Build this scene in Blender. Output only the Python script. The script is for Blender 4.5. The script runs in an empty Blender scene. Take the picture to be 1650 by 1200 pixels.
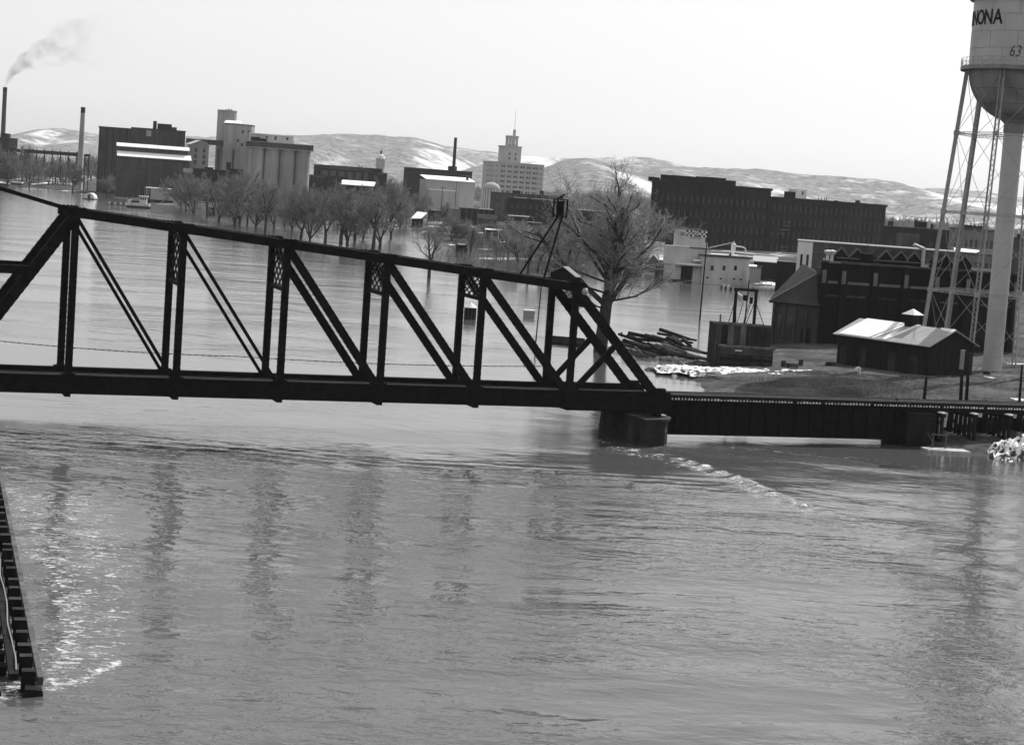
import bpy, math, random
import numpy as np
from mathutils import Vector, Matrix
# ------------------------------------------------------------------ camera, sky, sun, exposure
sc = bpy.context.scene
C = sc.collection
F, ROLL, PITCH, CAMH = 3000.0, math.radians(4.0), math.radians(4.8), 20.3     # photo is 1650 x 1200
PPX, PPY = 825.0, 301 + F*math.tan(PITCH)/math.cos(ROLL)
cam = bpy.data.cameras.new('camera'); camo = bpy.data.objects.new('camera', cam); C.objects.link(camo)
cam.sensor_fit = 'HORIZONTAL'; cam.sensor_width = 36.0; cam.lens = 36.0*F/1650
cam.shift_y = -(600-PPY)/1650
cam.clip_start = 0.5; cam.clip_end = 40000
camo.matrix_world = Matrix.Translation((0, 0, CAMH)) @ Matrix.Rotation(math.pi/2-PITCH, 4, 'X') @ Matrix.Rotation(ROLL, 4, 'Z')
sc.camera = camo

SUN_EL, SUN_AZ = math.radians(42), math.radians(36)       # azimuth from +Y (view) towards +X
SKY_CURVE, SKY_GAIN = 0.25, 3.2
w = bpy.data.worlds.new('World'); sc.world = w; w.use_nodes = True
nt = w.node_tree; nt.nodes.clear()
sky = nt.nodes.new('ShaderNodeTexSky'); sky.sky_type = 'NISHITA'; sky.sun_disc = False
sky.sun_elevation = SUN_EL; sky.sun_rotation = SUN_AZ; sky.air_density = 1.0; sky.dust_density = 4.0; sky.ozone_density = 1.0
bw = nt.nodes.new('ShaderNodeRGBToBW'); bg = nt.nodes.new('ShaderNodeBackground'); wo = nt.nodes.new('ShaderNodeOutputWorld')
pw_ = nt.nodes.new('ShaderNodeMath'); pw_.operation = 'POWER'; pw_.inputs[1].default_value = SKY_CURVE
ml_ = nt.nodes.new('ShaderNodeMath'); ml_.operation = 'MULTIPLY'; ml_.inputs[1].default_value = SKY_GAIN      # film's flat rendering of a hazy sky
nt.links.new(sky.outputs[0], bw.inputs[0]); nt.links.new(bw.outputs[0], pw_.inputs[0]); nt.links.new(pw_.outputs[0], ml_.inputs[0]); nt.links.new(ml_.outputs[0], bg.inputs[0]); nt.links.new(bg.outputs[0], wo.inputs[0])
bg.inputs[1].default_value = 0.10
sl = bpy.data.lights.new('sun', 'SUN'); sl.energy = 3.2; sl.angle = math.radians(0.5); sl.color = (1, 1, 1)
slo = bpy.data.objects.new('sun', sl); C.objects.link(slo)
sd = Vector((math.sin(SUN_AZ)*math.cos(SUN_EL), math.cos(SUN_AZ)*math.cos(SUN_EL), math.sin(SUN_EL)))
slo.rotation_euler = sd.to_track_quat('Z', 'Y').to_euler(); slo.location = (60, 60, 120)
sc.view_settings.view_transform = 'Standard'; sc.view_settings.look = 'None'; sc.view_settings.gamma = 1
sc.view_settings.use_curve_mapping = False
sc.view_settings.exposure = 0.9
sc.render.engine = 'CYCLES'
cy = sc.cycles
cy.max_bounces = 6; cy.diffuse_bounces = 2; cy.glossy_bounces = 3; cy.transmission_bounces = 2; cy.volume_bounces = 1; cy.transparent_max_bounces = 8
cy.caustics_reflective = False; cy.caustics_refractive = False
cy.use_denoising = True; cy.denoiser = 'OPENIMAGEDENOISE'
cy.volume_step_rate = 2.0; cy.volume_max_steps = 128

# ------------------------------------------------------------------ where a sight line meets the place
def ray(x, y):
    u = (x-PPX)/F; v = -(y-PPY)/F
    a = u*math.cos(ROLL)-v*math.sin(ROLL); b = u*math.sin(ROLL)+v*math.cos(ROLL)
    return np.array([a, math.cos(PITCH)+b*math.sin(PITCH), b*math.cos(PITCH)-math.sin(PITCH)])
def ground(x, y, z=0.0):
    d = ray(x, y); return np.array([0, 0, CAMH])+d*((z-CAMH)/d[2])
def atY(x, y, Y):
    d = ray(x, y); return np.array([0, 0, CAMH])+d*(Y/d[1])

# ------------------------------------------------------------------ materials (all grey: a black and white photograph)
def gm(name, v, rough=0.85, var=0.0, scale=1.0, stretch=(1, 1, 1), bump=0.0, bscale=6.0, metal=0.0, spec=0.03, var2=0.0, scale2=0.1):
    m = bpy.data.materials.new(name); m.use_nodes = True
    t = m.node_tree; b = t.nodes['Principled BSDF']
    b.inputs['Roughness'].default_value = rough; b.inputs['Metallic'].default_value = metal
    b.inputs['Specular IOR Level'].default_value = spec
    b.inputs['Base Color'].default_value = (v, v, v, 1)
    if var > 0 or bump > 0:
        tc = t.nodes.new('ShaderNodeTexCoord'); mp = t.nodes.new('ShaderNodeMapping')
        mp.inputs['Scale'].default_value = stretch
        t.links.new(tc.outputs['Object'], mp.inputs[0])
    if var > 0:
        n = t.nodes.new('ShaderNodeTexNoise'); n.inputs['Scale'].default_value = scale; n.inputs['Detail'].default_value = 5
        t.links.new(mp.outputs[0], n.inputs['Vector'])
        r = t.nodes.new('ShaderNodeMapRange'); r.inputs[1].default_value = 0.25; r.inputs[2].default_value = 0.75
        r.inputs[3].default_value = v*(1-var); r.inputs[4].default_value = v*(1+var)
        t.links.new(n.outputs[0], r.inputs[0])
        out = r.outputs[0]
        if var2 > 0:
            n2 = t.nodes.new('ShaderNodeTexNoise'); n2.inputs['Scale'].default_value = scale2; n2.inputs['Detail'].default_value = 3
            t.links.new(tc.outputs['Object'], n2.inputs['Vector'])
            r2 = t.nodes.new('ShaderNodeMapRange'); r2.inputs[1].default_value = 0.3; r2.inputs[2].default_value = 0.7
            r2.inputs[3].default_value = 1-var2; r2.inputs[4].default_value = 1+var2
            t.links.new(n2.outputs[0], r2.inputs[0])
            mu = t.nodes.new('ShaderNodeMath'); mu.operation = 'MULTIPLY'
            t.links.new(out, mu.inputs[0]); t.links.new(r2.outputs[0], mu.inputs[1]); out = mu.outputs[0]
        t.links.new(out, b.inputs['Base Color'])
    if bump > 0:
        n3 = t.nodes.new('ShaderNodeTexNoise'); n3.inputs['Scale'].default_value = bscale; n3.inputs['Detail'].default_value = 4
        t.links.new(mp.outputs[0], n3.inputs['Vector'])
        bp = t.nodes.new('ShaderNodeBump'); bp.inputs['Strength'].default_value = bump; bp.inputs['Distance'].default_value = 0.05
        t.links.new(n3.outputs[0], bp.inputs['Height']); t.links.new(bp.outputs[0], b.inputs['Normal'])
    return m
M = dict(
    steel=gm('black bridge steel', 0.009, 0.8, 0.5, 2.0, bump=0.3, bscale=20, spec=.06),
    tie=gm('creosoted timber', 0.022, 0.9, 0.5, 3.0),
    rail=gm('worn rail steel', 0.20, 0.4, 0.2, 2.0, metal=0.6),
    timber=gm('weathered timber', 0.09, 0.9, 0.5, 1.5, (1, 1, .2), var2=.3, scale2=.3),
    darktimber=gm('wet dark timber', 0.016, 0.85, 0.5, 2.0, (1, 1, .3)),
    plank=gm('pale plank', 0.35, 0.85, 0.35, 2.0),
    pier=gm('stained pier concrete', 0.036, 0.9, 0.7, 0.8, (1, 1, .5), bump=.5, bscale=3, var2=.4, scale2=.25),
    concrete=gm('silo concrete', 0.27, 0.9, 0.25, 0.35, (1, 1, .06), var2=.25, scale2=.05),
    paleconc=gm('pale stucco', 0.33, 0.9, 0.12, 0.4, (1, 1, .3), var2=.1, scale2=.08),
    brick=gm('dark red brick', 0.013, 0.9, 0.5, 0.5, (1, 1, .15), var2=.4, scale2=.06),
    brickmid=gm('weathered brick', 0.055, 0.9, 0.5, 0.5, (1, 1, .12), var2=.4, scale2=.05),
    sunline=gm('steel with painted sun line', 0.06, 0.8, 0.5, 3.0),  # lighter steel that carries the painted highlight of the top chord
    cribwood=gm('soaked crib timber', 0.030, 0.85, 0.5, 1.5, (1, 1, .4), var2=.4, scale2=.4),
    brickdk=gm('sooty dark brick', 0.035, 0.9, 0.3, 0.5, (1, 1, .3), var2=.25, scale2=.06),
    brickpale=gm('sooty buff brick', 0.15, 0.9, 0.2, 0.5, (1, 1, .3), var2=.2, scale2=.08),
    stone=gm('pale tower stone', 0.36, 0.9, 0.1, 0.4, var2=.08, scale2=.05),
    white=gm('white paint', 0.62, 0.7, 0.12, 0.6, (1, 1, .3), var2=.1, scale2=.2),
    millwall=gm('cream painted mill wall', 0.46, 0.8, 0.12, 0.8, (1, 1, .2), var2=.15, scale2=.15),
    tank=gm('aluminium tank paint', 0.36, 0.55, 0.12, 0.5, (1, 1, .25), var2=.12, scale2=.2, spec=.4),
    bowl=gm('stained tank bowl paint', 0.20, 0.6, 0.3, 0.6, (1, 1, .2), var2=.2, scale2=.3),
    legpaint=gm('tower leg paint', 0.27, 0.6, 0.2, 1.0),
    black=gm('black paint', 0.012, 0.6),
    graff=gm('thin dark brush paint', 0.07, 0.8),
    roof=gm('tar roof', 0.035, 0.95, 0.4, 0.6, var2=.3, scale2=.1),
    greyroof=gm('grey sheet roof and painted shade', 0.33, 0.7, 0.08, 0.6),
    slate=gm('slate roof', 0.042, 0.8, 0.2, 1.5, var2=.15, scale2=.2),
    snow=gm('old snow', 0.74, 0.6, 0.06, 1.0, bump=.3, bscale=3),
    dirtysnow=gm('snow on rubble', 0.72, 0.8, 0.2, 1.5),
    glass=gm('dark window glass', 0.03, 0.12, spec=.5),
    frame=gm('window frame', 0.22, 0.7),
    framedk=gm('sooty window frame', 0.05, 0.7),
    bark=gm('wet bark', 0.045, 0.95, 0.4, 2.0),
    twig=gm('bare twigs', 0.19, 0.95, 0.3, 0.3),
    twigpale=gm('pale bare twigs', 0.24, 0.95, 0.3, 0.3),
    rock=gm('rubble', 0.12, 0.95, 0.5, 1.5),
    drum=gm('painted hull', 0.05, 0.6),
    boatwhite=gm('white boat paint', 0.55, 0.5, 0.1, 1.0),
)
# ------------------------------------------------------------------ mesh helpers
class MB:
    def __init__(s): s.v = []; s.f = []; s.mi = []
    def add(s, vs, fs, mi=0):
        n = len(s.v); s.v += [tuple(map(float, p)) for p in vs]
        for f in fs: s.f.append(tuple(i+n for i in f)); s.mi.append(mi)
        return s
    def hexa(s, p, mi=0):       # p: 4 bottom (ccw) + 4 top
        return s.add(p, [(3, 2, 1, 0), (4, 5, 6, 7), (0, 1, 5, 4), (1, 2, 6, 5), (2, 3, 7, 6), (3, 0, 4, 7)], mi)
    def box(s, x0, x1, y0, y1, z0, z1, mi=0):
        return s.hexa([(x0, y0, z0), (x1, y0, z0), (x1, y1, z0), (x0, y1, z0), (x0, y0, z1), (x1, y0, z1), (x1, y1, z1), (x0, y1, z1)], mi)
    def beam(s, p, q, w, h, up=(0, 0, 1), mi=0):
        p = Vector(p); q = Vector(q); d = (q-p).normalized(); u = Vector(up)
        if abs(d.dot(u)) > .97: u = Vector((0, 1, 0))
        a = d.cross(u).normalized(); b = a.cross(d).normalized()
        a = a*w/2; b = b*h/2
        return s.hexa([p-a-b, p-a+b, p+a+b, p+a-b, q-a-b, q-a+b, q+a+b, q+a-b], mi)
    def tube(s, p, q, r0, r1=None, n=8, mi=0, caps=True):
        r1 = r0 if r1 is None else r1
        p = Vector(p); q = Vector(q); d = (q-p).normalized()
        u = Vector((0, 0, 1)) if abs(d.z) < .9 else Vector((1, 0, 0))
        a = d.cross(u).normalized(); b = d.cross(a)
        vs = []
        for c, r in ((p, r0), (q, r1)):
            for k in range(n):
                t = 2*math.pi*k/n; vs.append(c+a*(r*math.cos(t))+b*(r*math.sin(t)))
        fs = [(k, k+n, (k+1) % n+n, (k+1) % n) for k in range(n)]
        if caps: fs += [tuple(range(n)), tuple(range(2*n-1, n-1, -1))]
        return s.add(vs, fs, mi)
    def lathe(s, prof, n=24, c=(0, 0, 0), a0=0.0, a1=2*math.pi, mi=0):
        full = abs(a1-a0-2*math.pi) < 1e-6; m = n if full else n+1
        vs = []
        for r, z in prof:
            for k in range(m):
                t = a0+(a1-a0)*k/n; vs.append((c[0]+r*math.cos(t), c[1]+r*math.sin(t), c[2]+z))
        fs = []
        for i in range(len(prof)-1):
            for k in range(n):
                k2 = (k+1) % m; fs.append((i*m+k, i*m+k2, (i+1)*m+k2, (i+1)*m+k))
        return s.add(vs, fs, mi)
    def prism(s, pts, y0, y1, mi=0):      # polygon in x-z, pushed along y
        n = len(pts)
        vs = [(x, y0, z) for x, z in pts]+[(x, y1, z) for x, z in pts]
        fs = [tuple(range(n)), tuple(range(2*n-1, n-1, -1))]+[(k, k+n, (k+1) % n+n, (k+1) % n) for k in range(n)]
        return s.add(vs, fs, mi)
    def flat(s, pts, z0, z1, mi=0):       # polygon in x-y, pushed along z
        n = len(pts)
        vs = [(x, y, z0) for x, y in pts]+[(x, y, z1) for x, y in pts]
        fs = [tuple(range(n-1, -1, -1)), tuple(range(n, 2*n))]+[(k, (k+1) % n, (k+1) % n+n, k+n) for k in range(n)]
        return s.add(vs, fs, mi)
    def mesh(s, name, mats, smooth=False):
        me = bpy.data.meshes.new(name); me.from_pydata(s.v, [], s.f)
        for m in (mats if isinstance(mats, (list, tuple)) else [mats]): me.materials.append(m)
        if any(s.mi): me.polygons.foreach_set('material_index', s.mi)
        if smooth: me.polygons.foreach_set('use_smooth', [True]*len(s.f))
        me.update(); return me
def link(name, me, parent=None, loc=None, rz=0.0):
    o = bpy.data.objects.new(name, me); C.objects.link(o)
    if parent is not None: o.parent = parent
    if loc is not None: o.location = loc
    if rz: o.rotation_euler = (0, 0, rz)
    return o
def part(name, mb, mat, parent, smooth=False, stuff=False, loc=None):
    o = link(name, mb.mesh(name, mat, smooth), parent, loc)
    if stuff: o['kind'] = 'stuff'
    return o
def thing(name, label, cat, loc=(0, 0, 0), rz=0.0, group=None):
    o = link(name, None, None, tuple(map(float, loc)), rz); o['label'] = label; o['category'] = cat
    if group: o['group'] = group
    return o
def tag(o, label, cat, group=None):
    o['label'] = label; o['category'] = cat
    if group: o['group'] = group
    return o
def copy_tree(o, parent=None):
    c = o.copy(); C.objects.link(c)
    if parent is not None: c.parent = parent
    for ch in list(o.children): copy_tree(ch, c)
    return c
def fastmesh(name, verts, quads, mats, mi=None, smooth=False):
    me = bpy.data.meshes.new(name)
    verts = np.asarray(verts, np.float32); quads = np.asarray(quads, np.int32); k = quads.shape[1]
    me.vertices.add(len(verts)); me.vertices.foreach_set('co', verts.ravel())
    me.loops.add(quads.size); me.loops.foreach_set('vertex_index', quads.ravel())
    me.polygons.add(len(quads)); me.polygons.foreach_set('loop_start', np.arange(0, quads.size, k, dtype=np.int32))
    me.polygons.foreach_set('loop_total', np.full(len(quads), k, np.int32))
    for m in (mats if isinstance(mats, (list, tuple)) else [mats]): me.materials.append(m)
    if mi is not None: me.polygons.foreach_set('material_index', np.asarray(mi, np.int32))
    if smooth: me.polygons.foreach_set('use_smooth', np.ones(len(quads), bool))
    me.update(calc_edges=True); me.validate(); return me
_rs = np.random.RandomState(3)
_lat = _rs.rand(64, 64)
def vnoise(x, y):                 # smooth value noise, 0..1
    xi = np.floor(x).astype(int); yi = np.floor(y).astype(int); fx = x-xi; fy = y-yi
    fx = fx*fx*(3-2*fx); fy = fy*fy*(3-2*fy)
    g = lambda a, b: _lat[a % 64, b % 64]
    return (g(xi, yi)*(1-fx)+g(xi+1, yi)*fx)*(1-fy)+(g(xi, yi+1)*(1-fx)+g(xi+1, yi+1)*fx)*fy
def fbm(x, y, o=4):
    s = 0; a = .5
    for i in range(o): s = s+a*vnoise(x*2**i+17*i, y*2**i+5*i); a *= .5
    return s/(1-.5**o)
def polysd(px, py, poly):         # signed distance to polygon, positive inside
    d = np.full(px.shape, 1e18); ins = np.zeros(px.shape, bool); n = len(poly)
    for i in range(n):
        ax, ay = poly[i]; bx, by = poly[(i+1) % n]
        ex, ey = bx-ax, by-ay; wx, wy = px-ax, py-ay
        t = np.clip((wx*ex+wy*ey)/(ex*ex+ey*ey), 0, 1)
        d = np.minimum(d, (wx-ex*t)**2+(wy-ey*t)**2)
        c = ((ay > py) != (by > py)) & (px < (bx-ax)*(py-ay)/(by-ay+1e-12)+ax)
        ins ^= c
    return np.where(ins, 1, -1)*np.sqrt(d)
def linedist(px, py, pts):
    d = np.full(px.shape, 1e18)
    for (ax, ay), (bx, by) in zip(pts[:-1], pts[1:]):
        ex, ey = bx-ax, by-ay; t = np.clip(((px-ax)*ex+(py-ay)*ey)/(ex*ex+ey*ey), 0, 1)
        d = np.minimum(d, (px-ax-ex*t)**2+(py-ay-ey*t)**2)
    return np.sqrt(d)
def gridq(nx, ny):
    i = np.arange(nx-1)[None, :]+np.arange(ny-1)[:, None]*nx
    return np.stack([i, i+1, i+1+nx, i+nx], -1).reshape(-1, 4)
# ================================================================== SETTING: water, ground, hills, haze
def water_material():
    m = bpy.data.materials.new('flood water'); m.use_nodes = True; t = m.node_tree; N = t.nodes.new; L = t.links.new
    b = t.nodes['Principled BSDF']; b.inputs['Base Color'].default_value = (.065, .065, .065, 1)
    b.inputs['Roughness'].default_value = 0.06; b.inputs['IOR'].default_value = 1.33; b.inputs['Specular IOR Level'].default_value = .5
    tc = N('ShaderNodeTexCoord')
    def noise(scale, sx, sy, rot=0.0, detail=3, dist=0.0):
        mp = N('ShaderNodeMapping'); mp.inputs['Scale'].default_value = (sx, sy, 1); mp.inputs['Rotation'].default_value = (0, 0, rot)
        n = N('ShaderNodeTexNoise'); n.inputs['Scale'].default_value = scale; n.inputs['Detail'].default_value = detail; n.inputs['Distortion'].default_value = dist
        L(tc.outputs['Object'], mp.inputs[0]); L(mp.outputs[0], n.inputs['Vector']); return n.outputs[0]
    def math_(op, a, c):
        x = N('ShaderNodeMath'); x.operation = op
        for i, q in enumerate((a, c)):
            if isinstance(q, (int, float)): x.inputs[i].default_value = q
            else: L(q, x.inputs[i])
        return x.outputs[0]
    def rng(x, a, c, d, e):
        r = N('ShaderNodeMapRange'); r.interpolation_type = 'SMOOTHSTEP'
        for i, q in enumerate((a, c, d, e)): r.inputs[i+1].default_value = q
        L(x, r.inputs[0]); return r.outputs[0]
    at = N('ShaderNodeAttribute'); at.attribute_name = 'calm'
    af = N('ShaderNodeAttribute'); af.attribute_name = 'foam'
    rg = N('ShaderNodeMapRange'); rg.inputs[1].default_value = 0; rg.inputs[2].default_value = .85; rg.inputs[3].default_value = .09; rg.inputs[4].default_value = .13
    L(at.outputs['Fac'], rg.inputs[0]); L(rg.outputs[0], b.inputs['Roughness'])
    h1 = noise(1.15, .62, 1.0, .22, 3, .5)        # ripples
    h2 = noise(3.6, .7, 1.0, -.2, 2, .3)         # small ripples
    h3 = noise(0.12, .6, 1.0, .1, 2, .5)          # slow swell
    patch = rng(noise(0.05, .6, 1.0, .2, 4, 1.0), .36, .64, .38, 1.5)
    h = math_('ADD', math_('MULTIPLY', h1, .088), math_('ADD', math_('MULTIPLY', h2, .017), math_('MULTIPLY', h3, .22)))
    h = math_('MULTIPLY', h, math_('MULTIPLY', patch, math_('SUBTRACT', 1.0, at.outputs['Fac'])))
    bp = N('ShaderNodeBump'); bp.inputs['Strength'].default_value = 1.0; bp.inputs['Distance'].default_value = 1.0
    L(h, bp.inputs['Height']); L(bp.outputs[0], b.inputs['Normal'])
    # foam: broken white water where the current is rough
    fn = math_('ADD', math_('MULTIPLY', noise(1.7, .7, 1.2, .35, 9, 1.4), .66), math_('MULTIPLY', noise(8.0, .8, 1.1, .2, 4), .34))
    mask = rng(math_('ADD', fn, math_('MULTIPLY', af.outputs['Fac'], .42)), .70, .86, 0, .82)
    fb = N('ShaderNodeBsdfDiffuse'); fb.inputs[0].default_value = (.60, .60, .60, 1)
    mx = N('ShaderNodeMixShader'); L(mask, mx.inputs[0]); L(b.outputs[0], mx.inputs[1]); L(fb.outputs[0], mx.inputs[2])
    L(mx.outputs[0], t.nodes['Material Output'].inputs[0])
    return m
M['water'] = water_material()
def g2(x, y, z=0.0):
    p = ground(x, y, z); return (p[0], p[1])
WAKE = [g2(*q) for q in ((985, 722), (1040, 731), (1080, 738), (1130, 753), (1185, 772), (1225, 790), (1260, 806), (1310, 822))]
RAP = [([g2(*q) for q in ((72, 1108), (110, 1100), (150, 1086), (192, 1064))], .45, .66),
       ([g2(*q) for q in ((85, 1095), (110, 1050), (120, 1000), (100, 930), (95, 900))], 1.4, .52),
       ([g2(*q) for q in ((110, 1090), (150, 1040), (170, 980))], 1.9, .45),
       ([g2(*q) for q in ((150, 960), (160, 880), (110, 800), (30, 800))], 3.2, .42),
       ([g2(*q) for q in ((20, 790), (60, 840), (90, 880), (60, 900))], 2.3, .44),
       ([g2(*q) for q in ((120, 990), (190, 960), (195, 900))], 1.3, .42),
       ([g2(*q) for q in ((0, 1120), (40, 1090), (30, 1040), (20, 980))], 1.0, .6)]
WAKE2 = [g2(*q) for q in ((1075, 716), (1200, 722), (1400, 740), (1560, 765), (1650, 775))]
WAKE3 = [g2(*q) for q in ((1310, 822), (1420, 850), (1600, 895))]
def build_water():
    X0, X1, Y0, Y1, st = -62.0, 76.0, 44.0, 196.0, 0.45
    nx = int((X1-X0)/st)+1; ny = int((Y1-Y0)/st)+1
    xs = np.linspace(X0, X1, nx); ys = np.linspace(Y0, Y1, ny); gx, gy = np.meshgrid(xs, ys)
    edge = np.clip(np.minimum(np.minimum(gx-X0, X1-gx), np.minimum(gy-Y0, Y1-gy))/4, 0, 1)
    near = np.clip((150-gy)/25, 0, 1)
    z = (fbm(gx*.16+gy*.03, gy*.36-gx*.05, 3)-.5)*.16*near+(fbm(gx*.05, gy*.11+9, 2)-.5)*.2*near
    # standing waves trailing off the pier
    dw = linedist(gx, gy, WAKE); along = (gx-WAKE[0][0])*.72-(gy-WAKE[0][1])*.55
    start = np.clip((along+2)/3, 0, 1)*np.clip((34-along)/12, 0, 1)
    cr = np.maximum(0, np.sin(along*2*math.pi/1.75+.9*np.sin(along*.9)+1.5*(fbm(gx*.5, gy*.5, 2)-.5)))**2*(.45+.9*fbm(along*.35, dw*.4, 3))
    z += .24*cr*np.exp(-(dw/.85)**2)*start+.10*np.exp(-(dw/2.2)**2)*start
    c = g2(300, 726); r = np.hypot((gx-c[0])/11, (gy-c[1])/5); u = (gy-c[1])+.12*(gx-c[0])+.015*(gx-c[0])**2
    z += .085*np.sin(u*2*math.pi/2.2+3*fbm(gx*.2, gy*.2, 2)*2)*np.exp(-r**2)
    for (px, py, rx, ry, amp, wl, rot) in ((330, 800, 9, 3.5, .10, 1.7, .5), (900, 770, 9, 3.5, .12, 2.0, -.1), (480, 860, 7, 3, .07, 1.4, .3), (1450, 980, 10, 4, .035, 1.2, .1), (880, 850, 5, 3, .07, 1.0, .1), (560, 1040, 9, 3, .06, 1.1, .05)):
        c = g2(px, py); q = (gy-c[1])*math.cos(rot)+(gx-c[0])*math.sin(rot)
        z += amp*np.sin(q*2*math.pi/wl+2*fbm(gx*.3, gy*.3, 2)*3)*np.exp(-((gx-c[0])/rx)**2-((gy-c[1])/ry)**2)
    foam = np.zeros(gx.shape)
    foam = np.maximum(foam, start*(.42*np.exp(-(dw/1.5)**2)+.34*cr*np.exp(-(dw/.75)**2)))
    side = np.exp(-(linedist(gx, gy, [(a-.5, b-1.6) for a, b in WAKE])/1.1)**2)*start
    foam = np.maximum(foam, .46*side); foam = np.maximum(foam, .40*np.exp(-(linedist(gx, gy, [g2(*q) for q in ((965, 706), (985, 720), (1035, 726), (1078, 716), (1095, 712))])/1.1)**2))
    foam = np.maximum(foam, .34*np.exp(-(linedist(gx, gy, WAKE2)/2.0)**2)); foam = np.maximum(foam, .3*np.exp(-(linedist(gx, gy, WAKE3)/3.0)**2))
    for pts, wd, k in RAP: foam = np.maximum(foam, k*np.exp(-(linedist(gx, gy, pts)/wd)**2))
    calm = np.clip((gy-150-.25*gx)/30, 0, 1)*.82
    bnd = np.interp(gx, *zip(*[g2(*q) for q in ((-60, 705), (150, 742), (350, 768), (600, 748), (850, 772), (1050, 800), (1350, 850), (1800, 900))]))
    calm = np.maximum(calm, .62*np.clip((gy-bnd+34*(fbm(gx*.09, gy*.16, 4)-.5))/11, 0, 1))
    for (px, py, rx, ry, k) in ((935, 774, 8, 4.5, 1.3), (10, 690, 4, 3, 1.6), (170, 696, 5, 2.5, 1.4), (300, 728, 11, 5, .5), (560, 760, 9, 3, .4), (1330, 745, 14, 4, .7)):
        c = g2(px, py); calm = calm-k*np.exp(-((gx-c[0])/rx)**2-((gy-c[1])/ry)**2)
    z = (z-.02)*edge
    V = [np.stack([gx, gy, z], -1).reshape(-1, 3)]; Q = [gridq(nx, ny)]; CA = [calm.ravel()]; FO = [(foam*edge).ravel()]; n = nx*ny
    def patch(x0, x1, y0, y1):
        nonlocal n
        V.append(np.array([(x0, y0, 0), (x1, y0, 0), (x1, y1, 0), (x0, y1, 0)])); Q.append(np.array([[n, n+1, n+2, n+3]])); n += 4
        CA.append(np.zeros(4)); FO.append(np.zeros(4))
    patch(-400, 400, -250, Y0); patch(-400, X0, Y0, Y1); patch(X1, 400, Y0, Y1)
    fy = np.geomspace(Y1, 9000, 70); fu = np.linspace(-1, 1, 81); Yg = np.repeat(fy[:, None], 81, 1)
    Xg = fu[None, :]*(400+(Yg-Y1)*.9)
    cl = np.clip((Xg+Yg*.07+10)/40, 0, 1)*.4+.42
    V.append(np.stack([Xg, Yg, 0*Xg], -1).reshape(-1, 3)); Q.append(gridq(81, 70)+n); CA.append(cl.ravel()); FO.append(0*cl.ravel())
    me = fastmesh('river', np.concatenate(V), np.concatenate(Q), M['water'], smooth=True)
    for nm, arr in (('calm', np.concatenate(CA)), ('foam', np.concatenate(FO))):
        a = me.attributes.new(nm, 'FLOAT', 'POINT'); a.data.foreach_set('value', arr.astype(np.float32))
    o = link('river_water', me); o['kind'] = 'structure'
build_water()

def ground_material(name, v, snow_lo, snow_hi, sc_):
    m = gm(name, v, .95, .55, 1.3, var2=.5, scale2=.14, bump=.8, bscale=2.5); t = m.node_tree; b = t.nodes['Principled BSDF']
    src = b.inputs['Base Color'].links[0].from_socket
    tc = t.nodes.new('ShaderNodeTexCoord'); n = t.nodes.new('ShaderNodeTexNoise'); n.inputs['Scale'].default_value = sc_; n.inputs['Detail'].default_value = 6
    n.inputs['Distortion'].default_value = .8
    t.links.new(tc.outputs['Object'], n.inputs['Vector'])
    r = t.nodes.new('ShaderNodeMapRange'); r.inputs[1].default_value = snow_lo; r.inputs[2].default_value = snow_hi
    t.links.new(n.outputs[0], r.inputs[0])
    mx = t.nodes.new('ShaderNodeMix'); mx.data_type = 'FLOAT'
    t.links.new(r.outputs[0], mx.inputs[0]); t.links.new(src, mx.inputs[2]); mx.inputs[3].default_value = .75
    t.links.new(mx.outputs[0], b.inputs['Base Color']); return m
M['bank'] = ground_material('bank grass', .062, .68, .72, .11)
M['town'] = ground_material('town ground', .055, .60, .66, .03)
BANK = [g2(*q) for q in ((1108, 600), (1128, 622), (1148, 634), (1200, 668), (1330, 695), (1470, 715), (1510, 726), (1600, 730), (1660, 740))]
BANK += [(120, 150), (400, 150), (400, 430), g2(1600, 470), g2(1320, 470), g2(1268, 480), g2(1246, 520), g2(1236, 560), g2(1160, 585)]
def build_ground():
    xs = np.arange(5, 405, 1.6); ys = np.arange(140, 432, 1.6); gx, gy = np.meshgrid(xs, ys)
    s = polysd(gx, gy, BANK)
    z = np.where(s > 0, 1.05*(1-np.exp(-s/3.5)), np.maximum(-1.2, s*.3))+(fbm(gx*.3, gy*.3, 5)-.5)*.6*np.clip(s/2+.6, 0, 1)
    z += .5*np.clip((gx-60)/40, 0, 1)*np.clip(s/6, 0, 1)
    o = link('river_bank', fastmesh('river_bank', np.stack([gx, gy, z], -1).reshape(-1, 3), gridq(len(xs), len(ys)), M['bank'], smooth=True)); o['kind'] = 'structure'
    shore = [g2(*q) for q in ((-900, 262), (0, 301), (60, 303), (130, 311), (200, 321), (260, 331), (330, 341), (420, 347), (520, 352), (600, 356), (650, 362), (690, 380), (735, 402), (790, 428), (850, 446), (900, 448), (980, 436), (1030, 440), (1075, 451), (1215, 462), (1262, 458))]
    poly = shore+[(140, 434), (420, 434), (4500, 1500), (4500, 5200), (-4500, 5200)]
    fy = np.geomspace(395, 5300, 150); fu = np.linspace(-.75, .75, 220); Yg = np.repeat(fy[:, None], 220, 1); Xg = fu[None, :]*Yg
    s = polysd(Xg, Yg, poly)
    z = np.where(s > 0, 1.6*(1-np.exp(-s/25))+2.0*(1-np.exp(-s/700)), np.maximum(-1.5, s*.08))+(fbm(Xg*.03, Yg*.03, 3)-.5)*.5
    o = link('town_ground', fastmesh('town_ground', np.stack([Xg, Yg, z], -1).reshape(-1, 3), gridq(220, 150), M['town'], smooth=True)); o['kind'] = 'structure'
build_ground()

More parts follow.
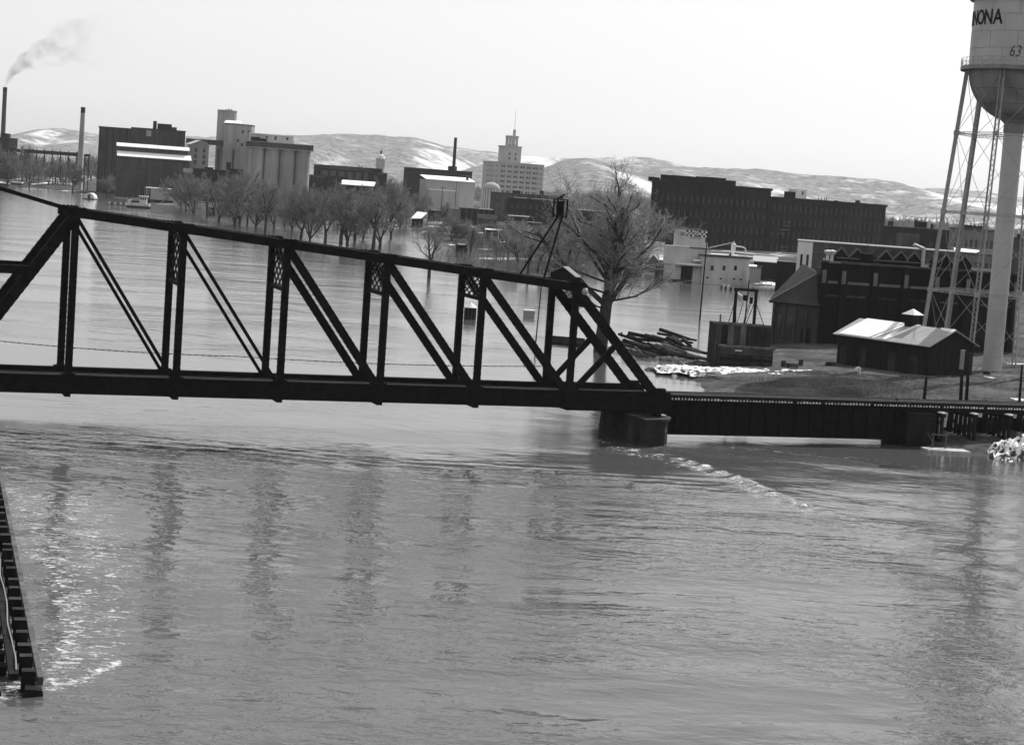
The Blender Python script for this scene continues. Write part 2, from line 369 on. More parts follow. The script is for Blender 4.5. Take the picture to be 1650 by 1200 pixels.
def hill_material():
    m = bpy.data.materials.new('wooded bluff'); m.use_nodes = True; t = m.node_tree; N = t.nodes.new; L = t.links.new
    b = t.nodes['Principled BSDF']; b.inputs['Roughness'].default_value = 1; b.inputs['Specular IOR Level'].default_value = 0
    tc = N('ShaderNodeTexCoord'); n = N('ShaderNodeTexNoise'); n.inputs['Scale'].default_value = .010; n.inputs['Detail'].default_value = 10; n.inputs['Roughness'].default_value = .68
    L(tc.outputs['Object'], n.inputs['Vector'])
    a = N('ShaderNodeAttribute'); a.attribute_name = 'snow'
    s = N('ShaderNodeMath'); s.operation = 'ADD'; L(n.outputs[0], s.inputs[0]); L(a.outputs['Fac'], s.inputs[1])
    r = N('ShaderNodeMapRange'); r.inputs[1].default_value = .52; r.inputs[2].default_value = .74; L(s.outputs[0], r.inputs[0])
    n2 = N('ShaderNodeTexNoise'); n2.inputs['Scale'].default_value = .05; n2.inputs['Detail'].default_value = 9; n2.inputs['Roughness'].default_value = .75; L(tc.outputs['Object'], n2.inputs['Vector'])
    r2 = N('ShaderNodeMapRange'); r2.inputs[1].default_value = .36; r2.inputs[2].default_value = .64; r2.inputs[3].default_value = .03; r2.inputs[4].default_value = .27; L(n2.outputs[0], r2.inputs[0])
    mx = N('ShaderNodeMix'); mx.data_type = 'FLOAT'; L(r.outputs[0], mx.inputs[0]); L(r2.outputs[0], mx.inputs[2]); mx.inputs[3].default_value = .7
    L(mx.outputs[0], b.inputs['Base Color']); return m
M['hill'] = hill_material()
def hill(prof, Yc, front, back, seed, snow=(), base=-.09):
    px = np.array([p[0] for p in prof], float)
    P = np.array([atY(p[0], p[1], Yc) for p in prof])
    xs = np.arange(P[0, 0], P[-1, 0], 22.0); top = np.interp(xs, P[:, 0], P[:, 2]); topx = np.interp(xs, P[:, 0], px)
    top = np.convolve(np.pad(top, 4, 'edge'), np.ones(9)/9, 'valid')-2+(fbm(xs/150+seed, xs*0+seed, 4)-.5)*16+(vnoise(xs/9+seed, xs*0+3)-.5)*3
    ys = np.concatenate([np.linspace(Yc-front, Yc, 46), np.linspace(Yc+60, Yc+back, 12)])
    gx, gy = np.meshgrid(xs, ys); T = np.repeat(top[None, :], len(ys), 0)
    spur = (fbm(gx/420+seed, gx*0+seed*1.7, 3)-.5)*2
    u = np.clip((gy-(Yc-front))/front, 0, 1)
    v = np.clip(u+.85*spur*u*(1-u)*2.2+.22*(fbm(gx/130+3, gy/420+seed, 4)-.5)*np.sin(u*math.pi), 0, 1)
    sh = np.where(v < .35, .28*(v/.35)**1.3, .28+.72*(np.maximum(v-.35, 0)/.65)**.8)
    z = np.where(gy <= Yc, 2+(T-2)*sh, T*(1-.35*np.clip((gy-Yc)/back, 0, 1)))-.5*(u <= 0)
    z = np.maximum(z, -1.0)
    me = fastmesh('bluff', np.stack([gx, gy, z], -1).reshape(-1, 3), gridq(len(xs), len(ys)), M['hill'], smooth=True)
    snow_haze = np.full(gx.shape, base); TX = np.repeat(topx[None, :], len(ys), 0)  # base also paints distance haze: far ridges paler, near ones darker
    for (x0, x1, u0, u1, k) in snow:
        snow_haze += k*np.exp(-((TX-(x0+x1)/2)/((x1-x0)/2))**2-((u-(u0+u1)/2)/((u1-u0)/2))**2)
    snow_haze += .16*np.clip(.30-u, 0, 1)*2
    a = me.attributes.new('snow', 'FLOAT', 'POINT'); a.data.foreach_set('value', snow_haze.ravel().astype(np.float32))
    o = link('bluff_hill', me); o['kind'] = 'structure'
hill([(-500, 224), (-150, 216), (0, 214), (100, 215), (200, 216), (330, 219), (480, 219), (600, 226), (700, 232), (790, 245), (840, 251), (870, 251), (960, 255), (1040, 252), (1062, 255), (1100, 266), (1160, 284), (1300, 298), (1500, 318), (1650, 324), (2000, 346)], 7700, 1300, 600, 1, ((830, 900, .7, 1, .3), (300, 420, .8, 1, .1)), .02)
hill([(-520, 255), (-200, 243), (-60, 240), (0, 229), (20, 215), (45, 207), (100, 206), (140, 209), (175, 218), (215, 236), (260, 262)], 6500, 1200, 500, 4, ((90, 180, .55, .95, .22), (60, 110, .75, .95, .2)))
hill([(255, 262), (290, 234), (330, 225), (400, 221), (480, 217), (545, 214), (640, 217), (690, 222), (716, 232), (745, 247), (775, 268), (810, 294)], 6300, 1300, 500, 7, ((690, 770, .3, 1.0, .34), (560, 600, .2, .5, .2), (480, 560, .6, .9, .12)))
hill([(735, 290), (765, 262), (790, 244), (806, 246), (830, 262), (850, 282), (870, 300)], 5600, 900, 300, 9, ((795, 850, .3, 1.0, .42),), -.10)
hill([(835, 302), (870, 274), (900, 251), (915, 245), (935, 247), (960, 257), (1000, 272), (1050, 290), (1100, 305), (1140, 318)], 5000, 900, 400, 12, ((950, 1090, .45, 1.0, .36),), -.13)
hill([(985, 300), (1020, 278), (1060, 265), (1100, 268), (1125, 271), (1150, 268), (1190, 271), (1240, 274), (1290, 282), (1340, 282), (1400, 288), (1450, 294), (1475, 296), (1520, 312), (1560, 328), (1600, 345)], 5800, 1200, 500, 15, ((1150, 1260, .3, .7, .12), (1340, 1420, .1, .4, .2), (1470, 1560, .5, 1.0, .26)), -.02)
hill([(1380, 330), (1420, 318), (1460, 304), (1500, 303), (1560, 306), (1620, 314), (1660, 318), (1760, 326), (1900, 330), (2200, 352)], 6700, 1200, 500, 18, ((1500, 1640, .1, .5, .3),), .03)

def haze():
    mb = MB(); mb.box(-9500, 9500, -260, 9100, -2.6, 330)
    m = bpy.data.materials.new('haze'); m.use_nodes = True; t = m.node_tree; t.nodes.remove(t.nodes['Principled BSDF'])
    v = t.nodes.new('ShaderNodeVolumePrincipled'); v.inputs['Color'].default_value = (.93, .93, .93, 1); v.inputs['Density'].default_value = HAZE
    v.inputs['Anisotropy'].default_value = .3
    t.links.new(v.outputs[0], t.nodes['Material Output'].inputs['Volume'])
    o = link('haze', mb.mesh('haze', m)); o['kind'] = 'stuff'
HAZE = 0.000033
haze()
# ================================================================== THE SWING BRIDGE (own frame: s along the track, t across, z up)
BO = (-32.81, 137.75, 0.0); BTH = math.radians(19.8); PAN = 8.02; TW = 5.5
def bw_(s, t, z=0): return (BO[0]+s*math.cos(BTH)-t*math.sin(BTH), BO[1]+s*math.sin(BTH)+t*math.cos(BTH), z)
def to_b(p):
    dx, dy = p[0]-BO[0], p[1]-BO[1]; return (dx*math.cos(BTH)+dy*math.sin(BTH), -dx*math.sin(BTH)+dy*math.cos(BTH))
def topz(s): return 16.45-(16.45-12.85)/40.1*s
br = thing('truss_bridge', 'long black steel truss railway swing span crossing the flooded river', 'bridge', BO, BTH)
S = M['steel']
rnd = random.Random(5)
def built_up(p, q, w, d, up, pitch=.45, nub=.05):    # a member of two channels with batten plates, edges scalloped by the battens
    mb = MB(); p = Vector(p); q = Vector(q); L = (q-p).length; dr = (q-p).normalized()
    mb.beam(p, q, d, w*.95, up)
    n = int(L/pitch)
    for k in range(n):
        a = p+dr*(k+.15)*pitch; b = p+dr*(k+.65)*pitch
        mb.beam(a, b, d*1.05, w, up)
    return mb
for t in (0.0, TW):
    # top chord, segment by segment, with cover plates at the joints
    for i in range(-1, 5):
        s0, s1 = i*PAN, (i+1)*PAN
        if i < 0:
            mb = MB()
            for dt in (-.12, .12): mb.beam((-PAN, t+dt, 18.2), (0, t+dt, 16.25), .08, .30)
            part('eyebar', mb, S, br); continue
        mb = MB(); mb.beam((s0, t, topz(s0)-.33), (s1, t, topz(s1)-.33), .5, .64)
        part('top_chord', mb, S, br)
        mb = MB(); mb.beam((s0+.78, t, topz(s0+.78)+.02), (s1-.78, t, topz(s1-.78)+.02), .6, .05); part('chord_sunline', mb, M['sunline'], br)  # lighter strip paints the sun's highlight along the chord top
    for i in range(0, 6):
        s0 = i*PAN; mb = MB()
        mb.box(s0-.75, s0+.75, t-.29, t+.29, topz(s0)-.62, topz(s0)+.07)
        for k in range(5): mb.box(s0-.7+k*.3, s0-.58+k*.3, t-.2, t+.2, topz(s0)+.07, topz(s0)+.13)
        part('joint_plate', mb, S, br)
    # bottom chord
    for i in range(-3, 6):
        s0, s1 = i*PAN, (i+1)*PAN
        mb = MB(); mb.box(s0, s1, t-.22, t+.22, 2.78, 4.02); mb.box(s0+.02, s1-.02, t-.30, t+.30, 4.02, 4.10); mb.box(s0+.02, s1-.02, t-.30, t+.30, 2.70, 2.78)
        for k in range(9): mb.box(s0+.4+k*.9, s0+.48+k*.9, t-.27, t+.27, 2.8, 4.0)
        if i == 5: mb.box(s0+.1, s1+1.0, t-.26, t+.26, 2.5, 4.2)
        part('bottom_chord', mb, S, br)
    # posts
    for i in range(0, 6):
        s0 = i*PAN; part('post', built_up((s0, t, 2.8), (s0, t, topz(s0)-.5), .54, .40, (1, 0, 0)), S, br)
    # diagonals: eyebars near the middle, built-up members towards the end
    for i in range(0, 5):
        p, q = (i*PAN, t, topz(i*PAN)-.5), ((i+1)*PAN, t, 3.6)
        if i < 2: mb = MB(); mb.beam(p, q, .12, .26); part('eyebar', mb, S, br)
        else: part('diagonal', built_up(p, q, .62, .40, (0, 0, 1), .5), S, br)
    part('end_post', built_up((5*PAN-.1, t, topz(5*PAN)-.35), (6*PAN+.15, t, 3.4), .72, .5, (0, 0, 1), .6), S, br)
    mb = MB(); mb.beam((5*PAN, t, 3.7), (5.5*PAN, t, 8.15), .3, .45); part('diagonal', mb, S, br)
    part('diagonal', built_up((0, t, 16.0), (-PAN, t, 4.4), .84, .5, (0, 0, 1), .6), S, br)
    mb = MB(); mb.beam((-3.0, t, 11.75), (-PAN, t, 11.75), .4, .62); part('strut', mb, S, br)
    for s0 in (-PAN, -2*PAN): part('tower_post', built_up((s0, t, 2.8), (s0, t, 18.4), .7, .5, (1, 0, 0)), S, br)
    mb = MB(); mb.beam((-PAN, t, 18.2), (-2*PAN, t, 18.2), .3, .3); part('eyebar', mb, S, br)
    mb = MB(); mb.beam((-PAN, t, 11.75), (-2*PAN, t, 11.75), .4, .62); part('strut', mb, S, br)
    for s0 in range(0, 7): mb = MB(); mb.box(s0*PAN-.5, s0*PAN+.5, t-.31, t+.31, 2.78, 4.22 if s0 < 6 else 4.5); part('gusset_plate', mb, S, br)
    mb = MB(); mb.box(6*PAN-.25, 6*PAN+.25, t-.3, t+.3, 2.05, 2.6); mb.box(6*PAN-.5, 6*PAN+.5, t-.5, t+.5, 1.9, 2.08); part('bearing', mb, S, br)
# floor beams, stringers, sway frames with lattice, portal
for i in range(-2, 7):
    s0 = i*PAN; mb = MB(); mb.box(s0-.22, s0+.22, -.28, TW+.28, 2.48, 3.3); mb.box(s0-.32, s0+.32, -.2, TW+.2, 3.2, 3.3)
    part('floor_beam', mb, S, br)
for t in (1.9, 3.6):
    mb = MB(); mb.box(-3*PAN, 6*PAN+.3, t-.15, t+.15, 2.95, 3.45); part('stringer', mb, S, br)
def lattice(mb, p0, p1, q0, q1, n, w):        # crossing bars in the panel p0-p1 (top edge) / q0-q1 (bottom edge)
    p0, p1, q0, q1 = map(Vector, (p0, p1, q0, q1))
    nrm = (p1-p0).cross(q0-p0).normalized()
    for k in range(-n, n+1):
        for sgn in (1, -1):
            pts = []
            for m_ in range(41):
                v = m_/40; u = (k/n)+v*sgn*1.0 if sgn > 0 else 1+(k/n)-v
                if 0 <= u <= 1: pts.append((p0.lerp(p1, u)).lerp(q0.lerp(q1, u), v))
            if len(pts) > 2: mb.beam(pts[0], pts[-1], .06, w, nrm)
for i in range(1, 5):
    s0 = i*PAN; z1 = topz(s0)-.35; z0 = 11.2
    mb = MB(); mb.beam((s0, .2, z0), (s0, TW-.2, z0), .3, .28); part('sway_strut', mb, S, br); mb = MB(); mb.beam((s0, .2, z1), (s0, TW-.2, z1), .4, .4); part('sway_strut', mb, S, br)
    mb = MB(); lattice(mb, (s0, .2, z1), (s0, TW-.2, z1), (s0, .2, z0), (s0, TW-.2, z0), 4, .11); part('lattice', mb, S, br)
for i in range(0, 5):
    mb = MB(); mb.beam((i*PAN, 0, topz(i*PAN)-.3), ((i+1)*PAN, TW, topz((i+1)*PAN)-.3), .16, .16); part('lateral_brace', mb, S, br)
s5 = 5*PAN; ed = Vector((PAN, 0, 3.4-topz(s5)+.35)).normalized()      # portal lies in the plane of the end posts
pt = lambda t, k: tuple(Vector((s5, t, topz(s5)-.3))+ed*k)
mb = MB(); mb.beam(pt(.2, 0), pt(TW-.2, 0), .4, .5); mb.beam(pt(.2, 1.9), pt(TW-.2, 1.9), .35, .5)
for t, sg in ((0.15, 1), (TW-.15, -1)):
    prev = None
    for k in range(8):      # quarter-round knee bracket
        a = k/7*math.pi/2; cur = pt(t+sg*1.7*(1-math.sin(a)), 1.9+1.9*(1-math.cos(a))) if False else pt(t+sg*1.9*(1-math.cos(a)), 3.9-2.0*math.sin(a))
        if prev: mb.add([prev, cur, pt(t, 3.9-2.0*math.sin(a)), pt(t, 3.9-2.0*math.sin((k-1)/7*math.pi/2))], [(0, 1, 2, 3)]); mb.beam(prev, cur, .3, .12)
        prev = cur
part('portal_strut', mb, S, br)
mb = MB(); lattice(mb, pt(.3, .2), pt(TW-.3, .2), pt(.3, 1.7), pt(TW-.3, 1.7), 4, .05); part('lattice', mb, S, br)
mb = MB(); zc = topz(s5)
mb.add([(s5-.15, -.25, zc+.05), (s5-.15, TW+.25, zc+.05), (s5-.15, TW+.25, zc+.5), (s5-.15, TW/2, zc+1.15), (s5-.15, -.25, zc+.5),
        (s5+.15, -.25, zc+.05), (s5+.15, TW+.25, zc+.05), (s5+.15, TW+.25, zc+.5), (s5+.15, TW/2, zc+1.15), (s5+.15, -.25, zc+.5)],
       [(0, 1, 2, 3, 4), (9, 8, 7, 6, 5), (0, 5, 6, 1), (1, 6, 7, 2), (2, 7, 8, 3), (3, 8, 9, 4), (4, 9, 5, 0)])
part('portal_cap', mb, S, br)
mb = MB(); mb.beam((s5, -.3, zc+.52), (s5, TW/2, zc+1.19), .5, .07); mb.beam((s5, TW/2, zc+1.19), (s5, TW+.3, zc+.52), .5, .07); part('cap_moulding', mb, M['frame'], br)
mb = MB(); mb.lathe([(0, -.32), (.2, -.25), (.31, 0), (.2, .25), (0, .32)], 12, (40.75, -.2, 12.25)); mb.beam((40.45, -.2, 12.25), (40.1, 0, 12.3), .06, .06)
part('signal_lamp', mb, M['tank'], br, smooth=True)
# track on the span
tm = MB().box(-.10, .10, -1.45, 1.45, 0, .2).mesh('tie', M['tie'])
def ties(parent, s0, s1):
    k = 0; s = s0
    while s < s1:
        o = link('tie', tm, parent, (s+rnd.uniform(-.008, .008), 2.75+rnd.uniform(-.03, .03), 3.45)); s += .305; k += 1
def track(parent, s0, s1, guard):
    ties(parent, s0, s1)
    for t in (2.03, 3.47):
        mb = MB(); mb.box(s0, s1, t-.075, t+.075, 3.65, 3.675); mb.box(s0, s1, t-.012, t+.012, 3.675, 3.77); mb.box(s0, s1, t-.037, t+.037, 3.77, 3.81); part('rail', mb, M['rail'], parent)
    for t in guard:
        mb = MB(); s = s0
        while s < s1: e = min(s+4.9, s1); mb.box(s+.01, e-.01, t-.1, t+.1, 3.655, 3.84+rnd.uniform(-.01, .01)); s += 4.9
        part('guard_timber', mb, M['tie'], parent)
track(br, -3*PAN, 6*PAN+.5, (1.45, 4.05))
mb = MB()
for k in range(26):
    s = rnd.uniform(-20, 46); L = rnd.uniform(.4, 1.6); t = rnd.choice((1.7, 2.4, 3.1, 3.9)); mb.box(s, s+L, t-.12, t+.12, 3.652, 3.69)
part('snow', mb, M['snow'], br, stuff=True)

# girder approach span
gs0, gs1 = 48.75, 72.9
gb = thing('girder_bridge', 'black plate girder railway span between the stone pier and the trestle', 'bridge', BO, BTH)
for t in (1.62, 3.88):
    mb = MB(); mb.box(gs0, gs1, t-.03, t+.03, .55, 3.30); mb.box(gs0, gs1, t-.24, t+.24, .46, .55); mb.box(gs0, gs1, t-.24, t+.24, 3.30, 3.40); part('girder', mb, S, gb)
    mb = MB(); s = gs0+.3
    while s < gs1: mb.box(s, s+.08, t-.19, t+.19, .55, 3.30); s += 1.42
    part('stiffener', mb, S, gb)
for s in np.arange(gs0+.5, gs1, 4.6):
    mb = MB(); mb.beam((s, 1.65, .9), (s, 3.85, 3.0), .1, .1); mb.beam((s, 3.85, .9), (s, 1.65, 3.0), .1, .1); part('cross_brace', mb, S, gb)
track(gb, gs0+.2, gs1, (1.45, 4.05))
def gap_snow(parent, s0, s1):
    mb = MB(); s = s0+.152
    while s < s1:
        if rnd.random() < .97: h = rnd.uniform(.09, .15); mb.box(s-.085, s+.085, 1.30, 1.46, 3.43, 3.45+h)
        s += .305
    part('snow', mb, M['snow'], parent, stuff=True)
gap_snow(gb, gs0+.2, gs1)
mb = MB(); mb.box(gs0+.15, gs1, 1.33, 1.50, 3.402, 3.428); part('flange_plate', mb, S, gb)
# trestle
ts0, ts1 = 73.0, 104.0
tr = thing('timber_trestle', 'dark timber pile trestle carrying the track from the girder span to shore', 'bridge', BO, BTH)
for t in (1.75, 2.05, 3.45, 3.75):
    mb = MB(); mb.box(ts0, ts1, t-.13, t+.13, 3.0, 3.45); part('stringer', mb, M['darktimber'], tr)
track(tr, ts0+.1, ts1, (1.45, 4.05)); gap_snow(tr, ts0+.1, ts1)
mb = MB(); mb.box(ts0+.1, ts1, 1.33, 1.50, 3.402, 3.428); part('ledge_plank', mb, M['darktimber'], tr)
for j, s in enumerate((76.15, 79.5, 83.16, 86.9, 90.6, 94.3, 98.0, 101.7)):
    mb = MB(); mb.box(s-.18, s+.18, .55, 4.95, 2.62, 2.98); part('cap', mb, M['darktimber'], tr)
    mb = MB(); mb.add([(s-.2, .55, 2.985), (s+.2, .55, 2.985), (s+.2, 1.45, 2.985), (s-.2, 1.45, 2.985), (s-.12, .62, 3.10), (s+.12, .6, 3.12), (s+.1, 1.4, 3.1), (s-.1, 1.35, 3.08)],
                      [(4, 5, 6, 7), (0, 1, 5, 4), (1, 2, 6, 5), (2, 3, 7, 6), (3, 0, 4, 7)]); part('snow', mb, M['snow'], tr)
    for k, t in enumerate((.9, 1.6, 2.3, 3.0, 3.7, 4.4, 4.8)):
        mb = MB(); lean = (t-2.75)*.16; mb.tube((s, t+lean, -.6), (s, t, 2.64), .19, .17, 9); part('pile', mb, M['darktimber'], tr, smooth=True)
    mb = MB(); mb.beam((s-.24, .7, .5), (s-.24, 4.6, 2.4), .07, .24); mb.beam((s+.24, 4.8, .5), (s+.24, .9, 2.4), .07, .24); part('sway_brace', mb, M['darktimber'], tr)
for k in range(12): mb = MB(); mb.box(80.4+2*k, 82.36+2*k, 5.05, 5.2, -.3, 2.2 if k else 1.5); part('bulkhead', mb, M['darktimber'], tr)
for k in range(3): mb = MB(); mb.box(77.2+k*1.0, 78.15+k*1.0, 5.05, 5.2, -.3, .5+.35*k); part('bulkhead', mb, M['darktimber'], tr)
mb = MB(); mb.box(72.6, 75.3, .7, 4.9, -.4, 2.95); 
for k in range(8): mb.box(72.5+.02, 75.36, .62, .70, -.2+k*.39, .16+k*.39)
part('crib_wall', mb, M['darktimber'], tr)

# stone pier under the end of the truss
pier = thing('bridge_pier', 'stained stone pier with pointed nose under the end of the truss', 'pier', BO, BTH)
def penta(e): return [(46.2-e, -2.3-e*1.6), (48.0+e*.4, -2.0-e*1.2), (49.0+e, -.4-e*.6), (49.0+e, 7.0+e), (47.4, 8.2+e), (45.9-e, 7.0+e)]
zz = -1.2; k = 0
while zz < 1.75:
    h = .58 if k < 4 else .42
    pts = penta(.05-.03*k+.02*(k % 2)); n = len(pts)
    for a in range(n):
        (x0, y0), (x1, y1) = pts[a], pts[(a+1) % n]; L = math.hypot(x1-x0, y1-y0); m = max(1, round(L/1.25)); off = .5*(k % 2)/m if m > 1 else 0
        cuts = [0]+[min(1, max(0, (q+off)/m)) for q in range(1, m)]+[1]
        nx_, ny_ = (y1-y0)/L, -(x1-x0)/L
        for c0, c1 in zip(cuts[:-1], cuts[1:]):
            pr = rnd.uniform(0, .05); g = .012/L
            A = (x0+(x1-x0)*(c0+g)+nx_*pr, y0+(y1-y0)*(c0+g)+ny_*pr); B = (x0+(x1-x0)*(c1-g)+nx_*pr, y0+(y1-y0)*(c1-g)+ny_*pr)
            dq = lambda P: (P[0]-nx_*.5, P[1]-ny_*.5)
            mb = MB(); mb.flat([A, B, dq(B), dq(A)], zz+.012, zz+h-.012); part('stone', mb, M['pier'], pier)
    zz += h; k += 1
mb = MB(); mb.flat(penta(-.14), -1.2, zz-.01); part('core', mb, M['pier'], pier)
mb = MB(); mb.flat([(46.0, -2.5), (48.15, -2.2), (49.2, -.45), (49.2, 1.2), (45.75, 1.2)], zz, zz+.22); mb.flat([(45.6, 1.25), (49.2, 1.25), (49.2, 7.2), (47.4, 8.4), (45.5, 7.2)], zz, zz+.28); part('coping', mb, M['pier'], pier)
mb = MB(); mb.box(45.5, 46.9, 5.2, 7.6, zz+.28, zz+.62); mb.box(45.4, 47.0, 1.6, 7.7, zz+.62, zz+.72); part('timber_bearer', mb, M['darktimber'], pier)
mb = MB(); mb.box(45.6, 46.3, 4.2, 5.4, zz+.725, zz+.80); mb.box(48.3, 49.0, .1, 1.0, zz+.225, zz+.30); part('snow', mb, M['snow'], pier)
# round pivot pier
pv = thing('pivot_pier', 'round stone pivot pier in the river under the middle of the swing span', 'pier', bw_(-1.5*PAN, TW/2), BTH)
mb = MB()
for k in range(6): mb.lathe([(5.0-.03*k, -1.0+k*.5), (5.0-.03*k, -.53+k*.5)], 40)
mb.lathe([(4.75, -1), (4.75, 2.0), (0, 2.0)], 40); part('drum', mb, M['pier'], pv)
mb = MB(); mb.lathe([(3.6, 2.0), (3.6, 2.48), (0, 2.48)], 40); part('turntable', mb, S, pv)

# signal mast standing on the top chord
ms = thing('signal_mast', 'slender two legged mast with a caged lamp box standing on the truss top', 'mast', BO, BTH)
for s in (35.1, 37.2):
    mb = MB(); q = (38.05 if s < 36 else 38.4, 0, 18.2); mb.beam((s, 0, topz(s)), q, .13, .13); part('leg', mb, S, ms)
mb = MB()
for dx in (-.42, .42):
    for dy in (-.42, .42): mb.box(38.2+dx-.05, 38.2+dx+.05, dy-.05, dy+.05, 18.1, 19.55)
for z in (18.15, 19.5): mb.box(37.72, 38.68, -.48, .48, z, z+.08)
part('cage', mb, S, ms)
mb = MB(); mb.lathe([(0, 18.25), (.3, 18.25), (.32, 18.6), (.3, 19.3), (.12, 19.45), (0, 19.45)], 12, (38.2, 0, 0)); part('lantern', mb, S, ms)
mb = MB(); mb.beam((37.9, 0, 19.6), (38.5, 0, 20.0), .12, .1); mb.beam((38.2, 0, 19.55), (38.25, 0, 19.8), .1, .1); part('vane', mb, S, ms)

# cable slung across the river behind the bridge
def cable(name, label, pts, sag, r, m, knots=False, n=40):
    mb = MB(); P = [Vector(p) for p in pts]
    for a, b in zip(P[:-1], P[1:]):
        prev = None
        for k in range(n+1):
            u = k/n; q = a.lerp(b, u)-Vector((0, 0, sag*4*u*(1-u)))
            if prev is not None: mb.tube(prev, q, r, r, 5, caps=False)
            if knots and k: mb.tube(q-Vector((r*2, 0, 0)), q+Vector((r*2, 0, 0)), r*1.9, r*1.9, 5)
            prev = q
    return tag(link(name, mb.mesh(name, m)), label, 'cable')
cable('wire_cable', 'thin sagging wire cable stretched low over the river behind the truss', [tuple(atY(-60, 543, 152)), tuple(atY(380, 574, 159)), tuple(atY(880, 590, 168))], .25, .03, M['framedk'], True)

# timber fender pier in the near river
fa, fb_ = np.array(g2(59, 1082, .72)), np.array(g2(0, 775, .72))
dv = (fb_-fa)/np.linalg.norm(fb_-fa); FL = 74.0
fe = thing('fender_pier', 'weathered timber fender pier with a row of square piles in the near river', 'pier', (fa[0], fa[1], 0), math.atan2(dv[1], dv[0])-math.pi/2)
# local: y runs away from the camera along the fender, +x towards open water
for k in range(37):
    y = .25+k*1.98; z = .72+rnd.uniform(-.07, .07); w_ = .25+rnd.uniform(-.03, .03); x = -.28+rnd.uniform(-.04, .04)
    mb = MB(); mb.hexa([(x-w_, y-w_, -1.5), (x+w_, y-w_, -1.5), (x+w_, y+w_, -1.5), (x-w_, y+w_, -1.5), (x-w_*.95, y-w_*.95, z-.04), (x+w_, y-w_, z), (x+w_*.95, y+w_, z+.03), (x-w_, y+w_, z)]); part('pile', mb, M['darktimber'], fe)
    mb = MB(); mb.box(x-w_*.97, x+w_*.97, y-w_*.97, y+w_*.97, z+.035, z+.055); part('pile_top', mb, M['cribwood'], fe)
for zc, x in ((.30, .06),):
    for k in range(12): mb = MB(); mb.box(x, x+.22, k*6.1+.2, k*6.1+6.25, zc-.16, zc+.16); part('waler', mb, M['timber'], fe)
for k in range(13):
    mb = MB(); z = .40; mb.box(-1.02, -.66, k*5.9, k*5.9+5.86, z, z+.26); part('cap_timber', mb, M['darktimber'], fe)
for k in range(34):
    mb = MB(); z = .14+rnd.uniform(-.04, .04); y = 2.2+k*2.1; mb.box(-4.6, -1.0, y, y+.3, z-.16, z+.16); part('cross_timber', mb, M['darktimber'], fe)
for i, x in enumerate((-1.5, -2.1, -2.7, -3.3, -3.9)):
    for k in range(10):
        if rnd.random() < .8: mb = MB(); y = 2.6+k*7.1; mb.box(x-.24, x+.24, y, y+6.4+rnd.uniform(-.3, .5), .33, .40); part('plank', mb, M['timber'], fe)
for x, y in ((-1.95, -.55), (-3.1, -.75), (-3.15, .6), (-4.3, -.9), (-1.9, 1.1)):
    mb = MB(); mb.box(x-.26, x+.26, y-.26, y+.26, -1.5, .70); part('pile', mb, M['darktimber'], fe)
mb = MB(); mb.hexa([(-.55, -.80, -.3), (.30, -.62, -.3), (.28, -.15, -.3), (-.5, -.2, -.3), (-.45, -.7, .25), (.22, -.55, .14), (.2, -.2, .2), (-.4, -.25, .3)]); part('nose_block', mb, M['darktimber'], fe)
mb = MB(); mb.tube((-5.2, -1.0, .02), (-1.3, -.62, .06), .12, .10, 8); part('boom_log', mb, M['darktimber'], fe)
mb = MB(); pv_ = None
for k in range(60):
    y = .4+k*1.2; q = (-.74+.05*math.sin(k*.8), y, .70+.05*math.sin(k*1.7))
    if pv_: mb.tube(pv_, q, .03, .03, 6, caps=False)
    pv_ = q
part('pipe', mb, M['frame'], fe)
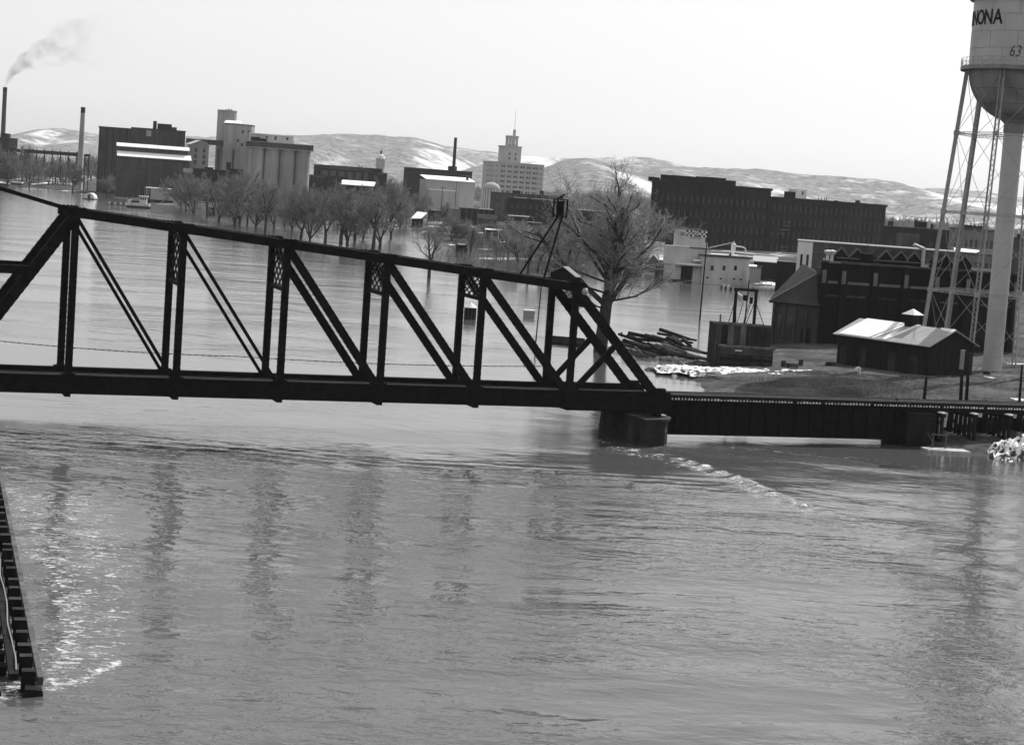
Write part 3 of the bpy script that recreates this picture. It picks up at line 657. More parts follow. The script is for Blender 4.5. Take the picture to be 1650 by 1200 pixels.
# ================================================================== BUILDINGS
class Bld:      # frame: x along the front wall (from its left end), y back from it, z up
    def __init__(s, name, label, cat, tl, tr, Yl, Yr, depth, z0=0.0, ztop=None, group=None):
        A = atY(tl[0], tl[1], Yl)
        if Yr is None:      # front square to the sight line of its nearer corner
            e0 = ray(*tl); e1 = ray(*tr); kk = e0 if e0[0] > 0 else e1
            Yr = Yl*(kk[1]*e0[1]+kk[0]*e0[0])/e0[1]/((kk[1]*e1[1]+kk[0]*e1[0])/e1[1])
        B = atY(tr[0], tr[1], Yr)
        s.A = A; s.ang = math.atan2(B[1]-A[1], B[0]-A[0]); s.W = math.hypot(B[0]-A[0], B[1]-A[1]); s.D = depth
        s.z0 = z0; s.zt = (A[2]+B[2])/2 if ztop is None else ztop
        s.root = thing(name, label, cat, (A[0], A[1], z0), s.ang, group)
        s.H = s.zt-z0; s.k = 0.0
        s.ux = np.array([math.cos(s.ang), math.sin(s.ang)]); s.uy = np.array([-math.sin(s.ang), math.cos(s.ang)])
        s.cache = {}
    def loc(s, px, py, back=0.0):         # where a sight line meets the plane y = back; local (x, z)
        d = ray(px, py); q = s.A[:2]+s.uy*back; k = (q@s.uy)/(d[:2]@s.uy); p = d*k
        return float((p[:2]-s.A[:2])@s.ux), float(CAMH+p[2]-s.z0)
    def part(s, name, mb, mat, **k): return part(name, mb, mat, s.root, **k)
    def wall(s, mat, rects=(), x0=0, x1=None, y=0.0, zb=0.0, zt=None, depth=None, name='wall', rev=.22, back=True):
        x1 = s.W if x1 is None else x1; zt = s.H if zt is None else zt; depth = s.D if depth is None else depth
        mb = MB(); rects = [r for r in rects if r[0] > x0+.01 and r[1] < x1-.01 and r[2] > zb+.01 and r[3] < zt-.01]
        xs = sorted({x0, x1, *[r[0] for r in rects], *[r[1] for r in rects]}); zs = sorted({zb, zt, *[r[2] for r in rects], *[r[3] for r in rects]})
        for i in range(len(xs)-1):
            cx = (xs[i]+xs[i+1])/2; col = [r for r in rects if r[0] < cx < r[1]]
            for j in range(len(zs)-1):
                cz = (zs[j]+zs[j+1])/2
                if any(r[2] < cz < r[3] for r in col): continue
                mb.add([(xs[i], y, zs[j]), (xs[i+1], y, zs[j]), (xs[i+1], y, zs[j+1]), (xs[i], y, zs[j+1])], [(0, 1, 2, 3)])
        for a, b, c, d in rects:
            mb.add([(a, y, c), (b, y, c), (b, y, d), (a, y, d), (a, y+rev, c), (b, y+rev, c), (b, y+rev, d), (a, y+rev, d)], [(0, 1, 5, 4), (1, 2, 6, 5), (2, 3, 7, 6), (3, 0, 4, 7)])
        yb = y+depth
        mb.add([(x0, y, zb), (x1, y, zb), (x1+depth*s.k, yb, zb), (x0+depth*s.k, yb, zb), (x0, y, zt), (x1, y, zt), (x1+depth*s.k, yb, zt), (x0+depth*s.k, yb, zt)], [(1, 2, 6, 5), (2, 3, 7, 6), (3, 0, 4, 7), (4, 5, 6, 7)])
        s.part(name, mb, mat); s.y = y
        return s
    def windows(s, rects, y=0.0, rev=.22, arch=False, bars=(1, 1), fm=None, gl=None):
        fm = fm or M['framedk']; gl = gl or M['glass']
        for a, b, c, d in rects:
            w, h = round(b-a, 2), round(d-c, 2); key = (w, h, arch, bars, fm.name)
            if key not in s.cache:
                mb = MB(); t = min(.14, w*.12)
                mb.box(-w/2, w/2, rev-.02, rev, 0, h, 1)
                mb.box(-w/2, -w/2+t, rev-.10, rev-.02, 0, h); mb.box(w/2-t, w/2, rev-.10, rev-.02, 0, h)
                mb.box(-w/2+t, w/2-t, rev-.10, rev-.02, 0, t); mb.box(-w/2+t, w/2-t, rev-.10, rev-.02, h-t, h)
                for i in range(bars[0]): x = -w/2+w*(i+1)/(bars[0]+1); mb.box(x-t*.35, x+t*.35, rev-.08, rev-.02, t, h-t)
                for i in range(bars[1]): z = h*(i+1)/(bars[1]+1); mb.box(-w/2+t, w/2-t, rev-.07, rev-.02, z-t*.35, z+t*.35)
                if arch:      # brick corners that round the head
                    for sg in (-1, 1):
                        pts = [(sg*w/2, h)]+[(sg*w/2*math.sin(q), h-w*.32*(1-math.cos(q))) for q in np.linspace(0, math.pi/2, 6)]
                        mb.prism(pts if sg < 0 else pts[::-1], .01, rev-.02, 2)
                s.cache[key] = mb.mesh('window', [fm, gl, arch if arch else fm])
            link('window', s.cache[key], s.root, ((a+b)/2, y, c))
        return s
    def grid(s, x0, x1, n, zrows, w, h, skip=()):
        out = []
        for j, z in enumerate(zrows):
            for i in range(n):
                if (i, j) in skip: continue
                x = x0+(x1-x0)*(i+.5)/n; out.append((round(x-w/2, 3), round(x+w/2, 3), round(z, 3), round(z+h, 3)))
        return out
    def box(s, name, mat, x0, x1, y0, y1, z0, z1): return s.part(name, MB().box(x0, x1, y0, y1, z0, z1), mat)
    def pbox(s, name, mat, tl, br_, depth, back=0.0, z0=None):     # box whose front face spans two corner points seen in the plane y = back
        a, zt = s.loc(tl[0], tl[1], back); b, _ = s.loc(br_[0], tl[1]+(br_[0]-tl[0])*.07, back); _, zb = s.loc(br_[0], br_[1], back)
        return s.part(name, MB().box(a, b, back, back+depth, zb if z0 is None else z0, zt), mat)
    def gable(s, name, mat, x0, x1, y0, y1, ze, zr, over=.3, along='x', snow=None, thick=.18, gmat=None):
        # pitched roof: ridge along x (or y); gable ends filled
        ym = (y0+y1)/2; xm = (x0+x1)/2
        if along == 'x': slopes = [((x0-over, y0-over), (x1+over, y0-over), (x1+over, ym), (x0-over, ym)), ((x1+over, y1+over), (x0-over, y1+over), (x0-over, ym), (x1+over, ym))]; run = (y1-y0)/2
        else: slopes = [((x0-over, y0-over), (xm, y0-over), (xm, y1+over), (x0-over, y1+over)), ((xm, y0-over), (x1+over, y0-over), (x1+over, y1+over), (xm, y1+over))]; run = (x1-x0)/2
        k = (zr-ze)/run
        def hz(p): return zr-k*(abs(p[1]-ym) if along == 'x' else abs(p[0]-xm))
        for q in slopes:
            mb = MB(); mb.hexa([(a, b, hz((a, b))) for a, b in q]+[(a, b, hz((a, b))+thick) for a, b in q]); s.part(name, mb, mat)
        g = MB()
        if along == 'x':
            for x, e in ((x0, .02), (x1-.25, -.02)): g.add([(x, y0, ze), (x, y1, ze), (x, ym, zr), (x+.25, y0, ze), (x+.25, y1, ze), (x+.25, ym, zr)], [(0, 1, 2), (5, 4, 3), (0, 3, 4, 1), (1, 4, 5, 2), (2, 5, 3, 0)])
        else:
            for y in (y0, y1-.25): g.add([(x0, y, ze), (x1, y, ze), (xm, y, zr), (x0, y+.25, ze), (x1, y+.25, ze), (xm, y+.25, zr)], [(0, 1, 2), (5, 4, 3), (0, 3, 4, 1), (1, 4, 5, 2), (2, 5, 3, 0)])
        s.part('gable_wall', g, gmat or mat)
        return hz
    def slab(s, name, mat, q, zs, th): # sloped sheet: 4 plan corners with heights
        mb = MB(); mb.hexa([(a, b, z) for (a, b), z in zip(q, zs)]+[(a, b, z+th) for (a, b), z in zip(q, zs)]); s.part(name, mb, mat)
def chimney(name, label, top, Y, r0, r1, m, band=0, capm=None, z0=0.0, group=None):
    P = atY(top[0], top[1], Y); H = P[2]-z0; t = thing(name, label, 'chimney', (P[0], P[1], z0), 0, group)
    n = 20; hs = H-band
    mb = MB(); rb = r0+(r1-r0)*hs/H
    mb.lathe([(r0*1.15, 0), (r0*1.15, 1.5), (r0, 1.6), (rb, hs)], n); part('shaft', mb, m, t, smooth=True)
    mb = MB(); mb.lathe([(rb+.03, hs), (r1+.03, H-.5), (r1+.16, H-.45), (r1+.16, H), (r1*.7, H), (r1*.7, H-2)], n); part('crown_band', mb, capm or m, t, smooth=False)
    return t

# ---------- far shore, by the two chimneys
chimney('smoking_chimney', 'tall tapered chimney with smoke drifting from its dark top', (8.3, 141), 1260, 1.75, 1.35, M['brickmid'], 3.0, M['brick'])
b = Bld('boiler_house', 'dark boiler house at the foot of the smoking chimney', 'building', (-40, 220), (14, 222), 1225, 1225, 22)
b.wall(M['brick'], r := b.grid(2, b.W-1, 7, (6, 14), 1.4, 3.2)).windows(r)
b.box('roof_house', M['brick'], b.W-5.0, b.W-1.0, 1, 8, b.H, b.H+3.0); b.box('roof', M['roof'], -.3, b.W+.3, -.3, 22.3, b.H, b.H+.3)
cv = Bld('coal_conveyor', 'long thin covered coal conveyor running to the pale chimney', 'conveyor', (14, 238), (128, 247.5), 1215, 1120, 2.6)
cv.box('gallery', M['brick'], 0, cv.W, 0, 2.6, cv.H-2.2, cv.H)
for k in range(9):
    x = cv.W*(k+.5)/9; mb = MB(); mb.beam((x-.8, .3, 0), (x, 1.2, cv.H-2.2), .3, .3); mb.beam((x+.8, 2.3, 0), (x, 1.4, cv.H-2.2), .3, .3); mb.box(x-.2, x+.2, 1, 1.4, cv.H, cv.H+.9); cv.part('bent', mb, M['darktimber'])
chimney('concrete_chimney', 'pale concrete chimney with a dark banded top beside the dark mill', (134, 173), 1095, 1.9, 1.25, M['concrete'], 3.3, M['brick'])
b = Bld('coal_hoist', 'small dark coal hoist on legs beside the pale chimney', 'hoist', (135.5, 248), (143.5, 249), 1090, 1090, 3)
b.box('cabin', M['brick'], 0, b.W, 0, 3, b.H-1.4, b.H)
for x in (.2, b.W-.5):
    mb = MB(); mb.box(x, x+.3, .3, .6, 0, b.H-1.4); mb.box(x, x+.3, 2.4, 2.7, 0, b.H-1.4); mb.beam((x, .45, 12), (b.W-x, .45, b.H-2), .2, .2); b.part('leg', mb, M['darktimber'])
# ---------- mill and elevators
b = Bld('flour_mill', 'plain dark windowless mill block standing next to the pale chimney', 'mill', (160, 205), (213, 208.5), 1060, 1064, 24)
r = [q for q in b.grid(1, b.W-1, 5, (5, 11, 17, 23, 29), 1.0, 1.6)]
b.wall(M['brickmid'], r).windows(r); b.box('cornice', M['brick'], -.4, b.W+.2, -.4, 24, b.H, b.H+.5)
for k in range(5): x = b.W*(k+.02)/5+.3; b.box('pilaster', M['brick'], x, x+.5, -.22, 0, 0, b.H)
b = Bld('mill_tower', 'dark mill block with roof boxes and a vent behind the snowy malthouse', 'mill', (211.5, 206.5), (299, 212), 1045, 1051, 22)
r = b.grid(9, b.W-1, 6, (26, 31.5), 1.1, 1.6)
b.wall(M['brickmid'], r).windows(r); b.box('cornice', M['brick'], -.2, b.W+.3, -.3, 22, b.H, b.H+.4)
b.pbox('bay', M['brickmid'], (211.5, 207), (224, 300), 1.0, -1.1, 0); b.pbox('patch', M['paleconc'], (236, 210), (244, 220), .1, -.12)
b.pbox('vent_stack', M['brick'], (247, 195), (253, 210), 2, 4); b.pbox('roof_house', M['brick'], (254, 199), (277, 212), 8, 4); b.pbox('roof_house', M['brickmid'], (277, 205), (285, 213), 6, 5)
b = Bld('malthouse', 'long malthouse with two snow covered roof bands and a raised monitor', 'building', (191, 252), (306, 260), 1000, 1010, 16)
r = b.grid(1.5, b.W-1.5, 11, (3, 9, 15), 1.1, 2.0)
b.wall(M['brickmid'], r).windows(r)
for k in range(12): x = .1+(b.W-.7)*k/11; b.box('pilaster', M['brickmid'], x, x+.5, -.18, 0, 0, b.H-.3)
q = [(-.8, -.9), (b.W+.8, -.9), (b.W+.8, 5.2), (-.8, 5.2)]
b.slab('lower_roof', M['roof'], q, (b.H, b.H, b.H+2.6, b.H+2.6), .2); b.slab('snow', M['snow'], [(-.8, -.9), (b.W+.8, -.9), (b.W+.8, 5.1), (-.8, 5.1)], (b.H+.21, b.H+.21, b.H+2.8, b.H+2.8), .2)
r = [(x-.6, x+.6, b.H+3.4, b.H+4.6) for x in np.linspace(4, b.W-3, 5)]
b.wall(M['brickmid'], r, y=5.2, zb=b.H-.5, zt=b.H+5.2, depth=6, name='monitor_wall', x0=-.4, x1=b.W-.6); b.windows(r, 5.2)
b.slab('upper_roof', M['roof'], [(-1, 4.5), (b.W, 4.5), (b.W, 8.2), (-1, 8.2)], (b.H+5.2, b.H+5.2, b.H+7.0, b.H+7.0), .2)
b.slab('snow', M['snow'], [(-1, 4.5), (b.W*.55, 4.5), (b.W*.55, 8.1), (-1, 8.1)], (b.H+5.42, b.H+5.42, b.H+7.2, b.H+7.2), .22); b.slab('snow', M['snow'], [(b.W*.555, 4.5), (b.W, 4.5), (b.W, 8.1), (b.W*.555, 8.1)], (b.H+5.42, b.H+5.42, b.H+7.2, b.H+7.2), .18)
b.slab('rear_roof', M['roof'], [(-1, 8.2), (b.W, 8.2), (b.W, 11.8), (-1, 11.8)], (b.H+7.0, b.H+7.0, b.H+5.2, b.H+5.2), .2)
b.pbox('roof_tank', M['white'], (299, 232), (303, 242), 1.5, 12)
b = Bld('gabled_elevator', 'narrow gabled elevator house between the malthouse and the round silo', 'building', (308, 232), (337, 234), 1030, 1034, 12)
xs_ = [b.W*.28, b.W*.74]; r = [(x-.7, x+.7, z, z+1.9) for x in xs_ for z in (b.H-4.2, b.H-7.6, b.H-10.8)]
b.wall(M['concrete'], r).windows(r); b.gable('roof', M['snow'], 0, b.W, 0, 12, b.H, b.H+2.2, .5, 'y', gmat=M['concrete'])
b = Bld('conveyor_bridge', 'enclosed conveyor bridge joining the gabled elevator to the round silo', 'conveyor', (300, 223.5), (372, 228.5), 1042, 1046, 3.2)
b.box('gallery', M['brickmid'], 0, b.W, 0, 3.2, b.H-2.6, b.H); b.box('roof', M['roof'], 0, b.W, -.2, 3.4, b.H, b.H+.25)
mb = MB(); mb.tube((b.W*.6, 1, 6), (b.W*.98, 1, 17), .25, .25, 6); b.part('spout', mb, M['brickmid'])
for k in range(7): x = b.W*(k+.5)/7; b.box('rib', M['brick'], x-.15, x+.15, -.08, 0, b.H-2.6, b.H)
# tall silo
P = atY(366.5, 178, 1055); t = thing('round_silo', 'tallest pale round concrete silo rising above the other elevators', 'silo', (P[0], P[1], 0))
mb = MB(); R = 15.3/3000*1055
mb.lathe([(R, 0), (R, P[2]-1), (R+.12, P[2]-.9), (R+.12, P[2]), (R-.5, P[2]), (R-.5, P[2]-.8), (0, P[2]-.8)], 40); part('shell', mb, M['concrete'], t, smooth=False)
mb = MB(); mb.lathe([(.35, P[2]-.8), (.35, P[2]+.9), (0, P[2]+1.1)], 8, (1.0, -1, 0)); mb.lathe([(.3, P[2]-.8), (.3, P[2]+.6), (0, P[2]+.6)], 8, (2.2, -1, 0)); mb.lathe([(.4, P[2]-.8), (.4, P[2]+.5), (0, P[2]+.6)], 8, (-.4, -1, 0)); part('roof_vent', mb, M['brick'], t)
mb = MB(); mb.tube((2.6, -1, P[2]-.8), (2.6, -1, P[2]+3.2), .06, .04, 5); part('aerial', mb, M['brick'], t)
for dx in (-3.2, -2.2):
    mb = MB(); mb.box(dx, dx+.5, -5.6, -4.6, 2, 30); part('downpipe', mb, M['brickmid'], t) if dx == -3.2 else None
# workhouse with curved front
P = atY(384.5, 200.5, 1025); t = thing('work_house', 'round cornered concrete work house between the tall silo and the silo row', 'building', (P[0], P[1], 0))
R = 22.3/3000*1025; H = P[2]
mb = MB(); pts = [(R*math.cos(a)*1.0, -R*.62*math.sin(a)) for a in np.linspace(0, math.pi, 15)]; pts = [(R, 9)]+pts+[(-R, 9)]
mb.flat(pts[::-1], 0, H); part('wall', mb, M['concrete'], t)
mb = MB(); mb.flat([(x*1.015, y*1.015) for x, y in pts[::-1]], H-.5, H+.1); part('cornice', mb, M['brickmid'], t)
mb = MB(); mb.hexa([(-R-.2, -1.5, H+.1), (R*.15, -1.5, H+.1), (R*.15, 5, H+1.6), (-R-.2, 5, H+1.6), (-R-.2, -1.5, H+.4), (R*.15, -1.5, H+.4), (R*.15, 5, H+1.9), (-R-.2, 5, H+1.9)]); part('snow', mb, M['snow'], t)
for (ax, z) in ((.42, H-4), (.82, H-4), (.42, H-11), (.82, H-10), (.1, H-9)):
    a = math.acos(ax); x, y = R*math.cos(a), -R*.62*math.sin(a); n_ = Vector((math.cos(a)/1, -math.sin(a)/.62, 0)).normalized()
    mb = MB(); mb.beam(Vector((x, y, z))-n_*.2, Vector((x, y, z))+n_*.05, 1.3, 1.6); wn = part('window', mb, M['framedk'], t)
    mb = MB(); mb.beam(Vector((x, y, z))+n_*.051, Vector((x, y, z))+n_*.06, 1.05, 1.35); part('pane', mb, M['glass'], wn)
mb = MB(); mb.box(-R*.62, -R*.30, -R*.62*.95-.2, -R*.3, 0, H-21); part('leg_casing', mb, M['brick'], t)
mb = MB(); mb.box(-R*.22, -R*.12, -R*.62-.2, -R*.5, 0, H-14); part('downpipe', mb, M['brickmid'], t)
mb = MB(); mb.box(-R*.2, R*.65, -R*.62-6, -R*.62-.3, 0, 19.5); part('loading_shed', mb, M['brick'], t)
# silo row
A = atY(403, 237, 990); B_ = atY(503, 244.5, 1000); ang = math.atan2(B_[1]-A[1], B_[0]-A[0]); W_ = math.hypot(B_[0]-A[0], B_[1]-A[1]); H = (A[2]+B_[2])/2
t = thing('silo_row', 'row of joined round concrete grain silos with a conveyor gallery on top', 'silo', (A[0], A[1], 0), ang)
R = W_/8
for row in (0, 1):
    for k in range(4):
        mb = MB(); mb.lathe([(R*.985, 0), (R*.985, H), (0, H)], 36, (R+2*R*k, R+2*R*row, 0)); part('silo', mb, M['concrete'], t, smooth=False)
mb = MB(); mb.box(.3, W_-.3, R, 3*R, 0, H-.1); part('star_bin', mb, M['concrete'], t)
mb = MB(); mb.box(-.3, W_+.9, -.25, 4*R+.3, H, H+.35); part('deck_slab', mb, M['paleconc'], t)
mb = MB(); mb.box(.2, W_+.6, .3, 4*R-.5, H+.35, H+3.1); gal = part('gallery', mb, M['brickmid'], t)
mb = MB(); mb.box(0, W_+.8, .1, 4*R-.3, H+3.1, H+3.35); part('gallery_roof', mb, M['paleconc'], t)
for k in range(14):
    x = 1+(W_-1)*k/14+rnd.uniform(0, .6)
    mb = MB(); mb.box(x, x+rnd.choice((.8, 1.2, 1.6)), .24, .3, H+.7, H+2.7); part('window', mb, M['glass'], t)
mb = MB(); mb.box(1.0, W_*.72, 6, 11, H+3.3, H+7.2); part('headhouse', mb, M['millwall'], t)
mb = MB(); mb.box(.6, W_*.735, 5.6, 11.4, H+7.2, H+7.7); part('snow', mb, M['snow'], t)
for x, w_, z, h in ((W_*.27, 1.1, 5.3, 1.2), (W_*.41, 1.3, 4.6, 2.0), (W_*.60, 1.3, 5.2, 1.4)):
    mb = MB(); mb.box(x, x+w_, 5.93, 6, H+z, H+z+h); part('window', mb, M['glass'], t)
mb = MB()
for k in range(4): x = W_*(.25+.15*k); mb.add([(x, 4.6, H+3.36), (x+1.1, 4.6, H+3.36), (x+1.1, 5.95, H+3.36), (x+1.1, 4.6, H+5), (x+1.1, 5.95, H+5), (x, 5.95, H+3.36)], [(0, 1, 3), (1, 2, 4, 3), (0, 3, 4, 5), (2, 5, 4)])
part('ventilator', mb, M['white'], t)
mb = MB(); mb.box(.9, 5.2, 2.2, 5.0, H+3.36, H+5.6); mb.box(5.4, 9.2, 2.5, 4.8, H+3.36, H+5.0); part('dust_collector', mb, M['brick'], t)
for z, dx in ((H+3.9, 0), (H+5.1, 0)):
    mb = MB(); mb.tube((.5, 2.1, z), (W_*.3, 2.1, z-.3), .1, .1, 6); part('duct', mb, M['brick'], t)
b = Bld('elevator_annex', 'low dark annex with a broken roofline in front of the round silo', 'building', (312, 272), (374, 276), 985, 990, 10)
b.wall(M['brick']); b.pbox('roof_house', M['brick'], (331, 269), (344, 276), 4, 2); b.box('roof', M['roof'], -.3, b.W+.3, -.3, 10.3, b.H, b.H+.3); b.pbox('tank', M['paleconc'], (296, 271), (311, 279), 3, -1)
# ---------- river edge below the elevators
b = Bld('transit_shed', 'grey metal clad transit shed on piles at the water behind the towboat', 'building', (233, 302), (281, 306), 918, 921, 12)
b.box('wall', M['greyroof'], 0, b.W, 0, 12, b.H-5.6, b.H)
for k in range(14): x = b.W*k/14; b.box('cladding_panel', M['greyroof'], x+.02, x+b.W/14-.02, -.06, -.005, b.H-5.6, b.H-.05)
b.box('snow', M['snow'], b.W*.05, b.W*.95, -.1, 11, b.H, b.H+.25); b.box('undercroft', M['brick'], .4, b.W-.4, 1.5, 11, -1, b.H-5.6)
for k in range(7): x = .3+(b.W-.9)*k/6; b.box('pile', M['darktimber'], x, x+.35, .1, .45, -1, b.H-5.6)
b.pbox('roof_tank', M['brickmid'], (258, 298), (265, 306), 2.4, 5)
mb = MB(); mb.beam((b.W*.55, -3.5, .3), (b.W*.8, -.2, 3.2), .9, .15); b.part('gangway', mb, M['timber'])
# towboat
P = ground(224, 335.5); t = thing('towboat', 'small towboat with dark hull, pale deckhouse and tall pilothouse near the shed', 'boat', (P[0], P[1], 0), .10)
mb = MB(); mb.hexa([(-5.0, -1.7, -.4), (4.6, -1.7, -.4), (4.6, 1.7, -.4), (-5.0, 1.7, -.4), (-5.3, -1.9, .95), (5.0, -1.9, .95), (5.0, 1.9, .95), (-5.3, 1.9, .95)]); mb.box(-5.4, 5.1, -2, -1.9, .75, 1.0); part('hull', mb, M['drum'], t)
mb = MB(); mb.box(-4.9, -3.4, -1.2, 1.2, .95, 3.4); mb.box(-2.9, 1.2, -1.3, 1.3, .95, 2.2); mb.box(1.2, 4.6, -1.5, 1.5, .95, 2.1); part('deckhouse', mb, M['boatwhite'], t)
mb = MB(); mb.box(.2, 3.2, -1.1, 1.1, 2.2, 5.0); part('pilothouse', mb, M['boatwhite'], t)
mb = MB(); mb.box(-.2, 3.7, -1.5, 1.5, 5.0, 5.35); part('pilothouse_roof', mb, M['snow'], t)
for x in (.45, 1.45, 2.4): mb = MB(); mb.box(x, x+.7, -1.16, -1.1, 3.7, 4.6); part('window', mb, M['glass'], t)
mb = MB(); mb.box(-3.3, 0, -1.36, -1.3, 2.25, 3.0); mb.box(-3.3, 0.1, -1.4, 1.4, 3.0, 3.1); mb.box(-3.2, -3.1, -1.36, -1.3, 2.1, 3.0); part('awning', mb, M['brickmid'], t)
mb = MB(); mb.tube((-4.4, 0, 3.4), (-4.4, 0, 4.8), .22, .2, 10); part('funnel', mb, M['drum'], t)
mb = MB()
for k in range(8): mb.box(1.3+k*.45, 1.36+k*.45, -1.88, -1.82, .95, 1.9)
mb.box(1.3, 4.6, -1.88, -1.82, 1.85, 1.92); part('railing', mb, M['boatwhite'], t)
for k in range(5):
    P = ground(211+3.4*k, 333.5-1.2); mb = MB(); mb.tube((0, 0, -1), (rnd.uniform(-.1, .1), 0, 8.6-.15*k), .34, .28, 10)
    o = tag(link('mooring_pile', mb.mesh('mooring_pile', M['darktimber']), None, (P[0], P[1]+22, 0)), 'dark mooring pile standing close together with others behind the towboat', 'pile', 'mooring piles behind the towboat')
P = ground(190, 331); t = thing('work_float', 'low work float loaded with white drums beside the towboat', 'float', (P[0], P[1], 0), .1)
mb = MB(); mb.box(-4.2, 4.6, -1.2, 1.2, -.2, .35); part('deck', mb, M['timber'], t)
for k, x in enumerate((-3.6, -2.7, -1.2, -.3, 1.2, 2.2, 3.6)):
    mb = MB(); mb.lathe([(0, .36), (.42, .36), (.42, 1.5-.1*(k % 3)), (0, 1.5-.1*(k % 3))], 10, (x, rnd.uniform(-.5, .5), 0)); part('drum', mb, M['boatwhite'] if k % 2 == 0 else M['drum'], t)
P = ground(145, 321.5); t = thing('boathouse', 'white round roofed floating boathouse out on the water', 'boathouse', (P[0], P[1], 0), -.12)
mb = MB(); pts = [(2.6*math.cos(a), .5+2.7*math.sin(a)) for a in np.linspace(0, math.pi, 14)]; mb.prism([(x, z) for x, z in pts], -1.5, 3.2); part('shell', mb, M['boatwhite'], t)
mb = MB(); mb.box(-3.0, 3.0, -2.2, 3.6, -.2, .5); part('float', mb, M['drum'], t)
mb = MB(); mb.box(-.7, .7, -1.54, -1.5, .5, 2.3); part('door', mb, M['brickmid'], t)
P = ground(315, 341); t = thing('cabin_boat', 'small white cabin boat moored in front of the bare trees', 'boat', (P[0], P[1], 0), .1)
mb = MB(); mb.hexa([(-1.6, -.5, -.2), (1.5, -.5, -.2), (1.5, .5, -.2), (-1.6, .5, -.2), (-2.5, -.8, .8), (1.9, -.9, .6), (1.9, .9, .6), (-2.5, .8, .8)]); part('hull', mb, M['boatwhite'], t)
mb = MB(); mb.hexa([(-.9, -.65, .6), (1.2, -.65, .6), (1.2, .65, .6), (-.9, .65, .6), (-.6, -.55, 1.6), (1.1, -.55, 1.6), (1.1, .55, 1.6), (-.6, .55, 1.6)]); part('cabin', mb, M['boatwhite'], t)
mb = MB(); mb.box(-.4, .9, -.66, -.62, 1.0, 1.4); part('window', mb, M['glass'], t)
P = ground(339, 347); t = thing('flooded_shed', 'small dark flooded shed among the trees beside the white cabin boat', 'shed', (P[0], P[1], 0), .1)
mb = MB(); mb.box(-1.7, 1.7, 0, 3, -.5, 3.0); part('wall', mb, M['brick'], t); mb = MB(); mb.box(-1.9, 1.9, -.2, 3.2, 3.0, 3.2); part('roof', mb, M['roof'], t)
# barges and snowy walkways along the far left shore
for (x0, x1, y, h, lab) in ((-25, 12, 300, 2.2, 'snow topped barge moored at the shore below the smoking chimney'), (17, 35, 300.5, 2.6, 'dark barge with a bright snow deck beside the floating walkway'), (86, 115, 301, 2.2, 'long low barge moored between the bare trees and the boathouse')):
    P = ground((x0+x1)/2, y); L = (x1-x0)/3000*P[1]; t = thing('barge', lab, 'barge', (P[0], P[1], 0), .08)
    mb = MB(); mb.hexa([(-L/2+.8, 0, -.3), (L/2-.8, 0, -.3), (L/2-.8, 6, -.3), (-L/2+.8, 6, -.3), (-L/2, 0, h-.5), (L/2, 0, h-.5), (L/2, 6, h-.5), (-L/2, 6, h-.5)]); part('hull', mb, M['brickmid'], t)
    mb = MB(); mb.box(-L/2+.2, L/2-.2, .2, 5.8, h-.5, h); part('snow', mb, M['snow'], t)
for (p, q, lab) in (((48, 298.5), (82, 295.5), 'snow covered floating walkway slanting out from the shore barges'), ((128, 291), (188, 284), 'long sloping gangway with snow along the foot of the dark mill'), ((167, 299), (184, 296.5), 'short snowy landing ramp below the dark mill')):
    a = Vector(ground(p[0], p[1], 1.0)); c = Vector(ground(q[0], q[1], 2.2)) if p[0] < 100 else Vector(atY(q[0], q[1], a.y+30)); t = thing('walkway', lab, 'walkway', a)
    mb = MB(); mb.beam((0, 0, 0), c-a, 2.6, .5); part('deck', mb, M['timber'], t); mb = MB(); mb.beam((0, 0, .4), c-a+Vector((0, 0, .4)), 2.4, .25); part('snow', mb, M['snow'], t)
    for k in range(5): v = (c-a)*(k/4); mb = MB(); mb.box(v.x-.2, v.x+.2, v.y-.2, v.y+.2, -a.z-1, v.z-.2); part('pile', mb, M['darktimber'], t)
# ---------- downtown
b = Bld('power_plant', 'long low dark plant with tall windows between pilasters left of the dome', 'building', (515, 265.5), (616, 274), 1080, 1090, 20); b.root['label'] = 'long dark plant with tall windows between pale pilasters below the domed tower'
n = 6; bay = b.W*.80/n; r = []
for i in range(n):
    for j in range(3): x = b.W*.02+bay*i+.9+(bay-1.6)*(j+.5)/3; r.append((x-.55, x+.55, b.H-7.2, b.H-2.6))
b.wall(M['brick'], r).windows(r, bars=(1, 3), fm=M['frame'])
for i in range(n+1): x = b.W*.02+bay*i; b.box('pilaster', M['brickmid'], x, x+.5, -.25, 0, 0, b.H-1.8)
b.box('parapet', M['brickmid'], 0, b.W*.84, -.3, .3, b.H-1.7, b.H+.1); b.box('coping', M['brick'], -.2, b.W+.2, -.4, 20, b.H+.1, b.H+.4)
for x in (b.W*.70, b.W*.745):
    mb = MB(); mb.lathe([(.7, b.H+.4), (.7, b.H+1.6), (.1, b.H+3.0), (.04, b.H+6.5), (0, b.H+6.6)], 8, (x, 14, 0)); b.part('roof_spire', mb, M['white'])
b = Bld('plant_wing', 'plain dark brick wing at the end of the long plant near the dome', 'building', (604, 278.5), (624, 280.5), 1060, 1062, 18)
b.wall(M['brick']); b.box('coping', M['brick'], -.2, b.W+.2, -.2, 18, b.H, b.H+.3); b.pbox('window', M['frame'], (608, 279.8), (617, 281), .05, -.06)
b = Bld('low_wing', 'low dark flat roofed wing beside the silo row', 'building', (494, 282), (560, 286), 1040, 1045, 12)
r = b.grid(1, b.W*.4, 4, (b.H-3.2,), 1.2, 1.5); b.wall(M['brick'], r).windows(r); b.box('roof', M['roof'], -.2, b.W+.2, -.3, 12, b.H, b.H+.3); b.box('parapet', M['brickmid'], 0, b.W*.45, -.3, 0, b.H-1.2, b.H)
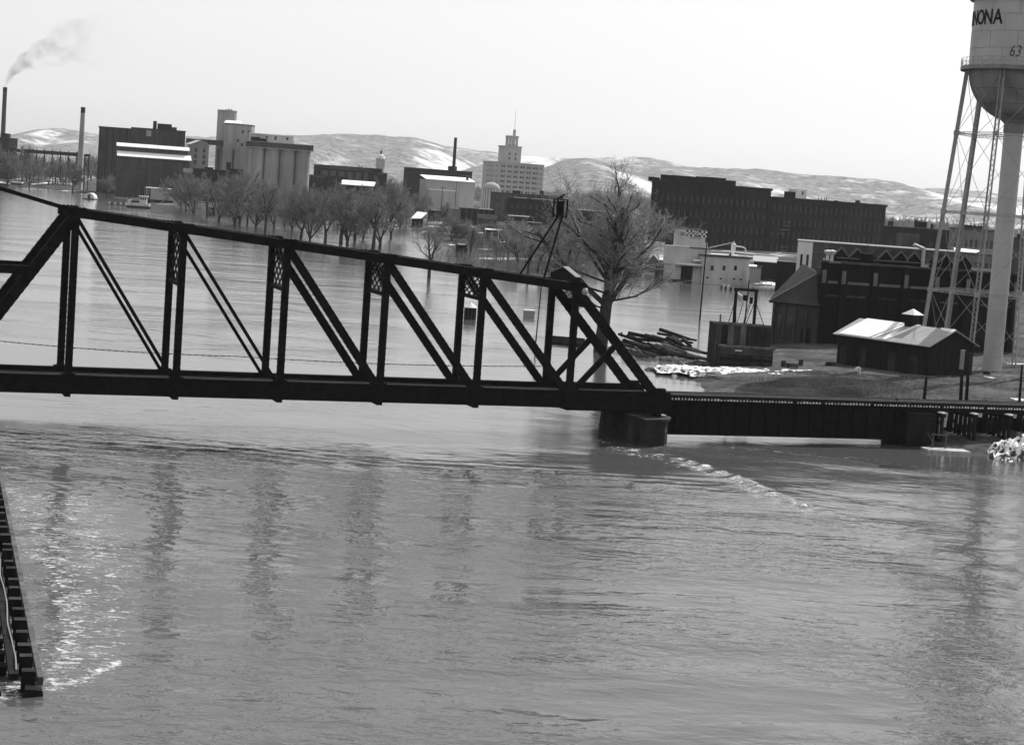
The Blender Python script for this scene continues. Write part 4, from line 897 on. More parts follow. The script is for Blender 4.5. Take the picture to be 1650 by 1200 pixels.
b = Bld('snow_roof_shed', 'dark shed with a single bright snow roof in front of the long plant', 'shed', (549, 297.5), (601, 302), 960, 964, 9)
b.wall(M['brick'], zt=b.H); b.slab('roof', M['roof'], [(-.4, -.5), (b.W+.4, -.5), (b.W+2.9, 9), (2, 9)], (b.H, b.H, b.H+2.2, b.H+2.2), .2); b.slab('snow', M['snow'], [(-.3, -.45), (b.W+.3, -.45), (b.W+2.8, 8.9), (2.1, 8.9)], (b.H+.22, b.H+.22, b.H+2.42, b.H+2.42), .25)
P = atY(614, 250, 1650); t = thing('domed_tower', 'pale domed church tower standing above the long dark plant', 'tower', (P[0], P[1], 0)); z = P[2]
mb = MB(); mb.lathe([(4.4, 0), (4.4, 26), (4.0, 26.2), (4.0, z-4), (4.3, z-3.8), (4.3, z-3.2), (3.5, z-3)], 24); part('drum', mb, M['stone'], t)
mb = MB(); mb.lathe([(3.6, z-3)]+[(3.6*math.cos(a), z-3+3.9*math.sin(a)) for a in np.linspace(0, 1.35, 8)]+[(.7, z+.9)], 24); part('dome', mb, M['white'], t, smooth=True)
mb = MB(); mb.lathe([(.8, z+.8), (.8, z+2.6), (1.0, z+2.7), (.1, z+4.4), (0, z+6)], 10); part('lantern', mb, M['brickmid'], t)
for k in range(9): a = -math.pi+math.pi*(k+.5)/9; mb = MB(); mb.beam((4.0*math.cos(a), 4.0*math.sin(a), 30), (4.0*math.cos(a), 4.0*math.sin(a), z-5), .3, .3); part('column', mb, M['paleconc'], t)
b = Bld('warehouse_block', 'long plain dark block carrying the slim dark chimney', 'building', (658.5, 270), (761, 278), 1240, 1250, 18)
b.wall(M['brick']); b.box('coping', M['roof'], -.2, b.W+.2, -.3, 18, b.H, b.H+.3); b.pbox('stack_base', M['brick'], (724.5, 267.5), (736.5, 276), 5, 4)
chimney('slim_chimney', 'slim dark chimney rising from the long plain block', (734.3, 222), 1248, 1.5, .95, M['brick'], 1.0)
b = Bld('pale_block', 'pale blank concrete building with a snow covered roof and a roof ventilator', 'building', (687, 289), (766, 294.5), 1060, 1068, 16)
b.wall(M['paleconc']); b.slab('roof', M['snow'], [(-.2, -.4), (b.W+.3, -.4), (b.W+.3, 16), (-.2, 16)], (b.H, b.H, b.H+2.2, b.H+2.2), .3); b.box('side_wall', M['paleconc'], b.W-.3, b.W, 0, 16, b.H-.1, b.H+.6)
b.pbox('front_bay', M['paleconc'], (691, 305.5), (734, 350), 2.0, -2.0, 0); x0, z_ = b.loc(691, 305.5, -2); x1, _ = b.loc(734, 308, -2); b.box('snow', M['snow'], x0, x1, -2.1, 0, z_, z_+.45)
x, z_ = b.loc(753, 290, 6); mb = MB(); mb.lathe([(.8, z_-1), (.8, z_+1.2), (1.4, z_+1.4), (1.2, z_+2.3), (0, z_+2.6)], 12, (x, 6, 0)); b.part('ventilator', mb, M['brickmid'])
b.box('joint', M['brickmid'], b.W*.61, b.W*.62, -.05, 0, 0, b.H)
# tower office building
b = Bld('office_tower', 'pale stone office building with many windows and a stepped central tower', 'building', (797, 261.5), (877, 267), 1500, 1516, 26)
rows = [b.H-3.6-4.05*k for k in range(7)]
r = []
for i in range(6):
    x = b.W*(.115+.128*i)+1.0
    for j in range(2): r += [(x+2.3*j, x+2.3*j+1.9, z, z+1.9) for z in rows]
r += [(b.W*.055-.5, b.W*.055+.5, z, z+1.3) for z in rows]+[(b.W*.945-.5, b.W*.945+.5, z, z+1.5) for z in rows]+[(b.W*.888-.45, b.W*.888+.45, z, z+1.5) for z in rows]
r = [tuple(round(v, 2) for v in q) for q in r]
b.wall(M['stone'], r, rev=.35).windows(r, rev=.35, bars=(1, 0), fm=M['frame'])
b.box('cornice', M['stone'], -.4, b.W+.4, -.45, 26, b.H, b.H+.7)
mb = MB(); lw = []
for z in rows:
    for y in (3, 8.2, 13.4): lw.append((y, z))
for y, z in lw: mb = MB(); mb.box(-.06, -.01, y, y+3.6, z, z+1.9); b.part('window', mb, M['glass'])
for i in range(7): x = b.W*(.10+.128*i); b.box('pier', M['stone'], x-.35, x+.35, -.28, 0, 0, b.H-.6)
xa, zT = b.loc(814, 236.5, 8); xb, _ = b.loc(840.5, 238.5, 8); b.wall(M['stone'], [], xa, xb, 8, b.H, zT, xb-xa, 'tower_wall')
b.box('tower_cornice', M['stone'], xa-.5, xb+.5, 7.5, 8.5+xb-xa, zT, zT+1.0)
for fx in (.25, .62): 
    for z in (b.H+3, zT-6.5): b.box('window', M['glass'], xa+(xb-xa)*fx, xa+(xb-xa)*fx+1.4, 7.94, 8, z, z+1.9)
xc, zL = b.loc(821, 218.5, 11); xd, _ = b.loc(835.5, 219.5, 11); dd = xd-xc
for i in range(3):
    for j in (0, 1):
        b.box('lantern_column', M['stone'], xc+(dd-1.6)*i/2, xc+(dd-1.6)*i/2+1.6, 11+(dd-1.6)*j, 12.6+(dd-1.6)*j, zT+1, zL-1.4)
b.box('lantern_base', M['stone'], xc, xd, 11, 11+dd, zT+1.0, zT+2.2); b.box('lantern_top', M['stone'], xc-.3, xd+.3, 10.7, 11.3+dd, zL-1.4, zL)
xm, zf = b.loc(829.3, 209.5, 14); b.box('finial', M['stone'], xm-.9, xm+.9, 13.2, 15, zL, zf); _, zp = b.loc(831.5, 177, 14); mb = MB(); mb.tube((xm, 14, zf), (xm, 14, zp), .16, .1, 6); b.part('flagpole', mb, M['frame'])
P = atY(792, 303, 1380); t = thing('bank_dome', 'low pale domed building in front of the office tower', 'building', (P[0], P[1], 0)); z = P[2]
mb = MB(); mb.lathe([(6.6, 0), (6.6, z-.8), (7.0, z-.7), (7.0, z), (6.2, z)], 28); part('drum', mb, M['paleconc'], t)
mb = MB(); mb.lathe([(6.2*math.cos(a), z+4.2*math.sin(a)) for a in np.linspace(0, math.pi/2, 10)], 28); part('dome', mb, M['stone'], t, smooth=True)
for k in range(10): a = -math.pi+math.pi*(k+.5)/10; mb = MB(); mb.tube((6.9*math.cos(a), 6.9*math.sin(a), 3), (6.9*math.cos(a), 6.9*math.sin(a), z-.8), .35, .32, 8); part('column', mb, M['white'], t)
b = Bld('brick_block', 'broad dark brick block with a low roofline in front of the office tower', 'building', (791, 311), (908, 317), 960, None, 20)
r = b.grid(2, b.W-2, 9, (b.H-5,), 1.3, 2.0); b.wall(M['brickmid'], r).windows(r); b.box('roof', M['roof'], -.2, b.W+.2, -.3, 20, b.H, b.H+.3)
b.pbox('roof_house', M['brick'], (826, 306.5), (838, 313), 4, 4); b.pbox('snow', M['snow'], (828, 305.5), (836, 306.8), 3.5, 4.2); b.pbox('chimney', M['brick'], (870, 307), (876, 315), 2, 3); b.pbox('snow', M['snow'], (896, 312), (902, 313.5), 3, 1)
b = Bld('store_row', 'long dark store row with streaks of snow on its roof below the brick block', 'building', (817, 318), (925, 326), 860, None, 16)
r = b.grid(1, b.W-1, 10, (b.H-4.6, b.H-8.4), 1.2, 2.0); b.wall(M['brick'], r).windows(r); b.box('roof', M['roof'], -.2, b.W+.2, -.3, 16, b.H, b.H+.2)
for x0_, x1_ in ((.1, .3), (.36, .7), (.75, .9)): b.box('snow', M['snow'], b.W*x0_, b.W*x1_, .3, 1.6+2*x0_, b.H+.2, b.H+.36)
b = Bld('lumber_store', 'dark flat store with a pale snow ledge behind the trees', 'building', (817, 346), (862, 352), 740, None, 12)
r = b.grid(1, b.W-1, 4, (2, 5), 1.2, 1.7); b.wall(M['brick'], r).windows(r); b.box('snow', M['snow'], .4, b.W*.8, -.2, 3.0, b.H, b.H+.3)
b = Bld('black_shed', 'long black shed with an open front among the utility poles', 'shed', (741, 336), (797, 339), 850, 851, 10)
b.wall(M['brick']); b.box('roof', M['roof'], -.3, b.W+.3, -.4, 10, b.H, b.H+.25); b.box('snow', M['snow'], b.W*.55, b.W*.95, .2, 3.0, b.H+.25, b.H+.5)
for k in range(6): x = b.W*(k+.1)/6; b.box('post', M['timber'], x, x+.25, -.25, 0, 0, b.H)
b = Bld('pale_shed', 'pale stuccoed shed end standing against the black shed', 'shed', (721, 338), (742, 338), 835, 835.5, 8); b.wall(M['brickpale']); b.box('roof', M['roof'], -.2, b.W, -.2, 8, b.H, b.H+.2)
# arched shed
b = Bld('arched_shed', 'barrel roofed lumber shed with a dark open front and snow on the sill', 'shed', (726, 366), (769, 372), 640, 640, 14)
mb = MB(); n = 14; a0 = [(b.W/2*(1-math.cos(a)), b.H-1.5+2.7*math.sin(a)) for a in np.linspace(0, math.pi, n)]
for (xa, za), (xb, zb) in zip(a0[:-1], a0[1:]): mb.hexa([(xa, -.3, za), (xb, -.3, zb), (xb, 14, zb), (xa, 14, za), (xa, -.3, za+.25), (xb, -.3, zb+.25), (xb, 14, zb+.25), (xa, 14, za+.25)])
b.part('roof', mb, M['greyroof']); b.box('wall', M['brick'], .1, b.W-.1, 2.5, 14, 0, b.H-1.3); mb = MB(); mb.prism(a0, 2.6, 2.9); b.part('gable_wall', mb, M['brick'])
for x in (.1, b.W*.33, b.W*.66, b.W-.4): b.box('post', M['timber'], x, x+.3, 0, .3, 0, b.H-1)
b.box('snow', M['snow'], .5, b.W*.9, -.8, -.2, 2.6, 2.85); b.box('sill', M['timber'], .3, b.W*.95, -.9, 0, 2.2, 2.6); b.box('snow', M['snow'], 1.4, b.W*.8, -2.4, -1.4, 1.0, 1.2); b.box('sill', M['timber'], 1.2, b.W*.85, -2.5, -1.3, .6, 1.0)
MORE = [((690, 339), (722, 341), 890, 'dark shed row huddled under the side of the pale block', 'f', 'brick'), ((735, 395), (752, 396), 520, 'small black doorway shed standing in water below the barrel roof', 'f', 'brick'), ((754, 386), (780, 388), 585, 'low grey shed between barrel roof and frame house', 'g', 'brickpale'),
 ((816, 363), (843, 365), 690, 'brown gabled shed just beyond the frame house', 'g', 'brickmid'), ((846, 358), (876, 361), 700, 'flat black shed behind the foot of the mast', 'f', 'brick'), ((906, 361), (950, 365), 705, 'wide dark lumber shed under the lamp box of the mast', 'g', 'brick'), ((932, 376), (972, 379), 640, 'grey sided shed with a dark roof before the wide lumber shed', 'f', 'brickmid'),
 ((976, 373), (1032, 377), 655, 'long black lumber shed behind the trunk of the big bare tree', 'g', 'brick'), ((988, 392), (1030, 395), 560, 'pale low shed with snowy eave to the feed mill side of the big tree', 'f', 'brickpale'), ((1006, 407), (1038, 409), 515, 'weathered boat shed at the water before the broad pitched roof', 'g', 'brickmid'),
 ((640, 323), (670, 325), 1010, 'white roofed hut among snow patches beside the tree row', 'f', 'paleconc'), ((866, 393), (890, 395), 580, 'tiny dark hut at the near end of the snow strip', 'g', 'brick'), ((770, 352), (800, 354), 760, 'dark yard shed behind the frame house roof', 'g', 'brickmid')]
for tl, tr_, Y, lab, kind_, m_ in MORE:
    b = Bld('shed', lab, 'shed', tl, tr_, Y, None, 7); r = [(b.W*f, b.W*f+1.0, b.H*.3, b.H*.3+1.4) for f in (.15, .5, .75)]
    b.wall(M[m_], r).windows(r)
    if kind_ == 'g': b.gable('roof', M['roof'], 0, b.W, 0, 7, b.H, b.H+1.7, .35, 'x', gmat=M[m_])
    else: b.box('roof', M['roof'], -.3, b.W+.3, -.5, 7.2, b.H, b.H+.2); b.box('snow', M['snow'], b.W*.15, b.W*.85, -.45, .8, b.H+.2, b.H+.36)
b = Bld('frame_house', 'pale frame house with porch posts and a snowy roof edge by the flood', 'house', (781, 370), (815, 373), 620, 620.5, 8)
r = [(b.W*f, b.W*f+1.0, 1.6, 3.4) for f in (.12, .42, .7)]; b.wall(M['brickpale'], r).windows(r, fm=M['frame']); b.slab('roof', M['roof'], [(-.4, -1.6), (b.W+.4, -1.6), (b.W+.4, 4), (-.4, 4)], (b.H-.1, b.H-.1, b.H+1.6, b.H+1.6), .18); b.slab('roof', M['roof'], [(-.4, 4), (b.W+.4, 4), (b.W+.4, 8.4), (-.4, 8.4)], (b.H+1.6, b.H+1.6, b.H, b.H), .18)
b.slab('snow', M['snow'], [(0, -1.6), (b.W*.8, -1.6), (b.W*.8, -.6), (0, -.6)], (b.H+.09, b.H+.09, b.H+.4, b.H+.4), .12)
for k in range(4): x = .1+(b.W-.4)*k/3; b.box('porch_post', M['white'], x, x+.18, -1.5, -1.32, -.5, b.H-.1)
for i, (tl, tr_, Y, lab) in enumerate((((798, 391), (842, 394), 560, 'low pale shed half under water in front of the frame house'), ((868, 370), (905, 374), 660, 'dark shed with a thin snow edge beyond the mast'), ((886, 380), (925, 384), 610, 'black roofed lumber shed beside the long snow strip'), ((962, 356), (1012, 360), 720, 'dark store with a snow edged roof seen through the big bare tree'), ((925, 338), (985, 343), 820, 'dark flat roofed store behind the crown of the big bare tree'), ((664, 351), (682, 352), 800, 'small shed with a tilted bright snow roof near the pale block'))):
    b = Bld('shed', lab, 'shed', tl, tr_, Y, None, 8); b.wall(M['brickpale'] if i == 0 else M['brick'])
    if i == 5: b.slab('roof', M['snow'], [(-.5, -.5), (b.W*.8, -.5), (b.W+1.5, 8), (2, 8)], (b.H-.5, b.H-.2, b.H+2.2, b.H+2.4), .25)
    else:
        b.box('roof', M['roof'], -.3, b.W+.3, -.4, 8, b.H, b.H+.2); b.box('snow', M['snow'], b.W*.1, b.W*(.9 if i > 2 else .65), -.3, 1.5, b.H+.2, b.H+.42)
    r_ = [(b.W*f, b.W*f+.9, b.H*.35, b.H*.35+1.2) for f in (.2, .6)]
    for q in r_: b.box('window', M['glass'], q[0], q[1], -.06, -.01, q[2], q[3])
# ---------- big factory
def factory(name, label, tl, tr, Yl, Yr, cols, rows_from_top, d=24, lat=True):
    b = Bld(name, label, 'factory', tl, tr, Yl, Yr, d)
    az = b.A[:2]/np.linalg.norm(b.A[:2]); b.k = float((az@b.ux)/(az@b.uy))
    rows = [b.H-z for z in rows_from_top]
    r = [tuple(round(v, 2) for v in q) for q in b.grid(1.5, b.W-1.5, cols, rows, 1.5, 2.9)]
    b.wall(M['brick'], r, rev=.3).windows(r, rev=.3, arch=M['brick'], bars=(1, 1), fm=M['brickdk'], gl=M['glassdull'])
    b.box('cornice', M['brick'], -.3, b.W+.3, -.5, .2, b.H-.7, b.H+.25); b.part('roof', MB().flat([(.25*b.k, .25), (b.W+.25*b.k, .25), (b.W+d*b.k, d), (d*b.k, d)], b.H+.01, b.H+.15), M['roof'])
    n = cols//2
    for i in range(n+1): x = 1.5+(b.W-3)*i/n; b.box('pilaster', M['brick'], x-.3, x+.3, -.22, 0, 0, b.H-.75)
    for z in rows[1:]: b.box('string_course', M['brickdk'], 0, b.W, -.12, 0, z+3.3, z+3.5)
    return b
M['glassdull'] = gm('dusty window glass', .05, .35)
b = factory('factory', 'huge dark brick factory with roof houses standing behind the checkered feed mill', (1051, 289), (1243, 306), 700, 745, 20, (7.6, 13.0, 18.4, 23.6))
b.pbox('corner_turret', M['brick'], (1051, 285), (1055.5, 292), 2, 0); b.pbox('corner_turret', M['brick'], (1059.5, 286), (1063.5, 292), 2, 0); b.pbox('parapet', M['brick'], (1051, 288.5), (1078, 293), .6, -.1)
b.pbox('roof_house', M['brick'], (1089, 282.5), (1122, 297), 8, 3); b.pbox('roof_house', M['brick'], (1145.5, 285.5), (1170, 300), 8, 3); b.pbox('roof_house', M['brick'], (1176, 291), (1186, 303), 5, 4)
b.pbox('roof_deck', M['brick'], (1122, 295), (1146, 299), 5, 3)
b = factory('factory_wing', 'long dark brick factory wing with rows of arched windows and a white roof hut', (1241.8, 317), (1428, 331.5), 745, 795, 22, (5.6, 11.2, 16.4, 21.2))
b.pbox('roof_hut', M['white'], (1283, 305), (1300, 321), 4, 3); b.pbox('hut_shade', M['brick'], (1276, 309), (1283, 321), 4, 3.2); x, z = b.loc(1293.5, 308.5, 3); b.box('window', M['glass'], x-.5, x+.6, 2.93, 3, z-1.4, z)
for px in (1319, 1324, 1329, 1332): x, z = b.loc(px, 318, 6); mb = MB(); mb.tube((x, 6, b.H), (x, 6, z), .18, .12, 6); b.part('vent_pipe', mb, M['brick'])
for px in (1347, 1382): b.pbox('chimney', M['brick'], (px, 323), (px+4, 330), 1.2, 3)
for px, py, n in ((1262, 358, 3), (1256, 398, 2), (1254, 370, 2)):
    for k in range(n): x, z = b.loc(px, py+6*k, -.1); b.box('fire_escape', M['frame'], x, x+3.2, -1.0, -.6, z, z+.15)
# ---------- checkered feed mill
b = Bld('feed_mill', 'white feed mill with a checkered tower band standing in the flood', 'mill', (1086, 425.5), (1209, 421), 455, 458, 14, z0=-.4, ztop=6.75)
fr = lambda px, py, y=0.0: b.loc(px, py, y)
xm, _ = fr(1131, 440); W = b.W
w3 = [(fr(px, 440)[0]-.38, fr(px, 440)[0]+.38, fr(px, 436)[1], fr(px, 428)[1]) for px in (1147, 1166, 1184.5)]
w4 = [(fr(px, 440)[0]-.3, fr(px, 440)[0]+.3, fr(px, py+1.4)[1], fr(px, py-1.4)[1]) for px, py in ((1140.5, 447.5), (1162, 449.2), (1183.5, 449.6), (1194.5, 450.6))]
rr = [tuple(round(v, 2) for v in q) for q in w3+w4]
b.wall(M['millwall'], rr, x0=xm, x1=W, y=0, depth=12, name='wall'); b.windows(rr, bars=(0, 1), fm=M['framedk'])
b.box('cornice', M['roof'], xm-.25, W+.3, -.3, 12.2, b.H, b.H+.28)
b.pbox('roof_house', M['white'], (1136, 409.5), (1196, 420), 5, 3); x, _ = fr(1196, 410, 3); x_, _ = fr(1136, 410, 3); b.box('snow', M['snow'], x_, x, 2.9, 8, fr(1165, 411.5, 3)[1], fr(1165, 411.5, 3)[1]+.2)
# low wing with dark doorway
xl, _ = fr(1086, 440, 1.0); dl, _ = fr(1097, 440, 1.0); dr, _ = fr(1116.5, 440, 1.0); zlo = fr(1100, 425, 1.0)[1]; zd0 = fr(1107, 451.5, 1.0)[1]; zd1 = fr(1107, 428.5, 1.0)[1]
b.wall(M['millwall'], [(dl, dr, zd0, zd1)], x0=xl, x1=xm, y=1.0, zt=zlo, depth=11, name='wall', rev=1.2); b.box('doorway', M['black'], dl, dr, 2.0, 2.2, zd0, zd1); b.box('door_jamb', M['timber'], dl+.9, dl+1.05, 1.95, 2.0, zd0, zd1)
b.box('canopy', M['greyroof'], fr(1089, 425, .2)[0], xm-.2, -.6, 1.0, zlo-.35, zlo-.1); b.box('snow', M['snow'], fr(1091, 425, .2)[0], xm-.3, -.55, 1.0, zlo-.1, zlo+.12)
b.box('loading_dock', M['darktimber'], fr(1081, 452, -1)[0], fr(1114, 452, -1)[0], -1.2, 1.0, .3, fr(1100, 450.5, 1)[1])
# mid block
xl2, _ = fr(1081, 405, 3.5); xr2, _ = fr(1145.5, 405, 3.5); zm = fr(1115, 398.5, 3.5)[1]
b.box('mid_block', M['millwall'], xl2, xr2, 3.5, 11, zlo-.3, zm); b.box('snow', M['snow'], xl2+.6, fr(1111, 400, 3.5)[0], 3.4, 6, zm, zm+.22); b.box('cornice', M['framedk'], fr(1111, 400, 3.5)[0], xr2, 3.35, 3.5, zm-.25, zm+.02)
b.pbox('snow', M['snow'], (1119, 418), (1130, 421), 1.5, 1.1)
# tower with checker band
xt0, zt1 = fr(1094.5, 369.5, 5.0); xt1, _ = fr(1137.5, 372.5, 5.0); zt1 = fr(1116, 370.3, 5.0)[1]
b.box('tower_wall', M['millwall'], xt0, xt1, 5.0, 10, zm-.2, zt1); b.box('tower_cap', M['framedk'], xt0-.1, xt1+.1, 4.9, 10.1, zt1, zt1+.22)
fx = lambda px: fr(px, 375, 5.0)[0]
cw = (fx(1118.8)-fx(1105.8))/4.0
bd = MB(); wd = MB(); ztop_ = zt1-.12
for g0 in (fx(1105.8), fx(1126.8)):
    for i in range(4):
        for j in range(3):
            (bd if (i+j) % 2 == 0 else wd).box(g0+cw*i, g0+cw*(i+1), 4.955, 4.995, ztop_-cw*(j+1), ztop_-cw*j)
b.part('black_check', bd, M['black']); b.part('white_check', wd, M['white'])
xa, xb = fx(1118.7), fx(1126.6); b.box('name_panel', M['framedk'], xa, xb, 4.96, 4.995, ztop_-3*cw, ztop_)
for k in (1, 2): b.box('name_bar', M['white'], xa+.05, xb-.05, 4.94, 4.96, ztop_-cw*(.5+1.1*(k-1)+.6), ztop_-cw*(.5+1.1*(k-1)))
for i in range(9):
    x = fx(1112.5)+(fx(1132.5)-fx(1112.5))*i/9; z1 = ztop_-3.3*cw; mb = MB(); t_ = (fx(1132.5)-fx(1112.5))/9
    mb.box(x, x+t_*.28, 4.96, 4.995, z1-.36, z1); mb.box(x+t_*.28, x+t_*.7, 4.96, 4.995, z1-(.08 if i % 2 else .36), z1-(0 if i % 2 else .28)); b.part('letter', mb, M['framedk'])
b.box('sign_panel', M['white'], fx(1096), fx(1104), 4.96, 4.995, ztop_-.30, ztop_); b.box('sign_panel', M['framedk'], fx(1097), fx(1103), 4.96, 4.995, ztop_-1.35, ztop_-.6); b.box('sign_panel', M['white'], fx(1098.2), fx(1101.8), 4.935, 4.96, ztop_-1.1, ztop_-.85)
# dust cyclone and pipes on the roof
xc, zc = fr(1182, 397, 5); mb = MB(); mb.lathe([(.12, zc-2.4), (.55, zc-.9), (.62, zc), (.62, zc+.55), (.2, zc+.8), (.2, zc+1.2), (0, zc+1.2)], 16, (xc, 5, 0)); b.part('cyclone', mb, M['white'], smooth=False)
mb = MB(); p0 = (fr(1143, 401, 5)[0], 5, fr(1143, 399, 5)[1]); mb.tube(p0, (xc, 5, zc+1.0), .14, .14, 8); b.part('spout', mb, M['greyroof'])
mb = MB(); xp, _ = fr(1202, 402, 5); pts = [(xc+.5, 5, zc+.1), (xp-.8, 5, zc-.05), (xp-.2, 5, zc-.35), (xp, 5, zc-.9), (xp, 5, b.H)]
for p, q in zip(pts[:-1], pts[1:]): mb.tube(p, q, .17, .17, 9)
b.part('bent_pipe', mb, M['white']); b.pbox('stack', M['framedk'], (1175.5, 409), (1178.5, 419), .4, 2.4)
b.pbox('roof_vent', M['white'], (1137, 391), (1140.5, 399), .6, 5)
for k in range(5):
    p = ground(1163+k*4, 466+k*.6); mb = MB(); mb.box(-.25, .25, 0, .5, -.4, .8+.5*(k % 2)); tag(link('drift_drum', mb.mesh('drift_drum', M['boatwhite'] if k % 2 else M['drum']), None, (p[0], p[1], 0), .3*k), 'small drum or box afloat in front of the feed mill wall', 'drum', 'drums and boxes afloat at the feed mill')
# houses and sheds next to it
b = Bld('weathered_house', 'weathered house with a broad pitched roof half hidden by the big tree', 'house', (1040, 405), (1068, 408), 500, None, 9, z0=-.3)
r = [(b.W*.6, b.W*.6+.8, 1.2, 2.8)]; b.wall(M['brickpale'], r, zt=4.6).windows(r); b.gable('roof', M['greyroof'], 0, b.W, 0, 9, 4.6, 8.4, .4, 'x', gmat=M['brickpale'])
b = Bld('lean_to_house', 'small pale house with two dark windows against the feed mill', 'house', (1057, 414), (1081, 416), 468, None, 7, z0=-.3)
r = [(b.W*f, b.W*f+.42, 1.8, 3.4) for f in (.45, .66)]+[(b.W*.05, b.W*.33, .5, 3.6)]; b.wall(M['brickpale'], r, zt=4.7).windows(r); b.slab('roof', M['greyroof'], [(b.W*.2, -.4), (b.W+.2, -.4), (b.W+.2, 4), (b.W*.2, 4)], (4.7, 4.7, 6, 6), .2); b.slab('snow', M['snow'], [(b.W*.25, -.35), (b.W+.1, -.35), (b.W+.1, .8), (b.W*.25, .8)], (4.93, 4.93, 5.28, 5.28), .1); b.gable('roof', M['greyroof'], -2.0, b.W*.25, 0, 7, 4.3, 6.0, .3, 'y', gmat=M['brickpale'])
b = Bld('small_annex', 'small pale annex with a snowy roof at the corner of the feed mill', 'shed', (1208, 429), (1227, 432), 452, None, 5); b.wall(M['greyroof'], zb=1.2); b.slab('snow', M['snow'], [(-.2, -.3), (b.W*.6, -.3), (b.W*.6, 2), (-.2, 2)], (b.H, b.H, b.H+.3, b.H+.3), .2); b.box('roof', M['roof'], b.W*.6, b.W+.2, -.3, 5, b.H, b.H+.2)
b = Bld('dark_warehouse', 'dark low warehouse with a pale sheet roof between the feed mill and the powerhouse', 'warehouse', (1215, 421), (1252, 424), 480, None, 14); b.wall(M['brick']); b.slab('roof', M['greyroof'], [(-.3, -.5), (b.W+.3, -.5), (b.W+.3, 8), (-.3, 8)], (b.H, b.H, b.H+1.2, b.H+1.2), .15)
b = Bld('dark_warehouse', 'black windowless warehouse with a thin white eave beside the powerhouse roof', 'warehouse', (1252, 421), (1288, 423), 440, None, 14); b.wall(M['brick']); b.box('eave', M['snow'], -.2, b.W*.9, -.3, .1, b.H, b.H+.18)
# ---------- buildings behind the powerhouse
b = Bld('arcaded_hall', 'long sooty brick hall with a row of round arched windows and a white painted end', 'building', (1286, 388.5), (1545, 407.5), 425, None, 16)
n = 15; r = [tuple(round(v, 2) for v in q) for q in b.grid(b.W*.12, b.W, n, (b.H-5.6,), 1.3, 2.6)]
b.wall(M['brickmid'], r, rev=.3, x0=b.W*.095).windows(r, rev=.3, arch=M['brickmid'], bars=(1, 1), fm=M['frame'], gl=M['glassdull'])
r = [(b.W*f, b.W*f+.55, b.H-6.0, b.H-2.9) for f in (.022, .06)]; b.wall(M['white'], r, x0=0, x1=b.W*.095, y=-.05, name='painted_wall').windows(r, y=-.05, bars=(0, 1))
b.box('coping', M['frame'], -.1, b.W+.1, -.2, 16, b.H, b.H+.22)
for x0_, x1_, z in ((b.W*.10, b.W*.5, b.H-2.3), (b.W*.5, b.W*.98, b.H-2.3)): b.box('string_course', M['brickpale'], x0_, x1_, -.12, 0, z, z+.15)
b = Bld('ruined_hall', 'dark shabby hall with a stained wall and chimneys beyond the arcaded hall', 'building', (1424, 363.5), (1532, 371.5), 690, None, 18)
r = [(b.W*f, b.W*f+1.2, b.H-8.2, b.H-5) for f in (.1, .3, .47, .7)]; b.wall(M['brick'], r).windows(r); b.box('stained_patch', M['brickmid'], b.W*.2, b.W*.55, -.12, 0, b.H-8.5, b.H-2.2)
b.pbox('roof_house', M['brick'], (1474, 356.5), (1494, 368), 4, 3); b.pbox('chimney', M['brick'], (1474, 354), (1478, 360), 1.5, 3); b.pbox('chimney', M['brick'], (1500, 361), (1504, 369), 1.5, 3)
b = Bld('brick_row', 'dark flat brick row house end behind the tower legs', 'building', (1431, 356), (1440, 357), 760, None, 12); b.wall(M['brick'])
b = Bld('pale_store_row', 'pale store row with tall narrow windows seen behind the water tower', 'building', (1530, 368.5), (1612, 373.5), 600, None, 14)
r = [tuple(round(v, 2) for v in q) for q in b.grid(b.W*.1, b.W, 9, (b.H-5.8,), .8, 2.7)]
b.wall(M['brickpale'], r).windows(r, bars=(0, 1)); b.box('cornice', M['brickmid'], -.2, b.W+.3, -.4, 14, b.H, b.H+.4); b.pbox('roof_house', M['brick'], (1546, 362), (1586, 370), 5, 4)
b = Bld('pale_store', 'lower pale store with a snow patched roof behind the tower riser', 'building', (1532, 407), (1612, 413), 470, None, 12)
r = [tuple(round(v, 2) for v in q) for q in b.grid(b.W*.05, b.W, 9, (b.H-3.9,), .7, 1.9)]
b.wall(M['brickpale'], r).windows(r, bars=(0, 1)); b.slab('roof', M['roof'], [(-.2, -.3), (b.W+.2, -.3), (b.W+.2, 12), (-.2, 12)], (b.H, b.H, b.H+1.2, b.H+1.2), .2); b.slab('snow', M['snow'], [(b.W*.08, 1), (b.W*.5, .5), (b.W*.6, 6), (b.W*.05, 8)], (b.H+.34, b.H+.3, b.H+.84, b.H+1.04), .15)
b = Bld('corner_store', 'dark corner store with a chimney behind the water tower riser', 'building', (1628, 385), (1690, 389), 520, None, 14); b.wall(M['brickmid']); b.box('cornice', M['brick'], -.2, b.W, -.3, 14, b.H, b.H+.4); b.pbox('chimney', M['brick'], (1639, 377), (1645, 388), 1.2, 2)
r = [tuple(round(v, 2) for v in q) for q in b.grid(.5, b.W, 5, (b.H-5,), .9, 2.2)]; b.windows(r)
